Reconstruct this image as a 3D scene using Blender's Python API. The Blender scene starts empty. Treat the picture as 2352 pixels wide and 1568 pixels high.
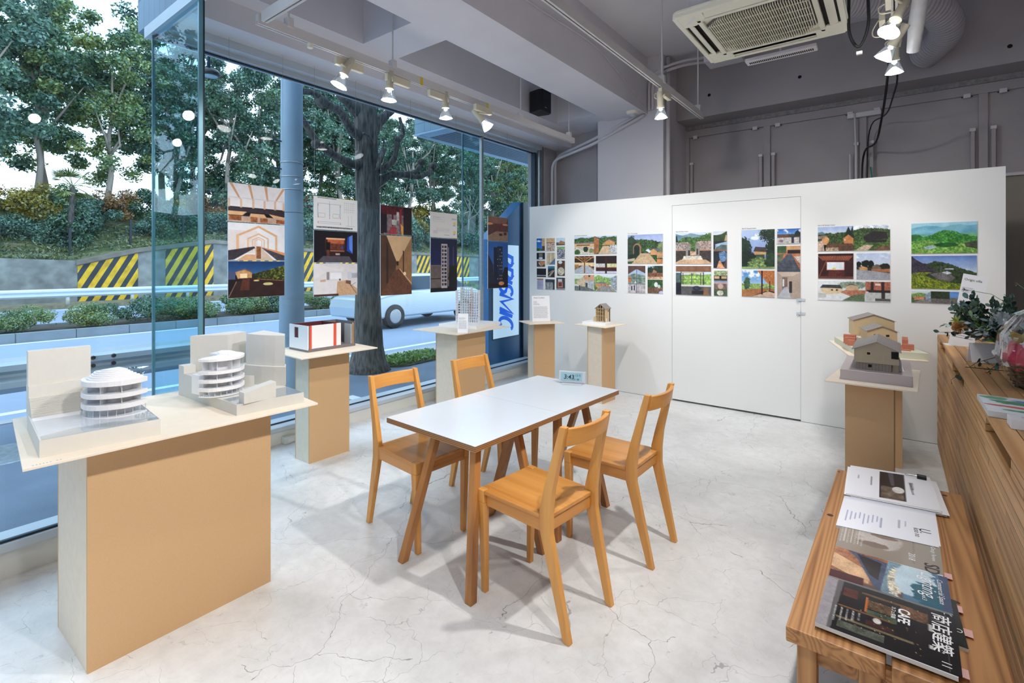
import bpy, bmesh, math, random
import numpy as np
from mathutils import Vector, Matrix
PI = math.pi
R = math.radians
SC = bpy.context.scene
COL = SC.collection
rng = random.Random(7)

# ------------------------------------------------------------ colours, materials
def lin(c):
    return tuple((v / 255 / 12.92) if v / 255 <= 0.04045 else ((v / 255 + 0.055) / 1.055) ** 2.4 for v in c)

def new_mat(name):
    m = bpy.data.materials.new(name); m.use_nodes = True
    nt = m.node_tree; nt.nodes.clear()
    out = nt.nodes.new('ShaderNodeOutputMaterial')
    return m, nt, out

def node(nt, kind, **kw):
    n = nt.nodes.new(kind)
    for k, v in kw.items():
        if k in n.inputs: n.inputs[k].default_value = v
        else: setattr(n, k, v)
    return n

def plain(name, rgb, rough=0.6, metal=0.0, var=0.06, scale=6.0, bump=0.0, bscale=60.0, spec=0.5, stretch=(1, 1, 1), alpha=1.0, trans=0.0):
    m, nt, out = new_mat(name)
    b = node(nt, 'ShaderNodeBsdfPrincipled', Roughness=rough, Metallic=metal)
    b.inputs['Specular IOR Level'].default_value = spec
    b.inputs['Alpha'].default_value = alpha
    c = lin(rgb)
    tc = node(nt, 'ShaderNodeTexCoord')
    mp = node(nt, 'ShaderNodeMapping'); mp.inputs['Scale'].default_value = stretch
    nt.links.new(tc.outputs['Object'], mp.inputs[0])
    if var > 0:
        n = node(nt, 'ShaderNodeTexNoise', Scale=scale, Detail=4.0)
        nt.links.new(mp.outputs[0], n.inputs['Vector'])
        r = node(nt, 'ShaderNodeValToRGB')
        r.color_ramp.elements[0].position = 0.25; r.color_ramp.elements[1].position = 0.75
        r.color_ramp.elements[0].color = tuple(max(0, v * (1 - var)) for v in c) + (1,)
        r.color_ramp.elements[1].color = tuple(min(1, v * (1 + var)) for v in c) + (1,)
        nt.links.new(n.outputs[0], r.inputs[0]); nt.links.new(r.outputs[0], b.inputs['Base Color'])
    else:
        b.inputs['Base Color'].default_value = c + (1,)
    if bump > 0:
        n2 = node(nt, 'ShaderNodeTexNoise', Scale=bscale, Detail=3.0)
        nt.links.new(mp.outputs[0], n2.inputs['Vector'])
        bp = node(nt, 'ShaderNodeBump', Strength=bump, Distance=0.01)
        nt.links.new(n2.outputs[0], bp.inputs['Height']); nt.links.new(bp.outputs[0], b.inputs['Normal'])
    nt.links.new(b.outputs[0], out.inputs[0])
    return m

def wood(name, light, dark, axis='y', rough=0.4, scale=1.0, spec=0.5, island=0.0, rings=0.5):
    m, nt, out = new_mat(name)
    b = node(nt, 'ShaderNodeBsdfPrincipled', Roughness=rough)
    b.inputs['Specular IOR Level'].default_value = spec
    tc = node(nt, 'ShaderNodeTexCoord'); mp = node(nt, 'ShaderNodeMapping')
    s = {'x': (.7, 26, 26), 'y': (26, .7, 26), 'z': (26, 26, .7)}[axis]
    mp.inputs['Scale'].default_value = tuple(v * scale for v in s)
    geo = node(nt, 'ShaderNodeNewGeometry')
    vm = node(nt, 'ShaderNodeVectorMath', operation='ADD')
    cmb = node(nt, 'ShaderNodeCombineXYZ')
    mu = node(nt, 'ShaderNodeMath', operation='MULTIPLY'); mu.inputs[1].default_value = 37.0 if island else 0.0
    nt.links.new(geo.outputs['Random Per Island'], mu.inputs[0])
    for i in range(3): nt.links.new(mu.outputs[0], cmb.inputs[i])
    nt.links.new(tc.outputs['Object'], mp.inputs[0]); nt.links.new(mp.outputs[0], vm.inputs[0]); nt.links.new(cmb.outputs[0], vm.inputs[1])
    n = node(nt, 'ShaderNodeTexNoise', Scale=1.0, Detail=5.0, Distortion=0.6)
    nt.links.new(vm.outputs[0], n.inputs['Vector'])
    n3 = node(nt, 'ShaderNodeTexNoise', Scale=0.18, Detail=2.0, Distortion=0.3)
    nt.links.new(vm.outputs[0], n3.inputs['Vector'])
    mul = node(nt, 'ShaderNodeMath', operation='MULTIPLY'); mul.inputs[1].default_value = 11.0 * rings
    fr = node(nt, 'ShaderNodeMath', operation='PINGPONG'); fr.inputs[1].default_value = 0.5
    nt.links.new(n3.outputs[0], mul.inputs[0]); nt.links.new(mul.outputs[0], fr.inputs[0])
    ad = node(nt, 'ShaderNodeMath', operation='ADD'); nt.links.new(n.outputs[0], ad.inputs[0]); nt.links.new(fr.outputs[0], ad.inputs[1])
    r = node(nt, 'ShaderNodeValToRGB')
    r.color_ramp.elements[0].position = 0.38; r.color_ramp.elements[1].position = 0.95
    r.color_ramp.elements[0].color = lin(dark) + (1,); r.color_ramp.elements[1].color = lin(light) + (1,)
    nt.links.new(ad.outputs[0], r.inputs[0])
    hsv = node(nt, 'ShaderNodeHueSaturation')
    if island:
        mr = node(nt, 'ShaderNodeMapRange'); mr.inputs[3].default_value = 1 - island; mr.inputs[4].default_value = 1 + island
        nt.links.new(geo.outputs['Random Per Island'], mr.inputs[0]); nt.links.new(mr.outputs[0], hsv.inputs['Value'])
    nt.links.new(r.outputs[0], hsv.inputs['Color']); nt.links.new(hsv.outputs[0], b.inputs['Base Color'])
    nt.links.new(b.outputs[0], out.inputs[0])
    return m

def glass_mat(name, tint, refl=1.0, base=0.022):
    m, nt, out = new_mat(name)
    t = node(nt, 'ShaderNodeBsdfTransparent'); t.inputs[0].default_value = tuple(tint) + (1,)
    g = node(nt, 'ShaderNodeBsdfGlossy'); g.inputs['Roughness'].default_value = 0.0; g.inputs['Color'].default_value = (0.95, 0.98, 1, 1)
    lw = node(nt, 'ShaderNodeLayerWeight', Blend=0.5)
    p = node(nt, 'ShaderNodeMath', operation='POWER'); p.inputs[1].default_value = 5.0
    nt.links.new(lw.outputs['Facing'], p.inputs[0])
    ma = node(nt, 'ShaderNodeMath', operation='MULTIPLY_ADD'); ma.inputs[1].default_value = 0.9 * refl; ma.inputs[2].default_value = base * refl
    nt.links.new(p.outputs[0], ma.inputs[0])
    mx = node(nt, 'ShaderNodeMixShader'); nt.links.new(ma.outputs[0], mx.inputs[0])
    nt.links.new(t.outputs[0], mx.inputs[1]); nt.links.new(g.outputs[0], mx.inputs[2]); nt.links.new(mx.outputs[0], out.inputs[0])
    return m

def emit(name, rgb, strength):
    m, nt, out = new_mat(name)
    e = node(nt, 'ShaderNodeEmission', Strength=strength); e.inputs[0].default_value = tuple(rgb) + (1,)
    nt.links.new(e.outputs[0], out.inputs[0]); return m

def leafmat(name, c1, c2, c3, scale=1.2):
    m, nt, out = new_mat(name)
    d = node(nt, 'ShaderNodeBsdfDiffuse'); tr = node(nt, 'ShaderNodeBsdfTranslucent')
    gl = node(nt, 'ShaderNodeBsdfGlossy', Roughness=0.35); gl.inputs[0].default_value = (0.6, 0.75, 0.8, 1)
    tc = node(nt, 'ShaderNodeTexCoord'); n = node(nt, 'ShaderNodeTexNoise', Scale=scale, Detail=3.0)
    nt.links.new(tc.outputs['Object'], n.inputs['Vector'])
    geo = node(nt, 'ShaderNodeNewGeometry')
    a = node(nt, 'ShaderNodeMath', operation='MULTIPLY_ADD'); a.inputs[1].default_value = 0.55; nt.links.new(geo.outputs['Random Per Island'], a.inputs[0])
    s = node(nt, 'ShaderNodeMath', operation='SUBTRACT'); s.inputs[1].default_value = 0.27; nt.links.new(n.outputs[0], s.inputs[0]); nt.links.new(s.outputs[0], a.inputs[2])
    r = node(nt, 'ShaderNodeValToRGB'); r.color_ramp.elements[0].position = 0.2; r.color_ramp.elements[1].position = 0.85
    r.color_ramp.elements[0].color = lin(c1) + (1,); r.color_ramp.elements[1].color = lin(c3) + (1,)
    e = r.color_ramp.elements.new(0.5); e.color = lin(c2) + (1,)
    nt.links.new(a.outputs[0], r.inputs[0])
    nt.links.new(r.outputs[0], d.inputs[0]); nt.links.new(r.outputs[0], tr.inputs[0])
    m1 = node(nt, 'ShaderNodeMixShader'); m1.inputs[0].default_value = 0.35
    nt.links.new(d.outputs[0], m1.inputs[1]); nt.links.new(tr.outputs[0], m1.inputs[2])
    m2 = node(nt, 'ShaderNodeMixShader'); m2.inputs[0].default_value = 0.1
    nt.links.new(m1.outputs[0], m2.inputs[1]); nt.links.new(gl.outputs[0], m2.inputs[2]); nt.links.new(m2.outputs[0], out.inputs[0])
    return m

def stripes_mat(name, a, b, period, angle, rough=0.7):
    m, nt, out = new_mat(name)
    bs = node(nt, 'ShaderNodeBsdfPrincipled', Roughness=rough)
    tc = node(nt, 'ShaderNodeTexCoord'); sp = node(nt, 'ShaderNodeSeparateXYZ'); nt.links.new(tc.outputs['Object'], sp.inputs[0])
    my = node(nt, 'ShaderNodeMath', operation='MULTIPLY_ADD'); my.inputs[1].default_value = -math.tan(angle)
    nt.links.new(sp.outputs['Z'], my.inputs[0]); nt.links.new(sp.outputs['Y'], my.inputs[2])
    dv = node(nt, 'ShaderNodeMath', operation='DIVIDE'); dv.inputs[1].default_value = period; nt.links.new(my.outputs[0], dv.inputs[0])
    fr = node(nt, 'ShaderNodeMath', operation='FRACT'); nt.links.new(dv.outputs[0], fr.inputs[0])
    gt = node(nt, 'ShaderNodeMath', operation='GREATER_THAN'); gt.inputs[1].default_value = 0.48; nt.links.new(fr.outputs[0], gt.inputs[0])
    n = node(nt, 'ShaderNodeTexNoise', Scale=3.0, Detail=8.0); nt.links.new(tc.outputs['Object'], n.inputs['Vector'])
    r = node(nt, 'ShaderNodeValToRGB'); r.color_ramp.elements[0].position = 0.35; r.color_ramp.elements[1].position = 0.55
    nt.links.new(n.outputs[0], r.inputs[0])
    m1 = node(nt, 'ShaderNodeMixRGB'); m1.inputs[1].default_value = lin(a) + (1,); m1.inputs[2].default_value = lin(b) + (1,)
    nt.links.new(gt.outputs[0], m1.inputs[0])
    m2 = node(nt, 'ShaderNodeMixRGB', blend_type='MULTIPLY'); m2.inputs[0].default_value = 0.35
    nt.links.new(m1.outputs[0], m2.inputs[1]); nt.links.new(r.outputs[0], m2.inputs[2])
    nt.links.new(m2.outputs[0], bs.inputs['Base Color']); nt.links.new(bs.outputs[0], out.inputs[0])
    return m

def lines_mat(name, base, line, axis, period, width, rough=0.6, off2=None, bump=0.0, metal=0.0):
    """flat colour crossed by thin lines every `period` metres along an axis (optionally a second axis with its own period)"""
    m, nt, out = new_mat(name)
    bs = node(nt, 'ShaderNodeBsdfPrincipled', Roughness=rough, Metallic=metal)
    tc = node(nt, 'ShaderNodeTexCoord'); sp = node(nt, 'ShaderNodeSeparateXYZ'); nt.links.new(tc.outputs['Object'], sp.inputs[0])
    def band(ax, per, w):
        dv = node(nt, 'ShaderNodeMath', operation='DIVIDE'); dv.inputs[1].default_value = per; nt.links.new(sp.outputs[ax], dv.inputs[0])
        fr = node(nt, 'ShaderNodeMath', operation='FRACT'); nt.links.new(dv.outputs[0], fr.inputs[0])
        lt = node(nt, 'ShaderNodeMath', operation='LESS_THAN'); lt.inputs[1].default_value = w / per; nt.links.new(fr.outputs[0], lt.inputs[0]); return lt
    l = band(axis, period, width)
    if off2:
        l2 = band(*off2); mxm = node(nt, 'ShaderNodeMath', operation='MAXIMUM'); nt.links.new(l.outputs[0], mxm.inputs[0]); nt.links.new(l2.outputs[0], mxm.inputs[1]); l = mxm
    m1 = node(nt, 'ShaderNodeMixRGB'); m1.inputs[1].default_value = lin(base) + (1,); m1.inputs[2].default_value = lin(line) + (1,)
    nt.links.new(l.outputs[0], m1.inputs[0])
    n = node(nt, 'ShaderNodeTexNoise', Scale=2.5, Detail=5.0); nt.links.new(tc.outputs['Object'], n.inputs['Vector'])
    m2 = node(nt, 'ShaderNodeMixRGB', blend_type='OVERLAY'); m2.inputs[0].default_value = 0.25
    nt.links.new(m1.outputs[0], m2.inputs[1]); nt.links.new(n.outputs[0], m2.inputs[2])
    nt.links.new(m2.outputs[0], bs.inputs['Base Color']); nt.links.new(bs.outputs[0], out.inputs[0])
    return m

def floor_mat():
    m, nt, out = new_mat('polished_concrete')
    b = node(nt, 'ShaderNodeBsdfPrincipled'); b.inputs['Specular IOR Level'].default_value = 0.45
    tc = node(nt, 'ShaderNodeTexCoord')
    n1 = node(nt, 'ShaderNodeTexNoise', Scale=1.1, Detail=6.0, Distortion=0.8); nt.links.new(tc.outputs['Object'], n1.inputs['Vector'])
    n2 = node(nt, 'ShaderNodeTexNoise', Scale=14.0, Detail=8.0, Roughness=0.7); nt.links.new(tc.outputs['Object'], n2.inputs['Vector'])
    r1 = node(nt, 'ShaderNodeValToRGB'); r1.color_ramp.elements[0].position = 0.3; r1.color_ramp.elements[1].position = 0.62
    r1.color_ramp.elements[0].color = lin((198, 198, 196)) + (1,); r1.color_ramp.elements[1].color = lin((224, 224, 223)) + (1,)
    nt.links.new(n1.outputs[0], r1.inputs[0])
    r2 = node(nt, 'ShaderNodeValToRGB'); r2.color_ramp.elements[0].position = 0.3; r2.color_ramp.elements[1].position = 0.6
    r2.color_ramp.elements[0].color = (0.62, 0.61, 0.58, 1); r2.color_ramp.elements[1].color = (1, 1, 1, 1)
    nt.links.new(n2.outputs[0], r2.inputs[0])
    mx = node(nt, 'ShaderNodeMixRGB', blend_type='MULTIPLY'); mx.inputs[0].default_value = 0.32
    nt.links.new(r1.outputs[0], mx.inputs[1]); nt.links.new(r2.outputs[0], mx.inputs[2])
    # dark stains
    n5 = node(nt, 'ShaderNodeTexNoise', Scale=13.0, Detail=6.0, Roughness=0.62); nt.links.new(tc.outputs['Object'], n5.inputs['Vector'])
    r5 = node(nt, 'ShaderNodeValToRGB'); r5.color_ramp.elements[0].position = 0.30; r5.color_ramp.elements[1].position = 0.36
    r5.color_ramp.elements[0].color = (0.55, 0.55, 0.53, 1); r5.color_ramp.elements[1].color = (1, 1, 1, 1)
    nt.links.new(n5.outputs[0], r5.inputs[0])
    mx5 = node(nt, 'ShaderNodeMixRGB', blend_type='MULTIPLY'); mx5.inputs[0].default_value = 0.55
    nt.links.new(mx.outputs[0], mx5.inputs[1]); nt.links.new(r5.outputs[0], mx5.inputs[2])
    # hairline cracks
    nd = node(nt, 'ShaderNodeTexNoise', Scale=3.2, Detail=4.0, Roughness=0.55); nt.links.new(tc.outputs['Object'], nd.inputs['Vector'])
    vs = node(nt, 'ShaderNodeVectorMath', operation='MULTIPLY_ADD'); vs.inputs[1].default_value = (0.30, 0.30, 0)
    nt.links.new(nd.outputs['Color'], vs.inputs[0]); nt.links.new(tc.outputs['Object'], vs.inputs[2])
    prev = mx5
    for sc, w, k in ((1.15, 0.0016, 0.70), (3.1, 0.0011, 0.52), (7.5, 0.0008, 0.22)):
        v = node(nt, 'ShaderNodeTexVoronoi', Scale=sc, feature='DISTANCE_TO_EDGE'); nt.links.new(vs.outputs[0], v.inputs['Vector'])
        lt = node(nt, 'ShaderNodeMath', operation='LESS_THAN'); lt.inputs[1].default_value = w * sc * 0.6; nt.links.new(v.outputs['Distance'], lt.inputs[0])
        gk = node(nt, 'ShaderNodeTexNoise', Scale=0.9 * sc, Detail=2.0); nt.links.new(tc.outputs['Object'], gk.inputs['Vector'])
        gg = node(nt, 'ShaderNodeMath', operation='GREATER_THAN'); gg.inputs[1].default_value = 0.47; nt.links.new(gk.outputs[0], gg.inputs[0])
        mm = node(nt, 'ShaderNodeMath', operation='MULTIPLY'); nt.links.new(lt.outputs[0], mm.inputs[0]); nt.links.new(gg.outputs[0], mm.inputs[1])
        mk = node(nt, 'ShaderNodeMath', operation='MULTIPLY'); mk.inputs[1].default_value = k; nt.links.new(mm.outputs[0], mk.inputs[0])
        mc = node(nt, 'ShaderNodeMixRGB'); mc.inputs[2].default_value = lin((105, 103, 98)) + (1,)
        nt.links.new(mk.outputs[0], mc.inputs[0]); nt.links.new(prev.outputs[0], mc.inputs[1]); prev = mc
    nt.links.new(prev.outputs[0], b.inputs['Base Color'])
    rr = node(nt, 'ShaderNodeMapRange'); rr.inputs[3].default_value = 0.22; rr.inputs[4].default_value = 0.48
    nt.links.new(n1.outputs[0], rr.inputs[0]); nt.links.new(rr.outputs[0], b.inputs['Roughness'])
    nt.links.new(b.outputs[0], out.inputs[0])
    return m

def picture_mat(name='printed_photograph', rough=0.38):
    m, nt, out = new_mat(name)
    b = node(nt, 'ShaderNodeBsdfPrincipled', Roughness=rough); b.inputs['Specular IOR Level'].default_value = 0.35 if rough > .3 else .6
    a = node(nt, 'ShaderNodeVertexColor'); a.layer_name = 'print'
    nt.links.new(a.outputs[0], b.inputs['Base Color']); nt.links.new(b.outputs[0], out.inputs[0])
    return m

M = {}
M['floor'] = floor_mat()
M['print'] = picture_mat()
M['paint'] = plain('grey_painted_concrete', (170, 164, 166), 0.75, var=0.10, scale=1.6, bump=0.25, bscale=14)
M['paintlt'] = plain('light_painted_plaster', (214, 210, 214), 0.8, var=0.05, scale=1.5, bump=0.15, bscale=10)
M['beam'] = plain('painted_beam_plaster', (222, 219, 224), 0.8, var=0.07, scale=1.2, bump=0.3, bscale=9)
M['wallwhite'] = plain('white_partition_paint', (232, 232, 230), 0.6, var=0.015, scale=1.0)
M['gap'] = plain('dark_gap', (25, 22, 20), 0.9, var=0)
M['steel'] = plain('brushed_steel', (170, 175, 178), 0.3, 0.9, var=0.08, scale=4, stretch=(1, 1, 12))
M['darkframe'] = plain('dark_window_frame', (48, 62, 74), 0.45, 0.5, var=0.05)
M['whiteframe'] = plain('pale_aluminium_frame', (196, 204, 212), 0.4, 0.3, var=0.04)
M['skirt'] = plain('white_skirting_tile', (222, 222, 216), 0.45, var=0.04, scale=3)
M['glass'] = glass_mat('window_glass', (0.935, 0.975, 0.985))
M['glasst'] = glass_mat('teal_glass', (0.74, 0.90, 0.93))
M['gedge'] = plain('glass_edge', (96, 146, 162), 0.25, 0.2, var=0.1, scale=3)
M['mdf'] = plain('mdf_board', (200, 163, 120), 0.62, var=0.03, scale=160)
M['mdflt'] = plain('pale_mdf_side', (214, 202, 184), 0.6, var=0.04, scale=30)
M['mdftop'] = plain('pale_mdf_top', (234, 220, 200), 0.5, var=0.03, scale=20)
M['oak'] = wood('honey_beech', (214, 154, 80), (182, 118, 52), 'z', 0.35, 0.8, rings=0.25)
M['oaky'] = wood('honey_beech_seat', (214, 152, 80), (186, 122, 56), 'y', 0.28, 0.8, rings=0.3)
M['oakx'] = wood('honey_beech_rail', (214, 152, 78), (182, 118, 52), 'x', 0.35, 0.8, rings=0.25)
M['legwood'] = wood('brown_beech_leg', (176, 120, 66), (134, 84, 42), 'z', 0.4, 0.8, rings=0.3)
M['ply'] = lines_mat('plywood_edge', (172, 126, 78), (104, 68, 40), 'Z', 0.0085, 0.0042, 0.5)
M['laminate'] = plain('white_laminate', (218, 223, 228), 0.22, var=0.01)
M['counter'] = wood('stacked_timber', (206, 160, 108), (166, 118, 70), 'y', 0.55, 1.0, island=0.16, rings=0.5)
M['countx'] = wood('timber_end_boards', (184, 140, 92), (130, 90, 52), 'x', 0.55, 1.0, island=0.14, rings=0.8)
M['benchw'] = wood('orange_pine', (190, 138, 86), (140, 92, 50), 'y', 0.42, 1.05, rings=3.0)
M['benchl'] = wood('pine_leg', (196, 146, 94), (156, 106, 60), 'z', 0.5, 0.7, rings=2)
M['card'] = plain('white_model_card', (236, 236, 238), 0.6, var=0.01)
M['greycard'] = plain('grey_model_card', (204, 202, 196), 0.6, var=0.02, scale=30)
M['creamcard'] = plain('cream_model_card', (222, 219, 211), 0.6, var=0.02, scale=30)
M['acrylic'] = glass_mat('clear_acrylic', (0.93, 0.95, 0.97), 1.3, 0.05)
M['kraft'] = plain('kraft_model_board', (208, 184, 142), 0.65, var=0.03, scale=30)
M['kraftd'] = plain('grey_brown_model_board', (178, 164, 142), 0.65, var=0.04, scale=30)
M['brickm'] = plain('brick_print', (190, 118, 92), 0.8, var=0.25, scale=180)
M['stonem'] = lines_mat('stone_print', (158, 146, 134), (104, 92, 84), 'Z', 0.009, 0.0015, 0.8, ('X', 0.016, 0.0015))
M['tilem'] = lines_mat('roof_print', (158, 152, 148), (118, 112, 110), 'X', 0.006, 0.0015, 0.8)
M['redm'] = plain('red_model_strip', (222, 84, 60), 0.5, var=0.02)
M['maroon'] = plain('maroon_lining', (92, 34, 40), 0.6, var=0.1)
M['foam'] = plain('dark_grey_foam', (118, 112, 114), 0.7, var=0.03)
M['black'] = plain('black_plastic', (16, 16, 18), 0.4, var=0)
M['blackrub'] = plain('black_cable', (20, 20, 22), 0.55, var=0)
M['beige'] = plain('beige_lamp_body', (222, 214, 190), 0.45, var=0.02)
M['acpanel'] = plain('ivory_plastic', (240, 235, 216), 0.4, var=0.02)
M['trackw'] = plain('grey_white_track', (214, 210, 208), 0.4, var=0.02)
M['bulb'] = emit('bulb_face', (1.0, 0.97, 0.93), 14.0)
M['bulbg'] = glass_mat('bulb_glass', (0.80, 0.84, 0.88), 2.0, 0.12)
M['duct'] = lines_mat('ribbed_duct', (186, 186, 190), (128, 128, 134), 'X', 0.03, 0.008, 0.5)
M['whitepl'] = plain('white_wrapped_pipe', (214, 214, 216), 0.5, var=0.05, scale=20, bump=0.4, bscale=25)
M['paper'] = plain('white_paper', (240, 241, 244), 0.6, var=0.005)
M['pages'] = lines_mat('page_edges', (225, 224, 220), (180, 180, 178), 'Z', 0.0012, 0.0004, 0.8)
M['ink'] = plain('dark_ink', (30, 34, 52), 0.7, var=0)
M['inkwhite'] = plain('white_ink', (240, 240, 240), 0.5, var=0)
M['inkgrey'] = plain('grey_ink', (70, 66, 66), 0.6, var=0)
M['gloss'] = picture_mat('glossy_cover', .16)
M['prismblue'] = plain('sign_blue', (20, 110, 226), 0.45, var=0)
M['totem'] = plain('navy_steel', (44, 112, 164), 0.4, 0.0, var=0.12, scale=3)
M['totemd'] = plain('dark_navy_steel', (14, 46, 68), 0.4, 0.0, var=0.08, scale=3)
M['signface'] = plain('pale_blue_sign_face', (206, 230, 246), 0.4, var=0.01)
for k_, c_, e_ in (('signface', (196, 226, 250), .62), ('prismblue', (10, 96, 226), .55)):
    b_ = [n for n in M[k_].node_tree.nodes if n.type == 'BSDF_PRINCIPLED'][0]; b_.inputs['Emission Color'].default_value = lin(c_) + (1,); b_.inputs['Emission Strength'].default_value = e_
M['lcd'] = plain('lcd_screen', (150, 186, 198), 0.25, var=0.03)
M['lcdink'] = plain('lcd_digits', (30, 46, 58), 0.4, var=0)
M['silver'] = plain('silver_plastic', (206, 212, 218), 0.3, 0.3, var=0.02)
M['pinktag'] = plain('pink_tag', (222, 176, 172), 0.6, var=0)
M['yellow'] = plain('yellow_tape', (224, 196, 40), 0.5, var=0)
M['thread'] = plain('steel_wire', (150, 150, 154), 0.4, 0.4, var=0)
# ------------------------------------------------------------ mesh helpers
class MB:
    def __init__(s): s.v = []; s.f = []
    def add(s, vs, fs):
        o = len(s.v); s.v += [tuple(p) for p in vs]; s.f += [tuple(i + o for i in f) for f in fs]; return s
    def box(s, x0, x1, y0, y1, z0, z1):
        return s.add([(x0, y0, z0), (x1, y0, z0), (x1, y1, z0), (x0, y1, z0), (x0, y0, z1), (x1, y0, z1), (x1, y1, z1), (x0, y1, z1)],
                     [(0, 3, 2, 1), (4, 5, 6, 7), (0, 1, 5, 4), (1, 2, 6, 5), (2, 3, 7, 6), (3, 0, 4, 7)])
    def obox(s, c, size, mat):
        hx, hy, hz = (v / 2 for v in size)
        P = [Vector(p) for p in ((-hx, -hy, -hz), (hx, -hy, -hz), (hx, hy, -hz), (-hx, hy, -hz), (-hx, -hy, hz), (hx, -hy, hz), (hx, hy, hz), (-hx, hy, hz))]
        return s.add([mat @ p + Vector(c) for p in P], [(0, 3, 2, 1), (4, 5, 6, 7), (0, 1, 5, 4), (1, 2, 6, 5), (2, 3, 7, 6), (3, 0, 4, 7)])
    def hexa(s, low, high):
        """eight-cornered solid between two quads"""
        return s.add(list(low) + list(high), [(3, 2, 1, 0), (4, 5, 6, 7), (0, 1, 5, 4), (1, 2, 6, 5), (2, 3, 7, 6), (3, 0, 4, 7)])
    def prism(s, poly, z0, z1, f=None):
        """poly of (a, b); f maps (a, b, c) to xyz"""
        f = f or (lambda a, b, c: (a, b, c)); n = len(poly)
        return s.add([f(a, b, z0) for a, b in poly] + [f(a, b, z1) for a, b in poly],
                     [tuple(range(n - 1, -1, -1)), tuple(range(n, 2 * n))] + [(i, (i + 1) % n, n + (i + 1) % n, n + i) for i in range(n)])
    def tube(s, pts, rad, n=8, caps=True):
        pts = [Vector(p) for p in pts]; k = len(pts)
        rs = rad if isinstance(rad, (list, tuple)) else [rad] * k
        d0 = (pts[1] - pts[0]).normalized()
        up = Vector((0, 0, 1)) if abs(d0.z) < 0.9 else Vector((1, 0, 0))
        a = d0.cross(up).normalized(); vs = []
        for i, p in enumerate(pts):
            d = (pts[min(i + 1, k - 1)] - pts[max(i - 1, 0)])
            d = d.normalized() if d.length > 1e-9 else d0
            a = (a - d * a.dot(d)); a = a.normalized() if a.length > 1e-6 else d.orthogonal().normalized()
            b = d.cross(a)
            for j in range(n):
                t = 2 * PI * j / n; vs.append(p + (a * math.cos(t) + b * math.sin(t)) * rs[i])
        fs = [(i * n + j, i * n + (j + 1) % n, (i + 1) * n + (j + 1) % n, (i + 1) * n + j) for i in range(k - 1) for j in range(n)]
        if caps: fs += [tuple(range(n - 1, -1, -1)), tuple((k - 1) * n + j for j in range(n))]
        return s.add(vs, fs)
    def lathe(s, prof, c=(0, 0, 0), n=24, mat=None, a0=0, a1=2 * PI):
        full = abs(a1 - a0 - 2 * PI) < 1e-6; m = n if full else n + 1; vs = []
        for r, z in prof:
            for j in range(m):
                t = a0 + (a1 - a0) * j / n; p = Vector((r * math.cos(t), r * math.sin(t), z))
                if mat: p = mat @ p
                vs.append(p + Vector(c))
        fs = []
        for i in range(len(prof) - 1):
            for j in range(n):
                j2 = (j + 1) % m; fs.append((i * m + j, i * m + j2, (i + 1) * m + j2, (i + 1) * m + j))
        return s.add(vs, fs)
    def xf(s, mat): s.v = [tuple(mat @ Vector(p)) for p in s.v]; return s
    def mesh(s, name, mat, smooth=False):
        me = bpy.data.meshes.new(name); me.from_pydata(s.v, [], s.f); me.validate(); me.update()
        bm = bmesh.new(); bm.from_mesh(me); bmesh.ops.recalc_face_normals(bm, faces=bm.faces); bm.to_mesh(me); bm.free()
        if mat: me.materials.append(mat)
        if smooth: me.polygons.foreach_set('use_smooth', [True] * len(me.polygons))
        return me
    def build(s, name, mat, parent=None, smooth=False, bevel=0.0, world=False, auto=False):
        if world and parent is not None:
            inv = parent.matrix_basis.inverted(); s.v = [tuple(inv @ Vector(p)) for p in s.v]
        o = bpy.data.objects.new(name, s.mesh(name, mat, smooth)); COL.objects.link(o)
        if parent is not None: o.parent = parent
        if bevel > 0:
            b = o.modifiers.new('bevel', 'BEVEL'); b.width = bevel; b.segments = 2; b.limit_method = 'ANGLE'; b.angle_limit = R(40)
        return o

def thing(name, label, cat, loc=(0, 0, 0), rotz=0.0, group=None):
    o = bpy.data.objects.new(name, None); COL.objects.link(o); o.empty_display_size = 0.1
    o.matrix_basis = Matrix.Translation(loc) @ Matrix.Rotation(rotz, 4, 'Z')
    o['label'] = label; o['category'] = cat
    if group: o['group'] = group
    return o

def tag(o, label, cat, group=None, kind=None):
    o['label'] = label; o['category'] = cat
    if group: o['group'] = group
    if kind: o['kind'] = kind
    return o

def struct(name, mb, mat, label=None, **kw):
    o = mb.build(name, mat, **kw); o['kind'] = 'structure'
    if label: o['label'] = label
    return o

def dup(root, loc, rotz, label, group=None, **props):
    """copy a thing with its parts and their sub-parts"""
    r = root.copy(); COL.objects.link(r)
    r.matrix_basis = Matrix.Translation(loc) @ Matrix.Rotation(rotz, 4, 'Z')
    r['label'] = label
    if group: r['group'] = group
    for ch in list(root.children):
        c = ch.copy(); COL.objects.link(c); c.parent = r
        for g in ch.children:
            d = g.copy(); COL.objects.link(d); d.parent = c
    return r

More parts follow.
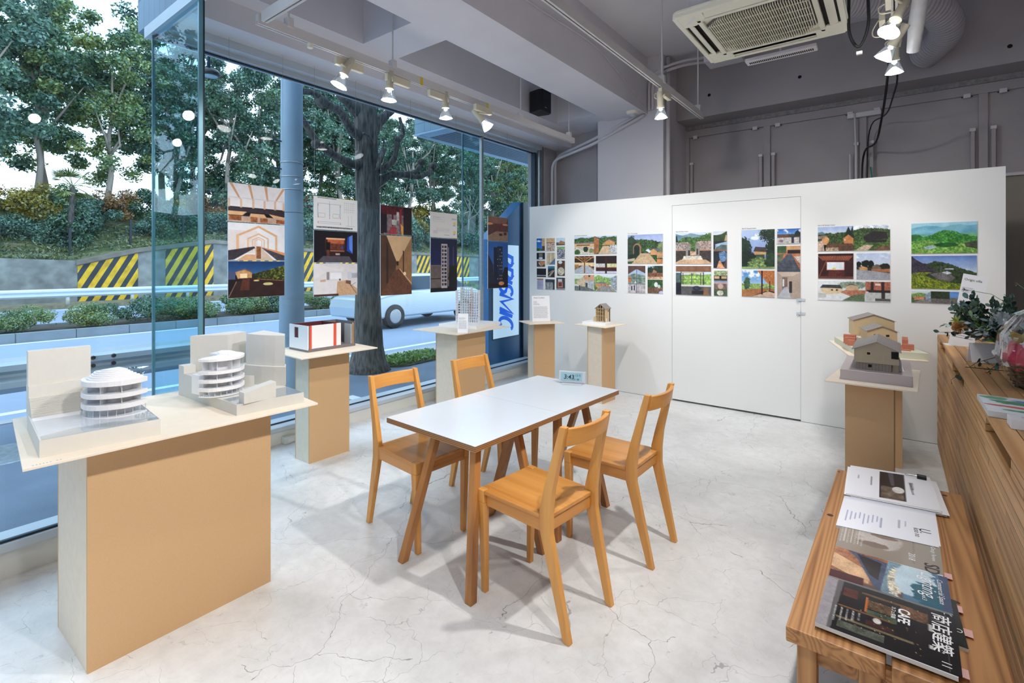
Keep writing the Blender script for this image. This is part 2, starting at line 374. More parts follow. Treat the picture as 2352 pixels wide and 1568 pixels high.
def writing(name, s, size, mat, parent, mtx, extrude=0.0004, align='LEFT', shear=0.0, bold=0.0, sx=1.0, world=False):
    cu = bpy.data.curves.new(name, 'FONT'); cu.body = s; cu.size = size; cu.extrude = extrude; cu.align_x = align; cu.shear = shear; cu.offset = bold
    cu.resolution_u = 3
    tmp = bpy.data.objects.new('tmp_text', cu); COL.objects.link(tmp)
    dg = bpy.context.evaluated_depsgraph_get(); dg.update()
    me = bpy.data.meshes.new_from_object(tmp.evaluated_get(dg)); me.name = name
    bpy.data.objects.remove(tmp); bpy.data.curves.remove(cu)
    me.transform(Matrix.Diagonal((sx, 1, 1, 1)))
    if world and parent is not None: mtx = parent.matrix_basis.inverted() @ mtx
    me.transform(mtx); me.materials.clear(); me.materials.append(mat)
    o = bpy.data.objects.new(name, me); COL.objects.link(o); o.parent = parent
    return o

def frame3(right, up, origin):
    r = Vector(right).normalized(); u = Vector(up).normalized(); n = r.cross(u)
    m = Matrix((r, u, n)).transposed().to_4x4(); m.translation = Vector(origin); return m

# ------------------------------------------------------------ painter for printed pictures
class Pic:
    """small raster painter: x to the right, y down, both 0..1; stored as colours on the print's own vertices"""
    def __init__(s, w, h, dens=150, seed=1):
        s.w = 2 * max(6, int(w * dens)); s.h = 2 * max(6, int(h * dens)); s.a = np.ones((s.h, s.w, 3)); s.r = np.random.RandomState(seed)
        s.Y, s.X = np.mgrid[0:s.h, 0:s.w]; s.X = (s.X + .5) / s.w; s.Y = (s.Y + .5) / s.h
    def noise(s, n):
        g = s.r.rand(int(n) + 2, int(n * s.w / s.h) + 2)
        ys = s.Y * (g.shape[0] - 1.001); xs = s.X * (g.shape[1] - 1.001); i = ys.astype(int); j = xs.astype(int); fy = ys - i; fx = xs - j
        return (g[i, j] * (1 - fy) * (1 - fx) + g[i + 1, j] * fy * (1 - fx) + g[i, j + 1] * (1 - fy) * fx + g[i + 1, j + 1] * fy * fx)
    def put(s, m, c, var=0.0, n=14, c2=None):
        c = np.array(c, float)
        if c2 is not None:
            t = s.noise(n)[..., None]; t = np.clip((t - .5) * 2 + .5, 0, 1); col = c * (1 - t) + np.array(c2, float) * t
        else: col = np.broadcast_to(c, s.a.shape).copy()
        if var: col = col * (1 + var * (s.noise(n) * 1.1 + np.kron(s.r.rand(s.h // 2, s.w // 2), np.ones((2, 2))) * .9 - 1.0))[..., None]
        m = m[..., None].astype(float); s.a = s.a * (1 - m) + np.clip(col, 0, 255) * m
        return s
    def grad(s, top, bot, y0=0.0, y1=1.0):
        t = np.clip((s.Y - y0) / (y1 - y0), 0, 1)[..., None]; m = ((s.Y >= y0) & (s.Y <= y1))[..., None]
        s.a = np.where(m, np.array(top, float) * (1 - t) + np.array(bot, float) * t, s.a); return s
    def hgrad(s, l, r, m):
        t = s.X[..., None]; s.a = np.where(m[..., None], np.array(l, float) * (1 - t) + np.array(r, float) * t, s.a); return s
    def rm(s, x0, y0, x1, y1): return (s.X >= x0) & (s.X < x1) & (s.Y >= y0) & (s.Y < y1)
    def rect(s, x0, y0, x1, y1, c, var=0.0, n=14, c2=None): return s.put(s.rm(x0, y0, x1, y1), c, var, n, c2)
    def pm(s, pts):
        m = np.zeros(s.X.shape, bool); k = len(pts)
        for i in range(k):
            (x0, y0), (x1, y1) = pts[i], pts[(i + 1) % k]
            if y0 == y1: continue
            cnd = ((y0 > s.Y) != (y1 > s.Y)) & (s.X < (x1 - x0) * (s.Y - y0) / (y1 - y0) + x0); m ^= cnd
        return m
    def poly(s, pts, c, var=0.0, n=14, c2=None): return s.put(s.pm(pts), c, var, n, c2)
    def ell(s, cx, cy, rx, ry, c, var=0.0, n=14, c2=None, rag=0.0):
        d = ((s.X - cx) / rx) ** 2 + ((s.Y - cy) / ry) ** 2
        if rag: d = d + rag * (s.noise(n * 1.7) - .5) * 2 + rag * (s.r.rand(s.h, s.w) - .5) * .5
        return s.put(d < 1, c, var, n, c2)
    def hill(s, ys, c, c2=None, var=0.25, n=22, rag=0.02, to=1.0):
        xs = np.linspace(0, 1, len(ys)); line = np.interp(s.X, xs, ys) + rag * (s.noise(n) - .5) * 2
        return s.put((s.Y > line) & (s.Y < to), c, var, n, c2)
    def line(s, x0, y0, x1, y1, w, c):
        dx, dy = x1 - x0, y1 - y0; L = dx * dx + dy * dy + 1e-12; asp = s.h / s.w
        t = np.clip(((s.X - x0) * dx + (s.Y - y0) * dy) / L, 0, 1); d = np.hypot((s.X - x0 - t * dx), (s.Y - y0 - t * dy) * asp)
        return s.put(d < w / 2, c)
    def lines(s, x0, y0, x1, y1, n, c, f=0.5, ragged=0.0):
        for i in range(n):
            y = y0 + (y1 - y0) * i / n; e = x1 - (x1 - x0) * ragged * s.r.rand()
            m = s.rm(x0, y, e, y + (y1 - y0) / n * f) & (s.r.rand(s.h, s.w) > .25); s.put(m, c)
        return s
    def clouds(s, y1, amt=0.5, x0=0, x1=1):
        n = s.noise(6) * .6 + s.noise(14) * .4; t = np.clip((n - (1 - amt)) * 5, 0, 1) * ((s.Y < y1) & (s.X >= x0) & (s.X < x1))
        s.a = s.a * (1 - t[..., None]) + np.array([238, 242, 250.]) * t[..., None]; return s
    def part(s, x0, y0, x1, y1, q):
        """paste another painting into a sub-rectangle"""
        m = s.rm(x0, y0, x1, y1); i = np.clip(((s.Y - y0) / (y1 - y0) * q.h).astype(int), 0, q.h - 1); j = np.clip(((s.X - x0) / (x1 - x0) * q.w).astype(int), 0, q.w - 1)
        s.a = np.where(m[..., None], q.a[i, j], s.a); return s
    def mesh(s, name, org, right, down):
        """grid of quads spanned by two vectors from the top-left corner"""
        org, right, down = np.array(org), np.array(right), np.array(down)
        s.a = s.a.reshape(s.h // 2, 2, s.w // 2, 2, 3).mean((1, 3)); s.h //= 2; s.w //= 2
        u = np.linspace(0, 1, s.w)[None, :, None]; v = np.linspace(0, 1, s.h)[:, None, None]
        P = (org + u * right + v * down).reshape(-1, 3)
        idx = np.arange(s.w * s.h).reshape(s.h, s.w)
        F = np.stack([idx[:-1, :-1], idx[1:, :-1], idx[1:, 1:], idx[:-1, 1:]], -1).reshape(-1, 4)
        me = bpy.data.meshes.new(name); me.vertices.add(len(P)); me.vertices.foreach_set('co', P.astype(np.float32).ravel())
        me.loops.add(F.size); me.loops.foreach_set('vertex_index', F.ravel().astype(np.int32))
        me.polygons.add(len(F)); me.polygons.foreach_set('loop_start', np.arange(0, F.size, 4, dtype=np.int32))
        me.update(calc_edges=True)
        c = np.clip(s.a, 0, 255) / 255; c = np.where(c <= .04045, c / 12.92, ((c + .055) / 1.055) ** 2.4)
        at = me.color_attributes.new('print', 'FLOAT_COLOR', 'POINT')
        at.data.foreach_set('color', np.concatenate([c.reshape(-1, 3), np.ones((len(P), 1))], 1).astype(np.float32).ravel())
        me.materials.append(M['print']); return me

def print_part(name, pic, parent, org, right, down, world=True):
    me = pic.mesh(name, org, right, down)
    if world: me.transform(parent.matrix_basis.inverted())
    o = bpy.data.objects.new(name, me); COL.objects.link(o); o.parent = parent; return o
# ------------------------------------------------------------ camera, sky, view
H = 1.58
cam = bpy.data.cameras.new('camera'); cam.sensor_width = 36.0; cam.lens = 36.0 * 1146 / 2352; cam.shift_y = -176.5 / 2352; cam.clip_end = 400
cam.clip_start = 0.05
co = bpy.data.objects.new('camera', cam); co.location = (0, 0, H); co.rotation_euler = (R(90), 0, math.atan(878 / 1146)); COL.objects.link(co); SC.camera = co
SC.view_settings.view_transform = 'Standard'; SC.view_settings.look = 'None'; SC.view_settings.gamma = 1; SC.view_settings.exposure = 0.0
SC.view_settings.use_curve_mapping = False
cy = SC.cycles
cy.max_bounces = 8; cy.diffuse_bounces = 4; cy.glossy_bounces = 3; cy.transparent_max_bounces = 18; cy.use_adaptive_sampling = True; cy.adaptive_threshold = 0.02; cy.transmission_bounces = 4
cy.sample_clamp_indirect = 4.0; cy.caustics_reflective = False; cy.caustics_refractive = False; cy.use_denoising = True

w = bpy.data.worlds.new('daylight'); w.use_nodes = True; SC.world = w
nt = w.node_tree; nt.nodes.clear()
wo = nt.nodes.new('ShaderNodeOutputWorld'); bg = nt.nodes.new('ShaderNodeBackground'); bg.inputs[1].default_value = 3.0
tc = nt.nodes.new('ShaderNodeTexCoord'); sp = nt.nodes.new('ShaderNodeSeparateXYZ'); nt.links.new(tc.outputs['Generated'], sp.inputs[0])
rp = nt.nodes.new('ShaderNodeValToRGB'); nt.links.new(sp.outputs['Z'], rp.inputs[0])
rp.color_ramp.elements[0].position = 0.0; rp.color_ramp.elements[0].color = (0.78, 0.87, 0.96, 1)
rp.color_ramp.elements[1].position = 0.5; rp.color_ramp.elements[1].color = (0.42, 0.68, 1.0, 1)
e = rp.color_ramp.elements.new(0.14); e.color = (0.62, 0.80, 1.0, 1)
mp = nt.nodes.new('ShaderNodeMapping'); mp.inputs['Scale'].default_value = (1, 1, 3); nt.links.new(tc.outputs['Generated'], mp.inputs[0])
nz = nt.nodes.new('ShaderNodeTexNoise'); nz.inputs['Scale'].default_value = 3.0; nz.inputs['Detail'].default_value = 5; nt.links.new(mp.outputs[0], nz.inputs['Vector'])
cr = nt.nodes.new('ShaderNodeValToRGB'); cr.color_ramp.elements[0].position = 0.42; cr.color_ramp.elements[1].position = 0.62; nt.links.new(nz.outputs[0], cr.inputs[0])
mxw = nt.nodes.new('ShaderNodeMixRGB'); mxw.inputs[2].default_value = (0.78, 0.88, 1.0, 1)
nt.links.new(cr.outputs[0], mxw.inputs[0]); nt.links.new(rp.outputs[0], mxw.inputs[1]); nt.links.new(mxw.outputs[0], bg.inputs[0]); nt.links.new(bg.outputs[0], wo.inputs[0])

# ------------------------------------------------------------ room shell
M['glassr'] = glass_mat('return_pane_glass', (0.74, 0.90, 0.93), 0.45, 0.03)
XL, XR = -3.55, -4.40          # glass planes of the two window bays
YC = 1.333                     # where the bays step
struct('floor', MB().prism([(-3.62, -3.6), (3.6, -3.6), (3.6, 7.4), (-4.5, 7.4), (-4.5, YC + .02), (-3.62, YC + .02)], -0.12, 0.0), M['floor'])
struct('ceiling', MB().box(-4.6, 3.6, -3.6, 7.4, 4.32, 4.45), M['beam'])
struct('wall_back', MB().box(-3.6, 3.6, -3.7, -3.6, 0, 4.32), M['paintlt'])
struct('wall_right', MB().box(3.5, 3.6, -3.6, 7.4, 0, 4.32), M['paintlt'])
struct('wall_far', MB().box(-2.387, 3.6, 7.29, 7.4, 0, 4.32), M['paint'])
struct('wall_left', MB().box(-4.6, -4.28, 6.42, 7.0, 0, 4.32).box(-4.6, -3.336, 6.75, 7.0, 0, 4.32), M['paint'])
struct('trim_1', MB().box(-3.336, -2.387, 6.354, 7.4, 0, 4.32), M['paintlt'], 'pale concrete column')
struct('trim_2', MB().box(-3.17, -2.6, -3.6, 6.354, 3.58, 4.32), M['beam'], 'wide main ceiling beam')
struct('trim_3', MB().box(-4.6, -4.0, YC + .05, 6.75, 3.39, 4.32).box(-4.0, -3.82, YC + .05, 6.75, 3.58, 4.32), M['beam'], 'stepped beam above the window')
struct('trim_4', MB().box(-3.82, -3.17, 2.77, 3.17, 3.58, 4.32), M['beam'], 'cross beam')
struct('trim_5', MB().box(-2.387, 3.6, 6.85, 7.29, 3.555, 4.32), M['paint'], 'deep grey beam over the far wall')
b = MB().box(-4.02, -3.17, 6.05, 6.75, 3.60, 4.32)
struct('trim_6', b, M['beam'], 'short beam by the far corner')

# window frames and glass
skr = MB().box(-4.56, -4.30, YC - .02, 6.42, 0, 0.115).box(-3.70, XL, -3.6, YC + .02, 0, 0.145)
struct('baseboard_left', skr, M['skirt'])
fr = MB().box(-4.56, -4.28, YC, 6.30, 0.115, 0.15).box(-3.70, -3.52, -3.6, YC + .02, 0.145, 0.185)
fr.box(-4.46, -4.34, YC, 6.30, 3.29, 3.325).box(-4.56, -4.25, YC + .04, 6.30, 3.325, 3.392)
fr.box(-4.5, -3.52, YC - .03, YC + .03, 3.29, 3.37).box(-4.5, -3.6, YC - .04, YC + .04, 0.10, 0.15)
struct('window_1', fr, M['whiteframe'], 'pale aluminium window sill and head')
g1 = MB().box(XR - .006, XR + .006, YC, 6.26, 0.15, 3.29); g2 = MB().box(XL - .006, XL + .006, -3.6, YC - .012, 0.185, 4.32)
struct('window_2', g1, M['glass'], 'clear glass of the long window')
struct('window_3', g2, M['glass'], 'clear glass of the near window')
struct('window_4', MB().box(XR + .006, XL - .012, YC - .006, YC + .006, 0.15, 3.29), M['glassr'], 'glass return pane between the window bays')
struct('window_5', MB().box(-4.72, XR - .01, 5.034, 5.046, 0.0, 3.75), M['glasst'], 'glass fin outside the long window')
struct('trim_7', MB().box(XL - .009, XL + .009, YC - .014, YC + .010, 0.185, 4.32).box(XR - .008, XR + .008, YC - .010, YC + .008, 0.15, 3.29).box(-4.726, -4.712, 5.030, 5.050, 0, 3.75), M['gedge'], 'green glass edges')
struct('trim_8', MB().box(-4.395, -4.355, 5.02, 5.06, 0.15, 3.29).box(-4.36, -4.30, 6.30, 6.42, 0.11, 3.39), M['steel'], 'brushed steel posts of the window')
struct('trim_9', MB().box(-4.42, -4.35, 6.25, 6.30, 0.15, 3.33).box(-4.408, -4.392, YC + .01, 6.26, 0.148, 0.160).box(-4.412, -4.385, YC + .01, 6.26, 3.276, 3.292).box(-3.56, -3.54, -3.6, YC - .014, 0.183, 0.197).box(XL - .006, XL + .006, YC + .010, YC + .022, 0.185, 4.32), M['darkframe'], 'dark window beading')
# exterior cladding of the step, seen through the near window
struct('wall_outside', MB().box(-4.52, -3.58, YC - .03, YC + .04, 3.37, 5.6).box(-4.64, -4.52, YC - .03, 7.4, 3.37, 5.6),
       lines_mat('blue_grey_facade_tile', (120, 150, 174), (78, 104, 128), 'Z', 0.30, 0.012, 0.5, ('X', 0.11, 0.004)))

# partition with its door
PY = 5.76
pt = MB().box(-4.10, -2.0597, PY, PY + .06, 0, 2.395).box(-0.7473, 0.732, PY, PY + .06, 0, 2.395).box(-2.0597, -0.7473, PY, PY + .06, 2.2687, 2.395)
struct('wall_partition', pt, M['wallwhite'], 'white freestanding display partition')
d1 = struct('door_1', MB().box(-2.057, -0.750, PY + .003, PY + .045, 0.016, 2.266), M['wallwhite'], 'flush white door in the partition')
dk = MB().box(-2.06, -0.747, PY + .05, PY + .058, 0.0, 2.27).build('door_gap', M['gap'], d1)
for z in (1.226, 1.088):
    hg = MB().box(-0.785, -0.752, PY - .008, PY + .003, z - .012, z + .012).box(-0.742, -0.708, PY - .008, PY, z - .012, z + .012).tube([(-0.747, PY - .008, z - .016), (-0.747, PY - .008, z + .02)], 0.005)
    hg.box(-0.775, -0.765, PY - .008, PY, z - .028, z - .010).build('hinge', M['silver'], d1)
bb = MB().box(-4.08, 0.72, PY - .002, PY, 0.0, 0.0025)  # thin dark strip drawn along the partition's floor seam
struct('floor_seam_partition', bb, M['gap'])

# far wall: sliding storage panels between battens
bt = MB()
for x0, x1 in ((-2.395, -2.343), (-1.371, -1.293), (-0.328, -0.262), (0.715, 0.787), (1.75, 1.82)): bt.box(x0, x1, 7.255, 7.29, 0, 3.47)
bt.box(-2.387, 3.6, 7.248, 7.29, 3.40, 3.50)
struct('trim_10', bt, M['paint'], 'grey battens framing the far wall panels')
struct('trim_11', MB().box(0.70, 3.5, 7.22, 7.29, 2.50, 2.53), M['paintlt'], 'picture rail on the far wall')
struct('wall_far_lower', MB().box(0.72, 3.5, 7.265, 7.289, 0, 2.50), plain('warm_grey_paint', (150, 142, 132), 0.8, var=0.03))
struct('trim_12', MB().box(-2.387, 3.6, 7.22, 7.29, 3.50, 3.555), plain('rough_plaster', (150, 146, 146), 0.9, var=0.25, scale=30, bump=0.8, bscale=40), 'rough plaster strip under the beam')
nst = 'grey upright rods standing against the far wall'
for i, (x, d) in enumerate(((-2.299, 'beside the column'), (-1.40, 'left of the second batten'), (-1.25, 'right of the second batten'), (-0.36, 'left of the hanging cables'), (-0.212, 'right of the hanging cables'), (0.664, 'left of the last batten'), (0.826, 'right of the last batten'))):
    r_ = thing('storage_rod', 'grey square rod on the far wall ' + d, 'rod', (x, 7.22, 0), 0, nst)
    MB().box(-.018, .018, -.012, .03, 0.0, 3.0).build('rod', M['paint'], r_, bevel=.004)
    MB().box(-.024, .024, -.018, .035, 3.0, 3.035).build('end_cap', M['paintlt'], r_, bevel=.003)
for i, (x, d) in enumerate(((-2.25, 'first from the column'), (-1.47, 'just left of the second batten'), (-1.2, 'just right of the second batten'), (-0.42, 'left of the cable bundle'), (-0.16, 'right of the cable bundle'), (0.62, 'left of the last batten'), (0.9, 'right of the last batten'))):
    k = thing('panel_clip', 'small pale clip on the top rail, ' + d, 'clip', (x, 7.24, 3.40), 0, 'clips on the top rail')
    MB().box(-.03, .03, -.02, .015, -.03, .015).build('clip_body', M['paintlt'], k, bevel=.004)
    MB().tube([(-.045, -.01, -.02), (.045, -.01, -.02)], .005, 6).build('pin', M['black'], k)
# tie holes in concrete faces
th = MB()
for x, z in ((-1.95, 3.83), (-0.9, 3.83), (0.35, 3.95), (0.05, 3.72), (-2.1, 3.62), (0.9, 3.72)): th.lathe([(0.0, .004), (.016, .004), (.020, 0.0)], (x, 6.85, z), 12, Matrix.Rotation(R(90), 4, 'X'))
struct('trim_13', th, M['gap'], 'tie holes in the beam')

# pipes
def pipe(name, pts, r, label, cat='pipe', mat='paintlt', group=None, n=8):
    return tag(MB().tube(pts, r, n).build(name, M[mat], None, smooth=True), label, cat, group)
def bend(pts, r=0.12, k=5):
    """round the corners of a polyline"""
    P = [Vector(p) for p in pts]; o = [P[0]]
    for i in range(1, len(P) - 1):
        a = (P[i - 1] - P[i]); b = (P[i + 1] - P[i]); q = min(r, a.length / 2, b.length / 2); a0 = P[i] + a.normalized() * q; b0 = P[i] + b.normalized() * q
        for j in range(k + 1):
            t = j / k; o.append((1 - t) ** 2 * a0 + 2 * t * (1 - t) * P[i] + t * t * b0)
    o.append(P[-1]); return o
pipe('conduit', bend([(-4.20, 6.50, 0), (-4.20, 6.50, 3.18), (-3.40, 6.36, 3.30), (-2.62, 6.30, 3.56)], .16), .022, 'pale conduit rising by the window corner, lower one', group='conduits by the window')
pipe('conduit', bend([(-4.22, 6.62, 0), (-4.22, 6.62, 3.26), (-3.45, 6.40, 3.37), (-2.66, 6.33, 3.60)], .16), .022, 'pale conduit rising by the window corner, upper one', group='conduits by the window')
pipe('conduit', [(-2.36, 6.45, 0), (-2.36, 6.45, 4.3)], .03, 'grey vertical conduit on the column edge')
pipe('conduit', bend([(-2.57, 6.33, 3.62), (-2.57, 6.33, 4.10), (-2.2, 6.45, 4.22), (-1.75, 6.6, 4.22)], .2), .018, 'pale conduit curving up from the beam end to the box', group='conduits by the column')
pipe('conduit', bend([(-2.52, 6.33, 3.62), (-2.52, 6.33, 4.05), (-2.2, 6.45, 4.16), (-1.75, 6.6, 4.16)], .2), .018, 'second pale conduit curving up beside its twin', group='conduits by the column')
jb = thing('junction_box', 'grey box under the ceiling beside the air conditioner', 'box', (-1.62, 6.3, 4.12))
MB().box(-.2, .2, -.14, .14, -.11, .11).build('box_body', M['paintlt'], jb, bevel=.008); MB().box(-.205, .205, -.145, .145, .085, .115).build('lid', M['paintlt'], jb, bevel=.004)
tag(MB().tube(bend([(-2.59, 2.2, 4.05), (-2.59, 3.6, 3.92), (-2.59, 4.9, 3.98), (-2.59, 6.2, 3.66)], .3), .006, 6).build('ceiling_cable', M['paintlt']), 'thin pale cable running along the main beam side', 'cable')
# smoke detector
sd = thing('smoke_detector', 'round cream detector on the end of the main beam', 'detector', (-2.72, 6.15, 3.58))
MB().lathe([(0, -.03), (.075, -.028), (.085, 0)], n=24).build('base', M['acpanel'], sd, smooth=True)
MB().lathe([(0, -.065), (.03, -.06), (.05, -.03)], n=24).build('sensor_dome', M['silver'], sd, smooth=True)
# loudspeaker
sp_ = thing('loudspeaker', 'black loudspeaker mounted on the beam above the window end', 'speaker', (-3.70, 5.42, 3.70))
MB().prism([(-.09, -.10), (.07, -.13), (.12, -.10), (.12, .10), (.07, .13), (-.09, .10)], -.14, .14).build('cabinet', M['black'], sp_, bevel=.01)
MB().box(-.14, -.09, -.04, .04, -.05, .05).build('bracket', M['black'], sp_, bevel=.004)
MB().box(.121, .124, -.05, -.01, -.09, -.085).build('badge', M['silver'], sp_)
# wall socket on the skirting
sk = thing('floor_socket', 'small white socket box at the foot of the window by the narrow plinth', 'socket', (-4.27, 2.32, 0.03))
MB().box(-.03, .03, -.06, .06, -.03, .03).build('socket_body', M['skirt'], sk, bevel=.006); MB().box(.03, .032, -.03, .03, -.015, .015).build('plate', M['card'], sk)
# ------------------------------------------------------------ track lighting
def track(label, p0, p1, rods, group='lighting tracks'):
    d = Vector(p1) - Vector(p0); L = d.length; ang = math.atan2(d.y, d.x) - PI / 2
    t = thing('lighting_track', label, 'track', p0, ang, group)
    MB().box(-.020, -.005, 0, L, -.022, .0).box(.005, .020, 0, L, -.022, .0).box(-.020, .020, 0, L, 0.0, .045).build('rail', M['trackw'], t)
    MB().box(-.005, .005, .04, L - .04, -.014, -.001).build('slot', M['gap'], t)
    for y in rods:
        rr = MB().tube([(0, y, .05), (0, y, 4.32 - p0[2])], .007, 6).build('hanger_rod', M['trackw'], t)
        MB().box(-.03, .03, y - .022, y + .022, .03, .10).build('hanger_clip', M['trackw'], rr, bevel=.003)
    return t
track('long grey lighting track above the window', (-3.36, 1.60, 3.20), (-3.36, 5.72, 3.20), (.22, 1.13, 2.95, 4.0))
track('short grey track piece joining the window track at right angles', (-3.30, 1.62, 3.20), (-2.35, 1.62, 3.20), (.6,))
track('grey lighting track between main beam and air conditioner', (-1.76, -1.6, 3.28), (-1.76, 5.90, 3.28), (2.6, 6.25, 7.35))
track('grey lighting track carrying the three close spotlights', (0.0, -2.0, 3.42), (0.0, 5.15, 3.42), (.5, 3.4, 6.9))
for y, d in ((3.02, 'left'), (3.93, 'right')):
    tag(MB().box(-3.340, -3.338, y, y + .03, 3.175, 3.248).build('tape_flag', M['yellow']), f'small yellow tape tab on the window track, {d} one', 'tape', 'yellow tape tabs')

def spot(label, at, trackz, aim, group, power=0, size=1.0, mate=None, spread=1.25, blend=0.6, adapter=1):
    """track spotlight; `at` is the centre of the bulb's mouth, `aim` the point it faces"""
    A = Vector(at); d = (Vector(aim) - A).normalized(); t = thing('track_spotlight', label, 'spotlight', (at[0], at[1], at[2]), 0, group)
    q = Vector((0, 0, -1)).rotation_difference(d).to_matrix().to_4x4()
    top = -d * .23 * size
    jt = Vector((0, top.y, top.z))
    MB().box(-.019, .019, -.03 if adapter > 0 else -.22, .22 if adapter > 0 else .03, trackz - at[2] - .085, trackz - at[2] - .024).build('adapter', M['beige'], t, bevel=.004)
    m = MB().lathe([(0, .25), (.028, .25), (.030, .12), (.036, .115), (.036, .10)], n=18, mat=q); m.v = [tuple(Vector(p) * size) for p in m.v]; m.build('lamp_body', M['beige'], t, smooth=True)
    arm = MB().tube([(.035 * size, 0, trackz - at[2] - .08), (.04 * size, top.y * .5, trackz - at[2] - .10), (top.x * .85 + .03 * size, top.y * .85, top.z * .85)], .009 * size, 6); arm.build('arm', M['beige'], t, smooth=True)
    lp = [(-.02, top.y, trackz - at[2] - .09), (-.06 * size, top.y + .03, top.z + .03), (-.05 * size, top.y, top.z - .03), (top.x * .9 - .02, top.y * .9, top.z * .8)]
    MB().tube(bend(lp, .03, 4), .004 * size, 6).build('lamp_cable', M['beige'], t, smooth=True)
    m = MB().lathe([(.030, .11), (.036, .085), (.052, .04), (.062, .004), (.064, 0)], n=24, mat=q); m.v = [tuple(Vector(p) * size) for p in m.v]; g = m.build('bulb', M['bulbg'], t, smooth=True)
    m = MB().lathe([(0, -.002), (.04, -.001), (.061, .006)], n=24, mat=q); m.v = [tuple(Vector(p) * size) for p in m.v]; m.build('bulb_face', M['bulb'], g, smooth=True)
    m = MB().lathe([(.012, .10), (.018, .085), (.0, .07)], n=12, mat=q); m.v = [tuple(Vector(p) * size) for p in m.v]; m.build('filament_neck', M['bulb'], g, smooth=True)
    if power: lamp(A + d * .02, d, power, spread, blend)
    return t
def lamp(p, d, power, spread=1.25, blend=0.6, col=(1.0, 0.975, 0.95)):
    power *= .52
    l = bpy.data.lights.new('track_or_fill_beam', 'SPOT'); l.energy = power; l.spot_size = spread; l.spot_blend = blend; l.shadow_soft_size = 0.045; l.color = col
    o = bpy.data.objects.new('track_or_fill_beam', l); COL.objects.link(o); o.location = p
    o.rotation_mode = 'QUATERNION'; o.rotation_quaternion = Vector((0, 0, -1)).rotation_difference(Vector(d)); return o
GW = 'spotlights on the window track'
spot('beige spotlight on window track, nearest, aimed down at the desk', (-3.40, 2.24, 2.955), 3.20, (-3.75, 1.5, 1.0), GW, 60)
spot('beige spotlight on window track, second from the left, pointing straight down', (-3.36, 2.69, 2.95), 3.20, (-3.4, 2.60, 1.0), GW, 50)
spot('beige spotlight on window track, third from the left, looped cable at left', (-3.36, 3.36, 2.955), 3.20, (-3.35, 3.45, 1.0), GW, 55, adapter=-1)
spot('beige spotlight on window track, tilted outward to the right', (-3.30, 3.92, 2.975), 3.20, (-2.62, 5.9, 1.1), GW, 120, adapter=-1)
spot('lone beige spotlight near the end of the middle track', (-1.76, 4.63, 2.965), 3.28, (-1.80, 5.0, 1.0), 'spotlights on the middle track', 60)
GR = 'close spotlights hanging below the duct'
spot('large spotlight at top right, highest of the three', (-.03, 4.10, 3.10), 3.42, (-.9, 3.2, 1.0), GR, 120)
spot('middle one of the three close spotlights, aimed left', (-.07, 4.50, 3.06), 3.42, (-1.5, 5.2, 1.0), GR, 120)
spot('lowest of the three close spotlights, pointing down', (-.0, 4.92, 3.07), 3.42, (.0, 5.3, 1.2), GR, 60)
tag(MB().lathe([(0, -.03), (.02, -.03), (.022, 0)], (-3.36, 1.98, 3.178), 12).build('track_stopper', M['acpanel']), 'small cream plug hanging from the window track', 'plug')
# beams without fixtures: unseen lamps on the tracks, others added for bounce light
for p, a, e in (((-.0, 2.4, 3.1), (-1.9, 2.3, .5), 400), ((-.0, 1.1, 3.1), (-2.6, .8, .6), 265), ((0, .0, 3.1), (-1.6, 1.0, 0), 170), ((-1.76, 1.9, 3.0), (-3.9, 2.6, .9), 120),
                ((-1.76, 3.2, 3.0), (-1.2, 5.76, 1.4), 150), ((-1.76, 3.6, 3.0), (-3.2, 5.76, 1.5), 110), ((0, 3.2, 3.1), (.2, 5.76, 1.4), 90), ((-1.76, .4, 3.0), (-2.9, .6, .9), 90), ((-1.76, -1.6, 3.0), (-1.9, -1.7, 0), 600), ((0.0, -1.4, 3.1), (.2, -1.3, 0), 700), ((1.7, -1.2, 3.1), (1.8, -.6, 0), 420), ((1.9, 1.6, 3.1), (1.9, 1.8, 0), 180), ((0, 3.7, 3.1), (-.9, 5.76, 1.1), 80)):
    lamp(Vector(p), (Vector(a) - Vector(p)).normalized(), e, 1.7, 0.8)

# ------------------------------------------------------------ air conditioner
ac = thing('ceiling_air_conditioner', 'ivory four-way air conditioner cassette hanging below the ceiling', 'air conditioner', (-.755, 3.955, 3.30))
def ring(mb, a, b, z0, z1, rad=.06, n=5):
    def rr(h, r):
        o = []
        for cx, cy, s0 in ((h - r, h - r, 0), (-h + r, h - r, 90), (-h + r, -h + r, 180), (h - r, -h + r, 270)):
            for k in range(n + 1): t = R(s0 + 90 * k / n); o.append((cx + r * math.cos(t), cy + r * math.sin(t)))
        return o
    return rr(a, rad)
po = ring(None, .495, 0, 0, 0)
# panel with four outlet slots: assemble from strips
pn = MB(); pn.prism(po, .025, .05)
q = .495
pn.box(-.47, .47, .455, .49, 0, .03).box(-.47, .47, -.49, -.455, 0, .03).box(.455, .49, -.47, .47, 0, .03).box(-.49, -.455, -.47, .47, 0, .03)
for sx in (-1, 1):
    for sy in (-1, 1):
        pn.prism([(sx * .29, sy * .37), (sx * .29, sy * .46), (sx * .46, sy * .46), (sx * .46, sy * .29), (sx * .37, sy * .29)], 0, .03)
pn.box(-.37, .37, .325, .36, -.002, .03).box(-.37, .37, -.36, -.325, -.002, .03).box(.325, .36, -.36, .36, -.002, .03).box(-.36, -.325, -.36, .36, -.002, .03)
pn.build('panel', M['acpanel'], ac, bevel=.006)
MB().box(-.30, .30, .362, .453, .015, .024).box(-.30, .30, -.453, -.362, .015, .024).box(.362, .453, -.30, .30, .015, .024).box(-.453, -.362, -.30, .30, .015, .024).build('outlet_slot', M['gap'], ac)
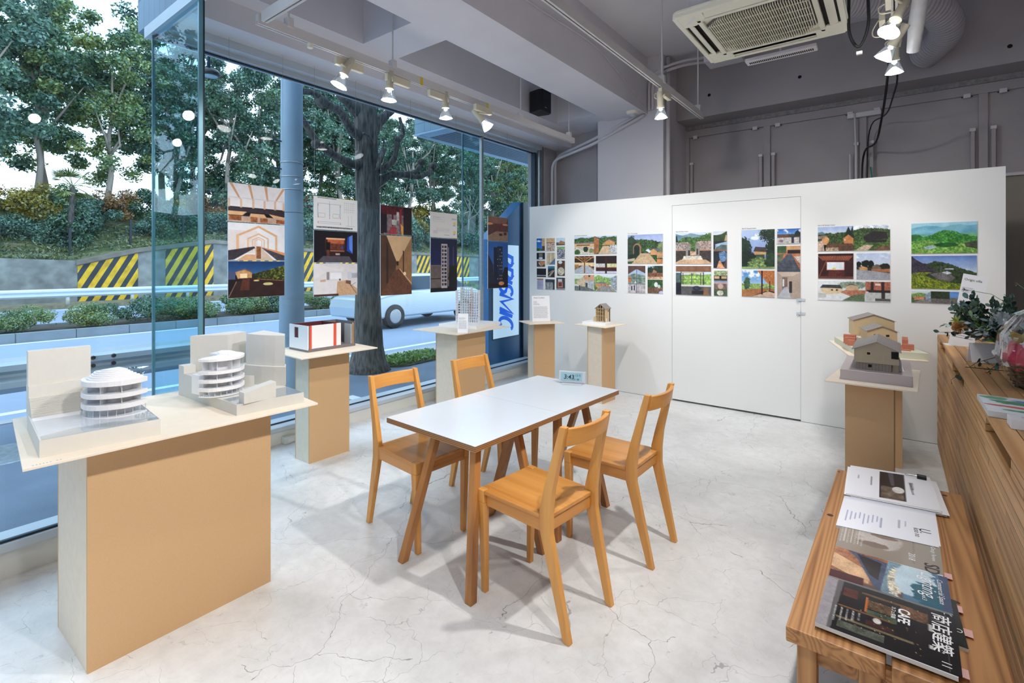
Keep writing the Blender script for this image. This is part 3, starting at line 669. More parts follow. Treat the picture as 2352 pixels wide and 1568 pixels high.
for k in range(4):
    MB().obox((0, .415, .006), (.58, .055, .006), Matrix.Rotation(R(28), 3, 'X')).xf(Matrix.Rotation(k * PI / 2, 4, 'Z')).build('louver_flap', M['acpanel'], ac)
gr = MB()
for i in range(43):
    x = -.315 + i * .015; hw = .315 - max(0, abs(x) - .22); gr.box(x - .0022, x + .0022, -hw, hw, -.012, .004)
for y in (-.21, -.105, 0, .105, .21): gr.box(-.31, .31, y - .002, y + .002, -.006, .002)
gr.build('intake_grille', M['acpanel'], ac)
MB().prism([(-.22, -.27), (.22, -.27), (.27, -.22), (.27, .22), (.22, .27), (-.22, .27), (-.27, .22), (-.27, -.22)], .005, .012).build('intake_filter', M['black'], ac)
MB().prism([(-.22, -.32), (.22, -.32), (.32, -.22), (.32, .22), (.22, .32), (-.22, .32), (-.32, .22), (-.32, -.22)], .012, .024).build('intake_frame', M['foam'], ac)
MB().box(-.40, .40, -.40, .40, .05, .36).build('unit_body', M['paintlt'], ac, bevel=.01)
MB().obox((-.385, -.385, -.001), (.09, .02, .002), Matrix.Rotation(R(-45), 3, 'Z')).build('name_plate', M['card'], ac)
for sx in (-1, 1):
    for sy in (-1, 1): MB().tube([(sx * .42, sy * .38, .2), (sx * .42, sy * .38, 1.02)], .006, 6).build('hanger_rod', M['trackw'], ac)
lv = thing('ceiling_louver', 'flat grey louvered strip behind the air conditioner', 'louver', (-.80, 4.95, 3.42))
MB().box(-.28, .28, -.06, .06, 0, .03).build('frame', M['paintlt'], lv, bevel=.006)
sl = MB()
for i in range(34): sl.box(-.25 + i * .015, -.243 + i * .015, -.02, .02, -.004, .002)
sl.build('slats', M['gap'], lv)
MB().tube([(0, 0, .03), (0, 0, .9)], .008, 6).build('hanger_rod', M['trackw'], lv)
# ducts and hanging cables
rb = MB(); pth = bend([(-.75, 5.3, 4.02), (-.1, 5.8, 4.04), (.30, 6.05, 3.98), (.44, 6.4, 3.84), (.22, 6.84, 3.76)], .3, 8)
pp = []; 
for i in range(len(pth) - 1):
    for k in range(6): pp.append(pth[i].lerp(pth[i + 1], k / 6))
L = 0; rad = []
for i, p_ in enumerate(pp):
    if i: L += (pp[i] - pp[i - 1]).length
    rad.append(.135 + .007 * math.sin(L / .035 * 2 * PI))
pp2, rad2 = [], []
tot = 150
cum = [0]
for i in range(1, len(pp)): cum.append(cum[-1] + (pp[i] - pp[i - 1]).length)
for k in range(tot * 2):
    s_ = cum[-1] * k / (tot * 2 - 1); i = max(j for j in range(len(cum)) if cum[j] <= s_ + 1e-9); i = min(i, len(pp) - 2)
    f_ = (s_ - cum[i]) / max(1e-6, cum[i + 1] - cum[i]); pp2.append(pp[i].lerp(pp[i + 1], f_)); rad2.append(.135 + .005 * math.sin(s_ / .033 * 2 * PI))
rb.tube(pp2, rad2, 20)
tag(rb.build('flexible_duct', plain('grey_flexible_duct', (176, 172, 178), 0.5, var=0.03), None, smooth=True), 'ribbed grey flexible duct curving behind the spotlights', 'duct')
tag(MB().tube([(.16, 4.2, 3.95), (.15, 4.35, 3.72), (.155, 4.55, 3.55), (.13, 4.72, 3.36), (.115, 4.86, 3.2)], [.045, .05, .044, .05, .042], 14).build('wrapped_pipe', M['whitepl'], None, smooth=True), 'white tape-wrapped pipe end hanging beside the spotlights', 'pipe')
tag(MB().tube(bend([(-.25, 4.2, 3.7), (-.26, 4.3, 3.22), (-.20, 4.33, 3.10), (-.14, 4.3, 3.24), (-.15, 4.2, 3.7)], .08), .010, 8).build('hanging_cable', M['blackrub'], None, smooth=True), 'black cable loop hanging right of the air conditioner', 'cable')
tag(MB().box(-.215, -.180, 4.318, 4.342, 3.078, 3.098).build('cable_connector', M['card']), 'small white connector under the black cable loop', 'connector')
tag(MB().tube(bend([(-.02, 5.0, 3.36), (-.06, 5.6, 3.1), (-.15, 6.6, 2.85), (-.30, 7.17, 2.95), (-.30, 7.18, 2.2), (-.29, 7.18, .5)], .3), .010, 8).build('hanging_cable', M['blackrub'], None, smooth=True), 'thick black cable swinging from the spotlights to the far wall', 'cable')
tag(MB().tube(bend([(.0, 5.06, 3.34), (.03, 5.5, 3.2), (-.06, 6.6, 3.15), (-.24, 7.18, 3.25), (-.26, 7.18, 2.2), (-.25, 7.18, .5)], .3), .007, 8).build('hanging_cable', M['blackrub'], None, smooth=True), 'thin black cable beside the thick one on the far wall', 'cable')
tag(MB().tube([(-.22, 7.17, 2.72), (-.20, 7.16, 2.55), (-.21, 7.17, 2.4), (-.2, 7.17, 1.5)], .007, 8).build('network_cable', plain('teal_cable', (40, 130, 120), .5, var=0), None, smooth=True), 'teal network cable in the bundle on the far wall', 'cable')
tag(MB().tube([(-.36, 7.2, .5), (-.36, 7.2, 2.9), (-.375, 7.2, 3.38)], .011, 8).build('conduit', M['paintlt'], None, smooth=True), 'grey thin conduit behind the cable bundle', 'pipe')
tag(MB().tube([(-.42, 7.2, .5), (-.42, 7.2, 2.9)], .012, 8).build('conduit', M['paintlt'], None, smooth=True), 'grey short conduit left of the cable bundle', 'pipe')
tag(MB().box(-.45, -.12, 7.20, 7.24, 3.33, 3.39).build('cable_bracket', M['paintlt'], None, bevel=.01), 'pale bracket plate above the cable bundle', 'bracket')
# ------------------------------------------------------------ chairs
def make_chair():
    t = thing('dining_chair', 'x', 'chair', group='chairs around the white table')
    m = MB(); m.hexa([(-.158, -.205, .475), (.158, -.205, .475), (.165, .205, .475), (-.165, .205, .475)], [(-.185, -.205, .500), (.185, -.205, .500), (.196, .212, .500), (-.196, .212, .500)])
    sm = MB().prism([(-.150, -.205), (-.150, -.165), (-.184, -.165), (-.193, .172), (-.158, .172), (-.158, .212), (.158, .212), (.158, .172), (.193, .172), (.184, -.165), (.150, -.165), (.150, -.205)], .482, .500)
    sm.build('seat', M['oaky'], t, bevel=.002)
    for s in (-1, 1):
        x0, x1 = sorted((s * .160, s * .196))
        MB().hexa([(s * .165 - .014, .180, 0), (s * .165 + .014, .180, 0), (s * .165 + .014, .206, 0), (s * .165 - .014, .206, 0)],
                  [(x0, .170, .44), (x1, .170, .44), (x1, .212, .44), (x0, .212, .44)]).hexa([(x0, .170, .44), (x1, .170, .44), (x1, .212, .44), (x0, .212, .44)], [(x0, .174, .501), (x1, .174, .501), (x1, .214, .501), (x0, .214, .501)]).build('leg', M['oak'], t, bevel=.003)
        a, b_ = sorted((s * .156, s * .186)); c0, c1 = sorted((s * .148, s * .176)); e0, e1 = sorted((s * .150, s * .176))
        lv = [(0.0, -.318, -.286, c0, c1), (.43, -.226, -.168, a, b_), (.52, -.226, -.166, a, b_), (.62, -.236, -.190, a, b_), (.900, -.300, -.268, e0, e1)]
        mb = MB()
        for (z0, ya, yb, xa, xb), (z1, yc, yd, xc, xd) in zip(lv[:-1], lv[1:]):
            mb.hexa([(xa, ya, z0), (xb, ya, z0), (xb, yb, z0), (xa, yb, z0)], [(xc, yc, z1), (xd, yc, z1), (xd, yd, z1), (xc, yd, z1)])
        # one welded post that is leg and back upright at once
        vs = []; fs = []
        for i, (z, ya, yb, xa, xb) in enumerate(lv): vs += [(xa, ya, z), (xb, ya, z), (xb, yb, z), (xa, yb, z)]
        for i in range(4):
            for j in range(4): fs.append((i * 4 + j, i * 4 + (j + 1) % 4, i * 4 + 4 + (j + 1) % 4, i * 4 + 4 + j))
        fs += [(3, 2, 1, 0), (16, 17, 18, 19)]
        MB().add(vs, fs).build('back_post_leg', M['oak'], t, bevel=.003)
        x = s * .168
        MB().hexa([(x - .010, -.20, .425), (x + .010, -.20, .425), (x + .014, .175, .425), (x - .006 if s > 0 else x - .010, .175, .425)],
                  [(x - .010, -.20, .482), (x + .014, -.20, .482), (x + .020, .175, .482), (x - .010, .175, .482)]).build('side_rail', M['oaky'], t, bevel=.002)
    MB().box(-.160, .160, .186, .206, .425, .482).build('front_rail', M['oakx'], t, bevel=.002)
    MB().box(-.156, .156, -.200, -.178, .425, .482).build('back_rail', M['oakx'], t, bevel=.002)
    # crest rail, bowed backwards
    vs = []; n = 9
    for i in range(n + 1):
        u = -1 + 2 * i / n; x = u * .155; bow = -.028 * (1 - u * u); zt = .893 - .004 * (1 - u * u)
        vs += [(x, -.290 + bow, .812 + .002), (x, -.268 + bow, .812), (x, -.276 + bow - .006, zt), (x, -.298 + bow - .006, zt)]
    fs = [(i * 4 + j, i * 4 + (j + 1) % 4, i * 4 + 4 + (j + 1) % 4, i * 4 + 4 + j) for i in range(n) for j in range(4)] + [(3, 2, 1, 0), (n * 4, n * 4 + 1, n * 4 + 2, n * 4 + 3)]
    MB().add(vs, fs).build('crest_rail', M['oakx'], t, bevel=.003)
    return t
ch = make_chair()
def put(o, loc, rz): o.matrix_basis = Matrix.Translation(loc) @ Matrix.Rotation(rz, 4, 'Z')
put(ch, (-1.365, 1.985, 0), R(84.3)); ch['label'] = 'honey-coloured wooden chair nearest the camera, its back to us'
dup(ch, (-1.302, 2.668, 0), R(89), 'honey-coloured wooden chair on the right side, farther from the camera')
dup(ch, (-2.245, 2.035, 0), R(-95), 'honey-coloured wooden chair at the near left, seat facing us')
dup(ch, (-2.205, 2.715, 0), R(-93.5), 'honey-coloured wooden chair at the far left, mostly hidden by the table')

# ------------------------------------------------------------ tables
def make_table(lbl):
    t = thing('square_table', lbl, 'table', (0, 0, 0), 0, 'two tables pushed together')
    MB().box(-.346, .346, -.346, .346, .700, .7275).build('tabletop', M['ply'], t, bevel=.0015)
    MB().box(-.3455, .3455, -.3455, .3455, .7275, .730).build('laminate', M['laminate'], t)
    c0 = Vector((-1.8815, 2.109, 0)); iv = Matrix.Rotation(R(3), 4, 'Z')
    for (fx, fy), (tx, ty) in (((-1.570, 1.732), (-1.630, 1.835)), ((-2.078, 1.757), (-1.935, 1.875)), ((-1.535, 2.275), (-1.665, 2.205)), ((-2.036, 2.419), (-1.715, 2.262))):
        f = iv @ (Vector((fx, fy, 0)) - c0); p = iv @ (Vector((tx, ty, 0)) - c0); h = .021
        d = (p - f); s = .020
        MB().hexa([(f.x - h, f.y - h, 0), (f.x + h, f.y - h, 0), (f.x + h, f.y + h, 0), (f.x - h, f.y + h, 0)], [(p.x - s, p.y - s, .700), (p.x + s, p.y - s, .700), (p.x + s, p.y + s, .700), (p.x - s, p.y + s, .700)]).build('leg', M['legwood'], t, bevel=.003)
    MB().box(-.02, .27, -.27, -.235, .665, .700).box(.06, .27, .10, .135, .665, .700).box(.18, .215, -.25, .12, .665, .700).build('under_frame', M['legwood'], t, bevel=.002)
    return t
tb = make_table('white-topped square table with plywood edge, the nearer half')
put(tb, (-1.8815, 2.109, 0), R(-3))
dup(tb, (-1.846, 2.801, 0), R(-3), 'white-topped square table with plywood edge, the farther half carrying the clock')

# clock
ck = thing('desk_clock', 'silver digital desk clock showing 3:43 on the far table', 'clock', (-1.825, 3.085, .7302), R(22))
tl = Matrix.Rotation(R(-14), 4, 'X')
MB().box(-.095, .095, -.006, .006, .008, .088).xf(tl).build('clock_case', M['silver'], ck, bevel=.003)
MB().box(-.080, .072, -.0075, -.0062, .020, .078).xf(tl).build('display', M['lcd'], ck)
MB().box(-.07, .075, -.045, .03, 0, .007).build('foot', M['silver'], ck, bevel=.002)
mx = tl @ frame3((1, 0, 0), (0, 0, 1), (-.060, -.0082, .032))
writing('digits', '3:43', .044, M['lcdink'], ck, mx, .0002, shear=.1, bold=.0006)
writing('small_digits', '12 5', .022, M['lcdink'], ck, tl @ frame3((1, 0, 0), (0, 0, 1), (.022, -.0082, .052)), .0002)
writing('small_digits', '21 48', .018, M['lcdink'], ck, tl @ frame3((1, 0, 0), (0, 0, 1), (.010, -.0082, .026)), .0002)

# ------------------------------------------------------------ plinths
GP = 'pale board plinths'
def plinth(lbl, quad_top, base, z=.88, th=.009, name='display_plinth', base_rot=None):
    """quad_top: four world corners of the board; base: four world corners of the hollow column"""
    c = (sum(p[0] for p in quad_top) / 4, sum(p[1] for p in quad_top) / 4, 0)
    t = thing(name, lbl, 'plinth', c, 0, GP)
    lo = [(p[0], p[1], z - th) for p in quad_top]; hi = [(p[0], p[1], z) for p in quad_top]
    MB().hexa(lo, hi).build('top_board', M['mdftop'], t, world=True, bevel=.001)
    tk = .012; n = len(base)
    # two wide boards (brown) and two edge boards (paler)
    ctr = Vector((sum(p[0] for p in base) / 4, sum(p[1] for p in base) / 4, 0))
    for i in range(4):
        a = Vector((base[i][0], base[i][1], 0)); b = Vector((base[(i + 1) % 4][0], base[(i + 1) % 4][1], 0)); d = (b - a).normalized(); nn = Vector((d.y, -d.x, 0))
        if (a - ctr).dot(nn) < 0: nn = -nn
        e = 0.0 if i % 2 == 0 else tk
        a2, b2 = a + d * e, b - d * e
        MB().hexa([tuple(a2), tuple(b2), tuple(b2 - nn * tk), tuple(a2 - nn * tk)], [tuple(v + Vector((0, 0, z - th))) for v in (a2, b2, b2 - nn * tk, a2 - nn * tk)]).build('side_board', M['mdf'] if i % 2 == 0 else M['mdflt'], t, world=True)
    return t
# base corners run: near-right edge first so board 0 and 2 are the wide brown ones facing +X / -X
plinth('long pale board desk in front left carrying two white models', [(-2.364, .336), (-2.317, 1.408), (-3.129, 1.49), (-3.176, .418)], [(-2.470, .531), (-2.470, 1.244), (-2.898, 1.235), (-2.898, .523)], name='display_desk')
plinth('narrow plinth behind the desk carrying the red-edged room model', [(-3.50, 1.99), (-3.47, 2.66), (-4.05, 2.69), (-4.08, 2.02)], [(-3.68, 2.162), (-3.672, 2.522), (-3.880, 2.527), (-3.883, 2.157)])
plinth('plinth by the window carrying the white lattice tower model', [(-3.47, 3.63), (-3.465, 4.48), (-4.135, 4.49), (-4.14, 3.63)], [(-3.60, 3.77), (-3.60, 4.214), (-3.923, 4.214), (-3.923, 3.77)])
plinth('small turned plinth by the window end carrying only a text card', [(-3.41, 4.79), (-3.15, 5.155), (-3.475, 5.36), (-3.735, 5.0)], [(-3.445, 4.935), (-3.275, 5.130), (-3.430, 5.215), (-3.600, 5.020)])
plinth('plinth against the partition carrying the small gabled house model', [(-2.545, 5.04), (-2.50, 5.48), (-2.945, 5.545), (-2.99, 5.11)], [(-2.62, 5.105), (-2.60, 5.385), (-2.842, 5.405), (-2.826, 5.125)])
# the two on the right show their wide brown board to the camera side
plinth('brown plinth on the right carrying the front stone-based house model', [(-.336, 3.55), (.103, 3.545), (.138, 4.27), (-.27, 4.27)], [(-.239, 3.66), (-.002, 3.66), (.005, 4.05), (-.232, 4.05)])
plinth('plinth on the right against the partition, mostly hidden behind the front one', [(-.27, 4.61), (.2, 4.71), (-.05, 5.55), (-.484, 5.45)], [(-.22, 4.86), (.05, 4.9), (-.05, 5.3), (-.33, 5.25)])
dk_ = [o for o in COL.objects if o.name.startswith('display_desk')][0]; cm = MB()
for i in range(9):
    if i != 6: cm.hexa([(-2.378 + .0006 * i, .362 + .009 * i, .8801), (-2.378 + .0006 * i, .367 + .009 * i, .8801), (-2.386 + .0006 * i, .368 + .009 * i, .8801), (-2.386 + .0006 * i, .363 + .009 * i, .8801)], [(-2.378 + .0006 * i, .362 + .009 * i, .8804), (-2.378 + .0006 * i, .367 + .009 * i, .8804), (-2.386 + .0006 * i, .368 + .009 * i, .8804), (-2.386 + .0006 * i, .363 + .009 * i, .8804)])
cm.build('faint_caption', plain('faint_grey_print', (190, 184, 180), .7, var=0), dk_, world=True)
# ------------------------------------------------------------ architectural models
ZT = .8802
def quadbox(mb, q, z0, z1): return mb.hexa([(a, b, z0) for a, b in q], [(a, b, z1) for a, b in q])
def drum(t, c, r, z0, zs, a0, a1, roofh, rise=0.0, core=.72):
    """open round building: slabs are sectors, a set-back core between them, acrylic skin and thin posts"""
    def sector(rr, za, zb, b0=a0, b1=a1, jag=0.0, n=26):
        poly = [(c[0], c[1])] if b1 - b0 < 2 * PI - .01 else []
        for i in range(n + 1):
            a = b0 + (b1 - b0) * i / n; q = rr * (1 + (jag if (i // 3) % 2 else 0)); poly.append((c[0] + q * math.cos(a), c[1] + q * math.sin(a)))
        return MB().prism(poly, za, zb)
    sector(r * .99, z0, z0 + .003).build('ground_plate', M['card'], t, world=True)
    for k, (za, zb) in enumerate(zs): sector(r, za, zb, jag=.015).build('floor_slab', M['card'], t, world=True)
    m = MB()
    for (za, zb), (zc, zd) in zip(zs[:-1], zs[1:]):
        n = 7
        for i in range(n):
            a = a0 + .12 + (a1 - a0 - .24) * i / (n - 1); d = Vector((math.cos(a), math.sin(a), 0)); s = Vector((-d.y, d.x, 0)) * .0015; p0 = Vector((c[0], c[1], 0)) + d * r * .3; p1 = Vector((c[0], c[1], 0)) + d * r * .86
            m.hexa([tuple(p0 - s + Vector((0, 0, zb))), tuple(p1 - s + Vector((0, 0, zb))), tuple(p1 + s + Vector((0, 0, zb))), tuple(p0 + s + Vector((0, 0, zb)))], [tuple(p0 - s + Vector((0, 0, zc))), tuple(p1 - s + Vector((0, 0, zc))), tuple(p1 + s + Vector((0, 0, zc))), tuple(p0 + s + Vector((0, 0, zc)))])
    m.build('partition_fins', M['card'], t, world=True)
    sector(r * .55, z0 + .003, zs[-1][0]).build('inner_core', M['card'], t, world=True)
    ps = MB()
    for i in range(19):
        a = a0 + (a1 - a0) * i / 18; x, y = c[0] + r * .93 * math.cos(a), c[1] + r * .93 * math.sin(a); ps.tube([(x, y, z0), (x, y, zs[0][0])], .0011, 5)
    ps.build('posts', M['card'], t, world=True)
    MB().lathe([(r * .955, z0 + .002), (r * .955, zs[-1][0])], (c[0], c[1], 0), 36, None, a0, a1).build('acrylic_skin', M['acrylic'], t, world=True, smooth=True)
    for i in range(6):
        b0 = a0 + (a1 - a0) * i / 9
        sector(r * (.86 - .06 * i), zs[-1][1] + roofh * i / 6, zs[-1][1] + roofh * (i + 1) / 6, b0, a1 - .1 * i).build('roof_step', M['card'], t, world=True)

A = thing('architectural_model', 'white site model with round building and tall grey backdrop, left on the desk', 'model', (-2.66, .60, ZT), 0, 'white models on the desk')
qa = [(-2.454, .393), (-2.398, .751), (-2.876, .789), (-2.932, .431)]
quadbox(MB(), qa, ZT, .944).build('base_box', M['creamcard'], A, world=True)
quadbox(MB(), [(-2.450, .397), (-2.402, .747), (-2.700, .772), (-2.76, .421)], .9445, .9475).build('acrylic_sheet', M['acrylic'], A, world=True)
MB().prism([(-2.50, .40), (-2.53, .50), (-2.52, .60), (-2.46, .70), (-2.44, .748), (-2.868, .782), (-2.925, .437)], .9441, .946).build('street_layer', M['card'], A, world=True)
quadbox(MB(), [(-2.905, .430), (-2.882, .632), (-2.930, .637), (-2.950, .432)], .944, 1.212).build('backdrop_block', M['creamcard'], A, world=True)
quadbox(MB(), [(-2.885, .429), (-2.862, .632), (-2.930, .638), (-2.951, .431)], .944, 1.068).build('backdrop_block', M['creamcard'], A, world=True)
for i in range(17):
    f = i / 16; o_ = rng.uniform(-.002, .002)
    quadbox(MB(), [(-2.82 - .045 * f + o_, .428), (-2.80 - .045 * f + o_, .628), (-2.92, .635), (-2.948, .431)], .944 + .0046 * i, .944 + .0046 * (i + 1) - .0006).build('contour_layer', M['creamcard'], A, world=True)
MB().prism([(-2.79, .63), (-2.80, .66), (-2.83, .68), (-2.84, .68), (-2.81, .65), (-2.80, .63)], .944, 1.012).build('curved_wall', M['greycard'], A, world=True)
drum(A, (-2.668, .680), .124, .947, [(.982, 1.001), (1.028, 1.046), (1.078, 1.098)], R(-215), R(38), .040)
MB().prism([(-2.70, .73), (-2.66, .70), (-2.62, .75), (-2.66, .79)], 1.10, 1.125).build('clear_rooflight', M['acrylic'], A, world=True)

B = thing('architectural_model', 'grey site model with round white building and curved tower blocks, right on the desk', 'model', (-2.7, 1.2, ZT), 0, 'white models on the desk')
qb = [(-2.415, 1.058), (-2.381, 1.369), (-3.03, 1.40), (-3.06, 1.041)]
quadbox(MB(), qb, ZT, .931).build('base_box', M['greycard'], B, world=True)
quadbox(MB(), [(-2.42, 1.062), (-2.386, 1.364), (-2.56, 1.374), (-2.56, 1.058)], .9312, .934).build('acrylic_sheet', M['acrylic'], B, world=True)
MB().prism([(-3.06, 1.0415), (-2.995, 1.043), (-2.995, 1.10), (-3.058, 1.10)], .931, 1.040).build('corner_block', M['greycard'], B, world=True)
MB().prism([(-2.995, 1.043), (-2.90, 1.046), (-2.93, 1.12), (-3.0, 1.12)], .931, 1.0).build('corner_block', M['greycard'], B, world=True)
MB().prism([(-3.04, 1.09), (-2.925, 1.235), (-2.985, 1.36), (-3.06, 1.34)], .931, 1.192).build('tall_block', M['greycard'], B, world=True)
MB().prism([(-2.85, 1.300), (-2.79, 1.312), (-2.72, 1.335), (-2.66, 1.362), (-2.612, 1.390), (-2.68, 1.43), (-2.92, 1.43)], .931, 1.197).build('curved_tower', M['greycard'], B, world=True)
MB().prism([(-2.87, 1.270), (-2.79, 1.285), (-2.71, 1.315), (-2.64, 1.350), (-2.588, 1.384), (-2.66, 1.425), (-2.92, 1.425)], .931, 1.032).build('curved_podium', M['greycard'], B, world=True)
MB().prism([(1.085, .931), (1.085, .982), (1.125, .990), (1.236, 1.008), (1.236, .931)], -2.455, -2.402, lambda a, b, c: (c, a, b)).build('front_block', M['greycard'], B, world=True)
MB().prism([(-2.79, 1.20), (-2.74, 1.225), (-2.70, 1.27), (-2.705, 1.275), (-2.745, 1.235), (-2.79, 1.21)], .931, .99).build('curved_wall', M['greycard'], B, world=True)
drum(B, (-2.715, 1.105), .112, .934, [(.962, .978), (1.003, 1.018), (1.045, 1.060), (1.108, 1.120)], R(-75), R(180), .016)
MB().prism([(-2.74, 1.04), (-2.66, 1.05), (-2.65, 1.13), (-2.74, 1.13)], 1.06, 1.110).build('stair_box', M['card'], B, world=True)
MB().prism([(-2.80, 1.01), (-2.735, 1.02), (-2.735, 1.08), (-2.80, 1.08)], .934, 1.03).build('stair_box', M['card'], B, world=True)

P1 = thing('architectural_model', 'open white room model with red strips and maroon lining on the narrow plinth', 'model', (-3.84, 2.38, ZT))
z1 = 1.090
MB().box(-3.985, -3.700, 2.163, 2.602, ZT, .897).build('base_slab', M['foam'], P1, world=True)
lf = MB().box(-3.985, -3.905, 2.163, 2.170, .897, z1).box(-3.845, -3.704, 2.163, 2.170, .897, z1).box(-3.905, -3.845, 2.163, 2.170, .897, .985).box(-3.905, -3.845, 2.163, 2.170, 1.070, z1)
lf.build('end_wall', M['card'], P1, world=True)
MB().box(-3.905, -3.900, 2.163, 2.200, .985, 1.070).box(-3.850, -3.845, 2.163, 2.200, .985, 1.070).build('window_frame', M['foam'], P1, world=True)
MB().box(-3.712, -3.704, 2.170, 2.178, .905, z1).build('corner_strip', M['foam'], P1, world=True)
MB().box(-3.711, -3.702, 2.178, 2.196, .905, z1).build('red_strip', M['redm'], P1, world=True)
MB().box(-3.711, -3.703, 2.196, 2.392, .905, z1).box(-3.711, -3.703, 2.418, 2.462, .905, z1).build('side_wall', M['card'], P1, world=True)
MB().box(-3.711, -3.702, 2.392, 2.418, .905, z1).build('red_strip', M['redm'], P1, world=True)
MB().box(-3.985, -3.978, 2.170, 2.602, .897, z1).box(-3.985, -3.704, 2.594, 2.602, .897, z1).build('back_wall', M['foam'], P1, world=True)
MB().box(-3.978, -3.711, 2.168, 2.176, .897, z1 - .002).box(-3.978, -3.970, 2.176, 2.46, .897, z1 - .002).box(-3.978, -3.711, 2.45, 2.46, .897, z1 - .002).box(-3.718, -3.711, 2.176, 2.46, .897, z1 - .003).build('maroon_lining', M['maroon'], P1, world=True)
MB().box(-3.978, -3.74, 2.462, 2.468, .897, 1.06).box(-3.80, -3.704, 2.56, 2.568, .897, 1.07).build('inner_wall', M['silver'], P1, world=True)
MB().box(-3.709, -3.703, 2.575, 2.585, .897, 1.08).build('wood_strip', M['mdf'], P1, world=True)
MB().box(-3.73, -3.700, 2.168, 2.602, .897, .905).build('floor_edge', M['foam'], P1, world=True)

LT = thing('architectural_model', 'white open lattice tower model on a square base by the window', 'model', (-3.87, 4.26, ZT))
quadbox(MB(), [(-4.079, 3.967), (-3.592, 4.053), (-3.653, 4.551), (-4.14, 4.465)], ZT, .915).build('base_slab', M['card'], LT, world=True, bevel=.001)
def lattice(o, ang, nx, ny, nz, bx, by, bz, z0, w=.0022):
    m = MB(); mt = Matrix.Translation((o[0], o[1], z0)) @ Matrix.Rotation(ang, 4, 'Z'); q = MB()
    for i in range(nx + 1):
        for j in range(ny + 1):
            if 0 < i < nx and 0 < j < ny: continue
            q.box(i * bx - w, i * bx + w, j * by - w, j * by + w, 0, nz * bz)
    for k in range(1, nz + 1):
        z = k * bz
        for j in (0, ny): q.box(0, nx * bx, j * by - w, j * by + w, z - w, z + w)
        for i in range(0, nx + 1, 1):
            q.box(i * bx - w * .8, i * bx + w * .8, 0, ny * by, z - w * .6, z + w * .6)
    return q.xf(mt)
la = R(31)
lattice((-4.025, 4.185), la, 10, 4, 12, .0262, .03, .0305, .915).build('lattice_frame', M['card'], LT, world=True)
lattice((-4.06, 4.30), la, 5, 3, 13, .0262, .03, .0305, .915).build('rear_lattice_frame', M['card'], LT, world=True)
sr = MB()
for i in (5, 6, 7, 8, 9): sr.box(i * .0262 + .008, i * .0262 + .014, .05, .055, .06, .34)
sr.xf(Matrix.Translation((-4.025, 4.185, .915)) @ Matrix.Rotation(la, 4, 'Z')).build('red_cards', M['brickm'], LT, world=True)

def card_stand(lbl, org, ang, w, h, tilt, title, body, seed, tsize=.016, cat='text card', mirror=1):
    t = thing('text_card', lbl, cat, org, ang, 'printed text cards')
    tl_ = Matrix.Rotation(R(-tilt), 4, 'X')
    MB().box(-w / 2, w / 2, 0, .004, 0, h).xf(tl_).build('card_sheet', M['paper'], t)
    MB().hexa([(-w / 2, 0, 0), (w / 2, 0, 0), (w / 2, h * .45 * math.sin(R(tilt)) + .06, 0), (-w / 2, h * .45 * math.sin(R(tilt)) + .06, 0)], [(-w / 2, .002, .003), (w / 2, .002, .003), (w / 2, h * .45 * math.sin(R(tilt)) + .06, .003), (-w / 2, h * .45 * math.sin(R(tilt)) + .06, .003)]).build('foot', M['paper'], t)
    p = Pic(w * .86, h * .80, 420, seed); p.a[:] = (240, 241, 244)
    y = .02
    for (n, fr_, rag) in body: p.lines(0, y, fr_, y + n * .035, n, (150, 152, 162), .42, rag); y += n * .035 + .05
    me = p.mesh('text_lines', (-w * .43, -.0006, h * .80), (w * .86, 0, 0), (0, 0, -h * .78)); me.transform(tl_)
    o = bpy.data.objects.new('text_lines', me); COL.objects.link(o); o.parent = t
    if title: writing('card_title', title, tsize, M['ink'], t, tl_ @ frame3((1, 0, 0), (0, 0, 1), (-w * .40, -.0008, h * .90)), .0001)
    return t
card_stand('white text card leaning on the lattice tower plinth', (-3.50, 3.74, ZT + .001), R(35), .105, .20, 14, '', [(4, .8, .4), (16, .95, .1)], 3)
card_stand('white text card titled Hotel Comfact, alone on its plinth', (-3.45, 5.10, ZT + .001), R(48), .225, .315, 8, 'Hotel Comfact', [(6, .45, .5), (17, .95, .08)], 4, .023)

def gable(t, x0, x1, y0, y1, z0, ze, zr, wm, rm, oh=.008, wins=(), ridge=None, th=.003):
    xr = ridge if ridge is not None else (x0 + x1) / 2
    MB().prism([(x0, z0), (x1, z0), (x1, ze), (xr, zr), (x0, ze)], y0, y1, lambda a, b, c: (a, c, b)).build('house_body', wm, t, world=True)
    for (xa, za, xb, zb) in ((x0 - oh, ze - oh * (zr - ze) / (xr - x0), xr, zr), (xr, zr, x1 + oh, ze - oh * (zr - ze) / (x1 - xr))):
        MB().hexa([(xa, y0 - oh, za + .001), (xb, y0 - oh, zb + .001), (xb, y1 + oh, zb + .001), (xa, y1 + oh, za + .001)], [(xa, y0 - oh, za + th + .001), (xb, y0 - oh, zb + th + .001), (xb, y1 + oh, zb + th + .001), (xa, y1 + oh, za + th + .001)]).build('roof_plane', rm, t, world=True)
    for (a, b, c, d) in wins:
        w_ = MB().box(a, b, y0 - .0012, y0 - .0002, c, d).build('window', M['gap'], t, world=True)
        MB().box(a - .003, a, y0 - .002, y0, c, d).box(b, b + .003, y0 - .002, y0, c, d).box(a - .003, b + .003, y0 - .002, y0, c - .003, c).box(a - .003, b + .003, y0 - .002, y0, d, d + .003).build('window_frame', M['kraft'], t, world=True)

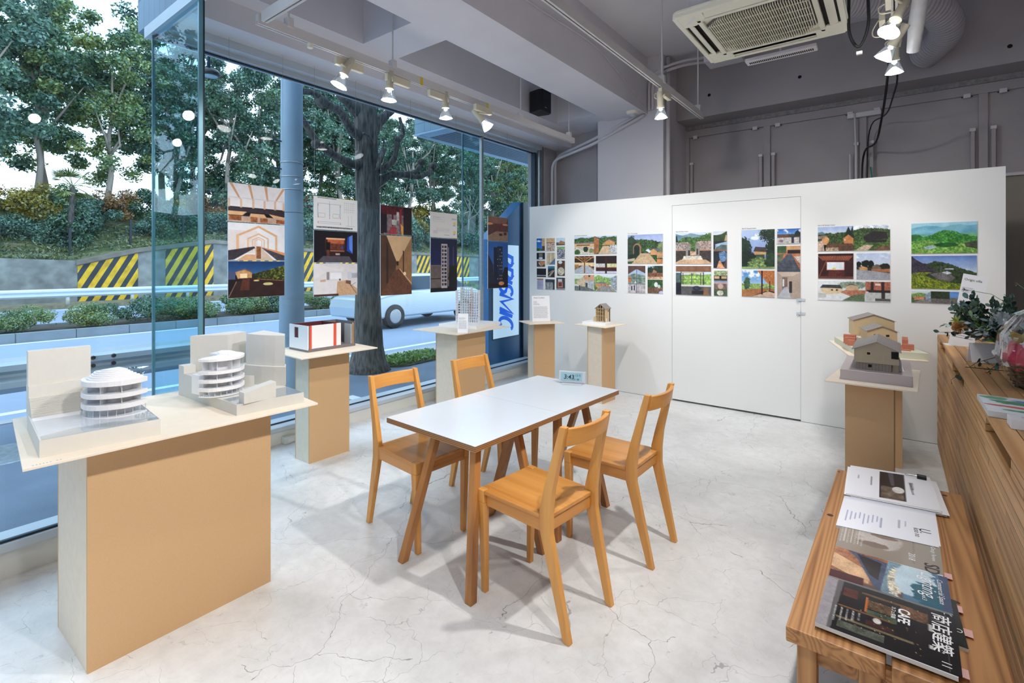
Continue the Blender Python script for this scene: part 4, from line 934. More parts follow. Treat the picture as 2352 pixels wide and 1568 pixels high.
HS = thing('architectural_model', 'small beige gabled house model with glazed front on white base', 'model', (-2.74, 5.3, ZT))
MB().box(-2.915, -2.615, 5.165, 5.47, ZT, .912).build('base_slab', M['card'], HS, world=True)
MB().box(-2.775, -2.657, 5.35, 5.37, .912, 1.07).box(-2.664, -2.657, 5.235, 5.37, .912, 1.07).box(-2.775, -2.768, 5.235, 5.37, .912, 1.07).prism([(-2.775, 1.07), (-2.657, 1.07), (-2.716, 1.118)], 5.362, 5.37, lambda a, b, c: (a, c, b)).build('house_walls', M['kraft'], HS, world=True)
for (xa, za, xb, zb) in ((-2.785, 1.062, -2.716, 1.118), (-2.716, 1.118, -2.647, 1.062)):
    MB().hexa([(xa, 5.225, za + .001), (xb, 5.225, zb + .001), (xb, 5.380, zb + .001), (xa, 5.380, za + .001)], [(xa, 5.225, za + .006), (xb, 5.225, zb + .006), (xb, 5.380, zb + .006), (xa, 5.380, za + .006)]).build('roof_plane', M['tilem'], HS, world=True)
gf = MB()
for x in (-2.775, -2.745, -2.716, -2.687, -2.662): gf.box(x - .002, x + .002, 5.235, 5.240, .912, 1.07 + max(0, .048 - abs(x + 2.716) * .8))
for z in (.985, 1.03, 1.068): gf.box(-2.775, -2.657, 5.235, 5.240, z - .002, z + .002)
gf.hexa([(-2.777, 5.234, 1.066), (-2.716, 5.234, 1.114), (-2.716, 5.241, 1.114), (-2.777, 5.241, 1.066)], [(-2.777, 5.234, 1.072), (-2.716, 5.234, 1.120), (-2.716, 5.241, 1.120), (-2.777, 5.241, 1.072)]).hexa([(-2.716, 5.234, 1.114), (-2.655, 5.234, 1.066), (-2.655, 5.241, 1.066), (-2.716, 5.241, 1.114)], [(-2.716, 5.234, 1.120), (-2.655, 5.234, 1.072), (-2.655, 5.241, 1.072), (-2.716, 5.241, 1.120)])
gf.build('glazing_bars', M['kraft'], HS, world=True)
MB().box(-2.815, -2.775, 5.255, 5.33, .912, .965).build('lean_to', M['kraft'], HS, world=True)
MB().box(-2.657, -2.6555, 5.31, 5.325, 1.03, 1.045).build('window', M['gap'], HS, world=True)
MB().box(-2.657, -2.6550, 5.265, 5.285, .912, .955).build('doorway', M['card'], HS, world=True)

RF = thing('architectural_model', 'gabled house model with stone-print base on the front right plinth', 'model', (-.09, 3.9, ZT))
MB().box(-.263, .084, 3.650, 4.235, ZT, .940).build('base_slab', plain('lilac_grey_card', (196, 184, 184), .6, var=.03), RF, world=True)
MB().box(-.185, -.014, 3.722, 4.13, .940, .985).build('stone_storey', M['stonem'], RF, world=True)
MB().box(-.012, .02, 3.735, 4.13, .940, .985).build('side_storey', M['kraftd'], RF, world=True)
gable(RF, -.196, .022, 3.712, 4.14, .985, 1.064, 1.113, M['kraftd'], M['tilem'], .012, [(-.132, -.115, 1.035, 1.050)], ridge=-.085)
MB().box(-.126, -.108, 3.7205, 3.7218, .958, .975).build('window', M['gap'], RF, world=True)
MB().box(-.014, .020, 3.7095, 3.7115, 1.022, 1.064).build('balcony_opening', M['gap'], RF, world=True)
MB().hexa([(.022, 3.80, .94), (.05, 3.80, .94), (.05, 3.84, .94), (.022, 3.84, .94)], [(.022, 3.90, 1.0), (.026, 3.90, 1.0), (.026, 3.94, 1.0), (.022, 3.94, 1.0)]).build('outside_stair', M['card'], RF, world=True)
RB = thing('architectural_model', 'pair of gabled house models among brick-red terraces on the rear right plinth', 'model', (-.1, 5.1, ZT))
MB().prism([(-.43, 5.36), (-.245, 4.70), (.20, 4.755), (.0, 5.46)], ZT, .928).build('terrain_slab', plain('pale_green_card', (214, 214, 192), .6, var=.03), RB, world=True)
tr_ = MB()
for x0, x1, y0, y1, zt in ((-.335, -.25, 4.96, 5.02, 1.0), (-.32, -.25, 4.90, 4.95, .985), (-.30, -.25, 4.84, 4.89, .972), (.05, .085, 4.9, 5.1, 1.0), (.05, .12, 4.86, 4.9, .97)): tr_.box(x0, x1, y0, y1, .928, zt)
tr_.prism([(-.33, 5.05), (-.24, 4.80), (.10, 4.80), (.05, 5.1)], .928, .934)
tr_.build('brick_terrace', M['brickm'], RB, world=True)
n0 = set(RB.children)
gable(RB, -.207, -.012, 4.90, 5.13, .970, 1.052, 1.092, M['kraft'], M['tilem'], .01, [(-.165, -.143, 1.012, 1.028), (-.085, -.063, 1.012, 1.028)])
gable(RB, -.250, .035, 5.18, 5.38, .975, 1.108, 1.158, M['kraft'], M['tilem'], .01)
pl = MB()
for x in (-.2, -.03): pl.box(x, x + .008, 4.9, 4.91, .93, .970)
for x in (-.24, .02): pl.box(x, x + .008, 5.1, 5.11, .93, .975)
pl.build('stilts', M['kraft'], RB, world=True)
rbm = RB.matrix_basis.inverted() @ Matrix.Translation((-.11, 5.05, 0)) @ Matrix.Rotation(R(13), 4, 'Z') @ Matrix.Translation((.11, -5.05, 0)) @ RB.matrix_basis
for c in RB.children:
    if c not in n0: c.data.transform(rbm)
# ------------------------------------------------------------ printed photographs
SKY, SKYD, CLD = (150, 190, 235), (40, 105, 200), (236, 242, 250)
GR1, GR2, GR3 = (40, 66, 30), (86, 124, 52), (128, 160, 84)
ORG, ORD, TILE = (214, 150, 92), (168, 98, 52), (120, 112, 112)
def pic(w, h, seed): return Pic(w, h, 270, seed)
def paint(n, p):
    a = p
    if n == 'g1a': a.grad((20, 90, 190), (60, 140, 225)).ell(.3, .22, .3, .07, CLD, rag=.8).poly([(0, .75), (.7, .85), (.7, 1), (0, 1)], GR1, .5, 12, GR2).poly([(.65, 0), (1, 0), (1, .62), (.62, .6)], (206, 168, 112), .2).poly([(.68, .62), (1, .62), (1, 1), (.7, .95)], (90, 56, 40), .3)
    elif n == 'g1b': a.rect(0, 0, 1, 1, (14, 26, 48), .4).rect(.3, .1, .72, .62, (120, 120, 96), .5, 20).ell(.5, .82, .25, .14, (210, 220, 230), .3)
    elif n == 'g1c': a.rect(0, 0, 1, 1, (80, 66, 58), .3).poly([(.25, .1), (1, 0), (1, .5), (.55, .95)], (190, 130, 76), .2).poly([(.2, .3), (.35, .35), (.5, .9), (.42, .8)], (190, 214, 230))
    elif n == 'g1d': a.rect(0, 0, 1, 1, (30, 28, 32), .8, 30).rect(0, .78, 1, .86, (190, 196, 206), .6, 40)
    elif n == 'g1e': a.rect(0, 0, 1, 1, (176, 176, 206), .1).rect(0, 0, 1, .12, (160, 92, 50)).lines(.08, .22, .92, .95, 12, (110, 110, 150), .4, .5)
    elif n == 'g1f': a.rect(0, 0, 1, .36, (208, 164, 110), .15, 30).rect(0, .34, 1, .38, (60, 50, 46)).rect(0, .38, 1, 1, (170, 152, 136), .8, 26)
    elif n == 'g1g': a.rect(0, 0, 1, 1, (206, 186, 146), .1).rect(.28, 0, .34, 1, (110, 120, 130)).rect(.62, 0, .66, .9, (110, 120, 130)).rect(.76, 0, .8, .9, (90, 80, 70)).poly([(.3, 1), (1, .45), (1, 1)], (80, 110, 146), .2)
    elif n == 'g1h': a.grad((70, 150, 190), (20, 40, 50), 0, .4).rect(0, .3, 1, 1, (34, 34, 38), .8, 20).line(.1, .95, .7, .4, .1, (190, 160, 130)).line(.3, .9, .9, .4, .08, (210, 200, 186)).line(0, .7, .5, .45, .06, (170, 150, 130))
    elif n == 'g1i': a.rect(0, 0, 1, .3, (50, 56, 70), .6, 20).rect(0, .3, 1, 1, (140, 146, 146), .4, 20).line(.1, .3, .1, .9, .04, (60, 80, 110)).line(.5, .3, .5, .9, .04, (70, 90, 120)).rect(.82, .3, .96, 1, (20, 26, 40), .4)
    elif n == 'g1j': a.grad((170, 205, 225), (200, 220, 230)).rect(0, .62, 1, 1, (100, 70, 54), .5, 20).poly([(.2, .8), (.5, .35), (.95, .55), (1, .85)], (160, 112, 80), .3)
    elif n == 'g1k': a.rect(0, 0, 1, .25, (120, 166, 100), .4).rect(0, .22, 1, 1, (120, 120, 130), 1.2, 14)
    elif n == 'g1l': a.rect(0, 0, 1, 1, (90, 56, 34), .5, 12).ell(.4, .12, .25, .1, (210, 214, 220)).ell(.5, .7, .42, .26, (190, 192, 186), .0).ell(.5, .7, .36, .22, (196, 190, 160), .6, 30)
    elif n == 'g1m': a.rect(0, 0, 1, 1, (62, 60, 60), .4).rect(.2, .12, .66, .34, (180, 204, 214)).rect(.16, .32, .72, .8, (206, 118, 86), .1).rect(.26, .4, .62, .7, (96, 50, 44), .3).rect(0, .86, 1, 1, (140, 140, 140), .4)
    elif n == 'g2a':
        a.grad((180, 205, 235), (215, 228, 240), 0, .3).hill([.14, .05, .10, .04, .12, .06, .05], GR1, GR2, .5, 30, .03).poly([(.62, .1), (.68, .03), (.74, .0), (.8, .1)], (80, 120, 110))
        a.poly([(0, .36), (.48, .30), (.48, .38), (0, .42)], TILE, .3).rect(0, .40, .48, .62, (228, 178, 124), .08).rect(.06, .45, .38, .52, (110, 70, 50), .5, 40).rect(0, .6, .48, 1, (206, 196, 176), .4, 26).ell(.28, .72, .06, .16, (34, 56, 32), .3, rag=.3).ell(.08, .88, .07, .15, (60, 100, 40), .3, rag=.3).ell(.42, .8, .07, .12, (150, 150, 90), .5, rag=.4)
        a.poly([(.48, .04), (.60, .14), (.59, .9), (.48, 1)], (176, 106, 56), .25).poly([(.48, 0), (.62, .12), (.6, .18), (.48, .05)], (110, 84, 60)).poly([(.66, .5), (.78, .22), (.84, .18), (.96, .34), (.95, .52)], ORG, .12).poly([(.64, .48), (.82, .15), (.98, .34), (.96, .38), (.82, .22)], (120, 96, 80)).poly([(.58, 1), (.68, .56), (.82, .56), (.97, 1)], (212, 178, 138), .12).poly([(.83, .9), (.85, .52), (1, .5), (1, 1)], (176, 182, 186), .6, 30)
    elif n == 'g2b':
        a.rect(0, 0, 1, .4, (60, 38, 24), .5, 30).line(0, .02, .45, .36, .04, ORG).line(1, .02, .55, .36, .04, ORG).line(0, .12, 1, .1, .035, (190, 126, 66)).line(.2, 0, .5, .3, .03, (190, 126, 66)).line(.8, 0, .5, .3, .03, (190, 126, 66)).rect(0, .38, 1, .6, (236, 206, 150), .1).rect(0, .5, .22, .82, (170, 120, 76), .6, 36).rect(.24, .55, .46, .75, (120, 66, 44), .3).poly([(.5, .52), (1, .7), (1, 1), (0, 1), (0, .82)], (178, 184, 194), .15).poly([(.76, .52), (1, .72), (1, .82), (.7, .55)], (150, 96, 56)).rect(.49, 0, .55, 1, (150, 96, 52), .2)
    elif n == 'g2c':
        a.rect(0, 0, 1, 1, (70, 28, 24), .3).rect(0, .06, 1, .4, (44, 18, 18), .6, 40).rect(0, .44, .5, .64, (214, 220, 214), .15, 20).rect(.52, .44, 1, .64, (214, 226, 160), .2, 20)
        for i in range(14): a.rect(.03 + i * .072, .44, .04 + i * .072, .66, (140, 70, 50))
        a.rect(0, .64, 1, .68, (160, 84, 60)).rect(0, .82, 1, .86, (40, 14, 14)).rect(0, .86, 1, 1, (206, 206, 228)).rect(.45, 0, .54, 1, (64, 24, 20))
    elif n == 'g2d':
        a.rect(0, 0, 1, 1, (214, 228, 214)).hill([.25, .3, .5], (150, 176, 120), GR3, .3, to=.6).poly([(.05, .42), (.25, .05), (.27, .8), (.08, .66)], (206, 184, 148), .2).poly([(.22, .08), (.46, 0), (.46, .2), (.27, .3)], (90, 96, 104), .3).rect(.26, .3, .5, .85, (130, 130, 140), .5, 20).rect(.24, 0, .48, .36, (218, 160, 120), .15).rect(.34, .02, .38, .14, (60, 60, 66)).rect(.26, .36, .48, .88, (178, 184, 186), .35, 40).rect(.27, .5, .32, .86, (70, 66, 76)).poly([(0, .7), (.26, .74), (.48, .92), (.48, 1), (0, 1)], (110, 116, 112), .4, 30).rect(.12, .66, .14, .96, (30, 40, 70))
        a.grad((200, 226, 240), (226, 238, 220), 0, .3).rect(0, 0, .485, 1, (0, 0, 0)) if False else None
        a.rect(.485, 0, 1, .25, (206, 228, 240)).poly([(.485, .12), (.58, .0), (.68, .12), (1, .2), (1, .5), (.485, .5)], (110, 156, 80), .4, 24, (170, 200, 110)).poly([(.485, .9), (.5, .55), (.56, .5), (.62, .55), (.62, .9)], (206, 150, 96), .2).poly([(.5, .5), (.62, .42), (.74, .46), (.74, .52)], (110, 116, 130)).rect(.62, .5, .82, .7, (186, 130, 100), .6, 30).poly([(.84, .2), (1, 0), (1, .95), (.88, .7)], (150, 160, 172), .4, 20).poly([(.5, 1), (.66, .66), (.86, .66), (1, 1)], (150, 148, 142), .3, 24).poly([(.485, .6), (.56, .8), (.5, 1), (.485, 1)], GR2, .5)
    elif n == 'g3a':
        a.grad((150, 168, 224), (196, 204, 236), 0, .4).hill([.14, .2, .16, .17, .2, .24, .30], (34, 58, 24), (72, 104, 44), .5, 34, .03).ell(.1, .4, .17, .35, (44, 62, 40), .4, 20, rag=.4).ell(.95, .45, .1, .18, (110, 130, 80), .5, rag=.4)
        a.ell(.28, .46, .115, .16, (170, 124, 76)).rect(.165, .45, .395, .68, (160, 116, 72)).ell(.27, .48, .085, .13, (30, 40, 32), .4).rect(.19, .48, .35, .66, (30, 40, 32), .4)
        a.poly([(.52, .54), (.6, .49), (.68, .54), (.64, .64)], (214, 222, 228)).poly([(.6, .5), (.74, .47), (.66, .56)], (80, 90, 106)).poly([(.66, .56), (.74, .5), (.84, .56), (.84, .7), (.66, .7)], ORG, .1).poly([(.7, .5), (.86, .48), (.98, .58), (.84, .58), (.75, .5)], (108, 106, 120)).rect(.84, .6, 1, .8, (190, 140, 90), .4).poly([(0, .7), (.3, .64), (.36, .66), (.2, .82), (0, .86)], (34, 48, 30), .3).poly([(0, .84), (.22, .80), (.2, .9), (0, .92)], (190, 176, 150)).poly([(.38, .64), (.62, .64), (.86, 1), (.12, 1)], (206, 172, 130), .18, 40).rect(.84, .84, 1, 1, (190, 120, 66), .3)
    elif n == 'g3b':
        a.rect(0, 0, 1, 1, (170, 190, 222)).poly([(0, 0), (1, 0), (1, .28), (.5, .12), (0, .32)], (98, 66, 56), .2).poly([(0, .36), (.4, .28), (1, .36), (1, .66), (0, .66)], (100, 130, 110), .4, 20, (140, 160, 150)).poly([(0, .48), (.1, .36), (.2, .48), (.2, .6), (0, .6)], (196, 116, 76)).poly([(.15, .85), (.45, .55), (.75, .85)], (190, 216, 206)).rect(0, .64, 1, 1, (196, 188, 192), .3, 20).rect(.49, .12, .515, 1, (30, 34, 44)).rect(0, .46, 1, .475, (40, 44, 54)).rect(0, .65, 1, .665, (40, 40, 50)).rect(.2, .74, .26, .9, (30, 34, 56)).rect(.34, .72, .4, .9, (36, 34, 50))
        for i in range(12): a.rect(i * .085, .66, i * .085 + .012, 1, (60, 40, 54))
    elif n == 'g3c':
        a.grad((180, 196, 224), (200, 210, 220), 0, .2).ell(.2, .25, .3, .2, (40, 62, 36), .4, rag=.4).ell(.75, .12, .4, .22, (42, 60, 36), .5, rag=.4).poly([(.3, .3), (.4, .14), (.6, .2), (.62, .3)], (176, 120, 80)).rect(0, .26, 1, .42, (128, 82, 58), .5, 24).rect(0, .4, 1, .49, (206, 160, 120), .4, 20).rect(0, .485, 1, .5, (236, 236, 238)).rect(0, .5, 1, .82, (54, 90, 44), .5, 20).rect(0, .78, 1, 1, (120, 86, 64), .5, 20).ell(.56, .68, .12, .09, (220, 224, 228)).ell(.75, .74, .09, .06, (200, 204, 200)).ell(.9, .98, .16, .08, (176, 186, 226))
    elif n == 'g4a':
        a.grad((196, 212, 236), (220, 228, 236), 0, .12).hill([.04, .08, .03, .07, .1, .12], (96, 134, 156), (120, 154, 170), .1, 8, .02, .5).hill([.3, .2, .12, .18, .14, .07, .04], (46, 78, 30), (84, 120, 54), .5, 34, .03, .9).poly([(0, .1), (.04, .1), (.07, .3), (0, .32)], (20, 38, 26))
        a.poly([(0, .3), (.36, .3), (.44, .38), (.38, .55), (0, .57)], (156, 140, 132), .7, 46).poly([(.58, .32), (.64, .28), (1, .28), (1, .56), (.66, .56)], (160, 136, 128), .7, 46).poly([(.36, .32), (.44, .36), (.43, .74), (.3, .74), (.3, .55)], (138, 130, 122), .2).poly([(.56, .36), (.62, .3), (.7, .5), (.68, .74), (.56, .7)], (140, 132, 124), .2).rect(.36, .56, .42, .74, (50, 44, 44)).rect(.6, .52, .64, .7, (50, 44, 44)).rect(0, .57, .3, .95, (62, 52, 44), .4, 30).rect(.68, .56, 1, .95, (62, 52, 46), .4, 30).rect(0, .55, .3, .58, (196, 130, 90)).rect(.68, .55, 1, .58, (196, 130, 90)).rect(.42, .6, .58, .72, (196, 150, 124), .5, 16).poly([(.24, .74), (.72, .74), (.78, .86), (.19, .86)], (214, 200, 184), .25, 30).poly([(.15, .86), (.85, .86), (1, .96), (1, 1), (0, 1), (0, .95)], (206, 164, 126), .2, 20)
    elif n == 'g4b':
        a.rect(0, 0, 1, .24, (134, 88, 62), .2, 8).rect(0, .2, 1, .68, (196, 216, 230)).poly([(0, .34), (.3, .3), (.5, .26), (.75, .3), (1, .28), (1, .68), (0, .68)], (122, 164, 74), .4, 26, (160, 200, 96)).rect(.16, .22, .78, .25, (206, 160, 110)).rect(0, .24, .14, .6, (70, 96, 90), .3)
        for x in (.2, .45, .7): a.rect(x, .25, x + .02, .66, (90, 84, 70))
        for y in (.32, .46, .56): a.rect(.16, y, .78, y + .012, (80, 72, 66))
        a.rect(.14, .2, .165, 1, (30, 30, 36)).rect(.78, .22, .80, .68, (34, 36, 40)).rect(.8, .66, 1, .69, (34, 36, 40)).rect(0, .58, .16, 1, (28, 28, 36), .3).rect(.16, .64, 1, .72, (206, 204, 204)).rect(.16, .7, 1, 1, (88, 84, 84), .3, 20).rect(.46, .84, .8, .96, (40, 34, 34)).poly([(.8, .75), (.9, .74), (.95, 1), (.78, 1)], (140, 100, 66)).ell(.6, .76, .12, .08, (50, 50, 70), .8, 20)
    elif n == 'g4c':
        a.grad((190, 205, 225), (220, 224, 226), 0, .1).poly([(0, .12), (.6, .08), (1, 0), (1, .27), (0, .27)], (48, 70, 36), .4).poly([(.8, .27), (.9, .1), (1, .12), (1, .27)], (190, 160, 116)).rect(0, .265, 1, 1, (30, 32, 40), .5, 10).poly([(.15, .35), (1, .28), (1, .52), (.15, .5)], (150, 180, 206), .2).poly([(.2, .44), (.6, .36), (1, .38), (1, .56), (.2, .5)], (90, 110, 110), .3).poly([(0, .48), (1, .5), (1, .54), (0, .54)], (130, 96, 76)).poly([(.4, .58), (.8, .54), (1, .62), (1, .8), (.5, .84)], (100, 140, 186), .6, 10).poly([(.25, 1), (.42, .8), (.5, .8), (.85, 1)], (222, 146, 96), .3).poly([(.7, .95), (1, .7), (1, 1)], (90, 70, 66))
    elif n == 'g4d': a.rect(0, 0, 1, .22, (150, 166, 120), .5, 24).rect(0, .2, 1, .38, (44, 34, 30)).rect(.05, .23, .42, .33, (206, 166, 116)).rect(.56, .23, .95, .33, (206, 166, 116)).rect(0, .38, 1, .42, (90, 110, 120)).grad((130, 160, 200), (200, 150, 140), .42, .52).rect(0, .52, 1, .74, (120, 98, 84), .4, 10).ell(.5, .62, .2, .1, (190, 160, 140)).rect(0, .74, 1, 1, (70, 90, 60), .4).ell(.48, .88, .24, .1, (200, 200, 176), .3)
    elif n == 'g5a':
        a.grad((176, 200, 236), (120, 146, 214), 0, .8).ell(.4, .22, .13, .05, CLD, rag=.5).ell(.48, .14, .08, .04, CLD, rag=.4).ell(.1, .5, .2, .3, (34, 54, 40), .4, 26, rag=.5).ell(.85, .12, .3, .2, (34, 52, 36), .5, 30, rag=.9).ell(.95, .55, .22, .32, (30, 48, 32), .4, 24, rag=.5).ell(.2, .78, .38, .22, (26, 42, 30), .4, 26, rag=.4).poly([(.36, .56), (.42, .44), (.76, .46), (.74, .58)], (70, 58, 58), .3).poly([(.38, .56), (.74, .58), (.74, .64), (.4, .65)], (206, 158, 92), .1).rect(.45, .64, .7, .76, (60, 80, 60), .6, 20).ell(.6, .9, .4, .18, (88, 122, 60), .5, 30, (150, 170, 100), rag=.5).ell(.9, .82, .2, .2, (40, 60, 36), .5, rag=.4).rect(0, .95, 1, 1, (120, 150, 80), .6)
    elif n == 'g5b':
        a.grad((60, 130, 206), (150, 190, 230), 0, .5).clouds(.55, .55).rect(0, .5, 1, .78, (110, 148, 70), .4, 24, (160, 190, 110)).ell(.17, .5, .1, .25, (60, 90, 60), .5, rag=.7).poly([(.48, 0), (1, 0), (1, .55), (.8, .5)], (190, 110, 56), .3, 40).poly([(0, .74), (.8, .66), (1, .7), (1, .8), (.8, .74), (.3, 1), (0, 1)], (170, 108, 62), .15).poly([(.3, 1), (.8, .78), (1, .84), (1, 1)], (206, 166, 140), .15).rect(.6, 0, .645, .9, (70, 28, 28)).rect(.84, .4, .87, .78, (84, 32, 30))
    elif n == 'g5c': a.grad((40, 96, 190), (100, 156, 226), 0, .4).clouds(.45, .4).rect(0, .36, 1, .62, (60, 62, 50), .4, 16).poly([(0, .4), (.5, .36), (.52, .56), (0, .6)], (104, 70, 56), .3).poly([(.75, .3), (.86, .12), (1, .3), (1, .5), (.75, .5)], (30, 44, 36)).rect(0, .58, 1, 1, (186, 182, 176), .3, 16).rect(.62, .5, .72, .95, (50, 50, 66), .4).rect(.95, .6, 1, .95, (40, 36, 44)).ell(.18, .8, .09, .08, (130, 96, 120))
    elif n == 'g5d':
        a.rect(0, 0, 1, .5, (190, 110, 70), .4, 26).rect(0, 0, .4, .14, (60, 90, 56), .4).rect(.4, 0, 1, .1, (206, 150, 96), .1).rect(.45, .08, 1, .15, (40, 30, 34)).poly([(0, .18), (.3, .14), (.2, .3), (0, .36)], (90, 100, 70), .4).poly([(.44, .16), (.62, .16), (1, .48), (1, .5), (0, .5), (0, .38)], (78, 84, 98), .3, 30)
        for i in range(9): a.rect(0, .3 + i * .022, 1, .305 + i * .022, (40, 44, 54))
        a.poly([(.7, .2), (1, .2), (1, .36)], (206, 190, 178), .5).rect(0, .5, 1, 1, (176, 154, 136), .1, 6).poly([(.0, .5), (1, .5), (.66, .58), (.2, .58)], (200, 178, 160)).rect(.22, .6, .45, .86, (120, 96, 82), .2).rect(.24, .64, .3, .78, (216, 226, 236)).rect(.52, .68, .64, .9, (52, 46, 50)).poly([(0, 1), (.3, .8), (.45, .78), (.6, 1)], (176, 178, 184), .1)
    elif n == 'g6a':
        a.grad((160, 184, 230), (206, 216, 236), 0, .35).poly([(.51, 0), (1, 0), (1, .3), (.51, .2)], (190, 202, 220), .3, 10, (240, 242, 246)).hill([.3, .26, .28, .24, .2, .1, .12, .14, .2], (38, 58, 28), (74, 100, 48), .5, 34, .03, .75).poly([(0, .24), (.07, .2), (.12, .3), (0, .32)], (100, 130, 140)).poly([(0, .38), (.13, .36), (.16, .46), (0, .5)], (140, 118, 106), .3).poly([(.06, .5), (.13, .4), (.17, .5), (.15, .75), (.07, .72)], ORG, .1).poly([(.38, .4), (.44, .02), (.47, .2), (.5, 0), (.52, .5)], (28, 46, 26), .4).poly([(.365, .5), (.44, .34), (.51, .5), (.51, .78), (.38, .7)], (196, 124, 66), .12).rect(.385, .52, .4, .58, (230, 230, 230)).poly([(0, .6), (.08, .56), (.1, 1), (0, 1)], (190, 160, 140), .4).poly([(.14, .68), (.5, .7), (.51, 1), (.1, 1)], (96, 62, 44), .4, 26).rect(.12, .85, .3, 1, (176, 150, 120), .6, 20).poly([(.51, .62), (1, .5), (1, 1), (.51, 1)], (84, 120, 50), .5, 26, (60, 84, 40)).poly([(.64, .46), (.78, .24), (.95, .28), (.97, .55), (.66, .6)], (40, 34, 38), .3, 30).rect(.68, .58, .95, .68, (34, 34, 36), .8, 40).poly([(.52, 1), (.66, .76), (.78, .78), (.7, 1)], (186, 164, 136), .4, 40).poly([(.74, 1), (.86, .84), (1, .8), (1, 1)], (110, 76, 54), .4)
    elif n == 'g6b':
        a.rect(0, 0, 1, 1, (60, 24, 22), .3)
        for i in range(20): a.poly([(i * .05, .1), (i * .05 + .028, .1), (.15 + i * .036 + .016, .28), (.15 + i * .036, .28)], (196, 104, 66))
        a.rect(0, .04, 1, .08, (40, 18, 18)).rect(.25, .33, .75, .66, (206, 110, 90)).rect(.265, .35, .735, .635, (218, 226, 232), .05).ell(.46, .6, .05, .05, (216, 206, 96)).line(.02, .95, .25, .28, .02, (150, 80, 50)).rect(.3, .68, .75, .9, (92, 36, 30), .4, 30).rect(0, .9, 1, 1, (110, 56, 46), .2)
    elif n == 'g6c': a.grad((176, 196, 232), (206, 216, 230), 0, .5).clouds(.2, .6).rect(0, .5, 1, .7, (60, 56, 46), .4).ell(.08, .42, .08, .1, (20, 30, 22), .3, rag=.3).ell(.28, .4, .13, .13, (22, 32, 24), .3, rag=.4).ell(.44, .42, .09, .13, (20, 28, 22), .3, rag=.3).poly([(.08, .55), (.2, .5), (.34, .56), (.34, .66), (.1, .64)], ORG, .15).poly([(.48, .5), (.6, .42), (.8, .48), (.8, .62), (.48, .62)], (112, 96, 88), .2).poly([(.46, .6), (1, .6), (1, .74), (.46, .68)], (176, 108, 60), .2).ell(.85, .5, .16, .1, (28, 34, 26), .4, rag=.5).poly([(0, .62), (.5, .68), (1, .76), (1, 1), (0, 1)], (158, 160, 168), .15, 40)
    elif n == 'g6d':
        a.rect(0, 0, 1, 1, (216, 220, 222), .05).ell(.5, .2, .2, .18, (130, 146, 126), .4, rag=.4).poly([(.03, .36), (.07, .2), (.32, .2), (.36, .4), (.12, .4)], (60, 62, 66), .2).poly([(.04, .36), (.12, .36), (.36, .38), (.35, .62), (.12, .7), (.05, .55)], (220, 194, 156), .06).rect(.19, .42, .22, .5, (80, 50, 40)).rect(.26, .42, .29, .5, (80, 50, 40)).poly([(.4, .26), (.47, .15), (.57, .24), (.58, .46), (.4, .42)], (200, 168, 130), .06).poly([(.39, .28), (.47, .13), (.58, .24), (.47, .18)], (70, 66, 70)).poly([(.32, .56), (.4, .44), (.68, .44), (.66, .7), (.56, .9)], (186, 116, 88), .3, 24).poly([(.34, 1), (.5, .7), (.66, .62), (.66, 1)], (96, 118, 84), .4, 30).poly([(0, .62), (.12, .64), (.12, .85), (0, .9)], (190, 190, 184)).rect(.67, 0, 1, .5, (176, 100, 76), .4, 16).rect(.74, 0, .78, .5, (60, 40, 40)).rect(.88, 0, .92, .5, (60, 40, 40)).rect(.8, .1, .87, .2, (230, 214, 206)).poly([(.68, .42), (1, .42), (1, .54), (.72, .54)], (50, 40, 40), .5, 30).rect(.67, .54, 1, 1, (196, 198, 196), .1).rect(.88, .54, .93, .85, (60, 50, 52)).rect(.8, .82, 1, .95, (90, 84, 82))
    elif n == 'g7a':
        a.grad((150, 206, 226), (140, 200, 214), 0, .4).hill([.16, .13, .09, .11, .16, .1, .08, .12, .1], (96, 164, 196), (116, 184, 206), .05, 6, .01, .6).hill([.34, .36, .44, .38, .4, .36, .32], (96, 176, 150), (110, 186, 140), .1, 12, .02).ell(.06, .52, .13, .14, (40, 110, 50), .3, rag=.2).hill([.62, .5, .46, .38, .28, .25, .30, .38, .44, .48], (30, 108, 36), (78, 158, 60), .4, 36, .02).poly([(0, .6), (.3, .56), (.5, .7), (1, .6), (1, 1), (0, 1)], (80, 150, 50), .5, 26, (140, 176, 80)).poly([(.2, .78), (.34, .72), (.4, .8), (.3, .86), (.22, .84)], (150, 170, 180), .4).ell(.55, .72, .18, .07, (26, 90, 34), .4, rag=.4).poly([(.8, .66), (1, .6), (1, .86), (.84, .8)], (70, 80, 56), .4)
    elif n == 'g7b':
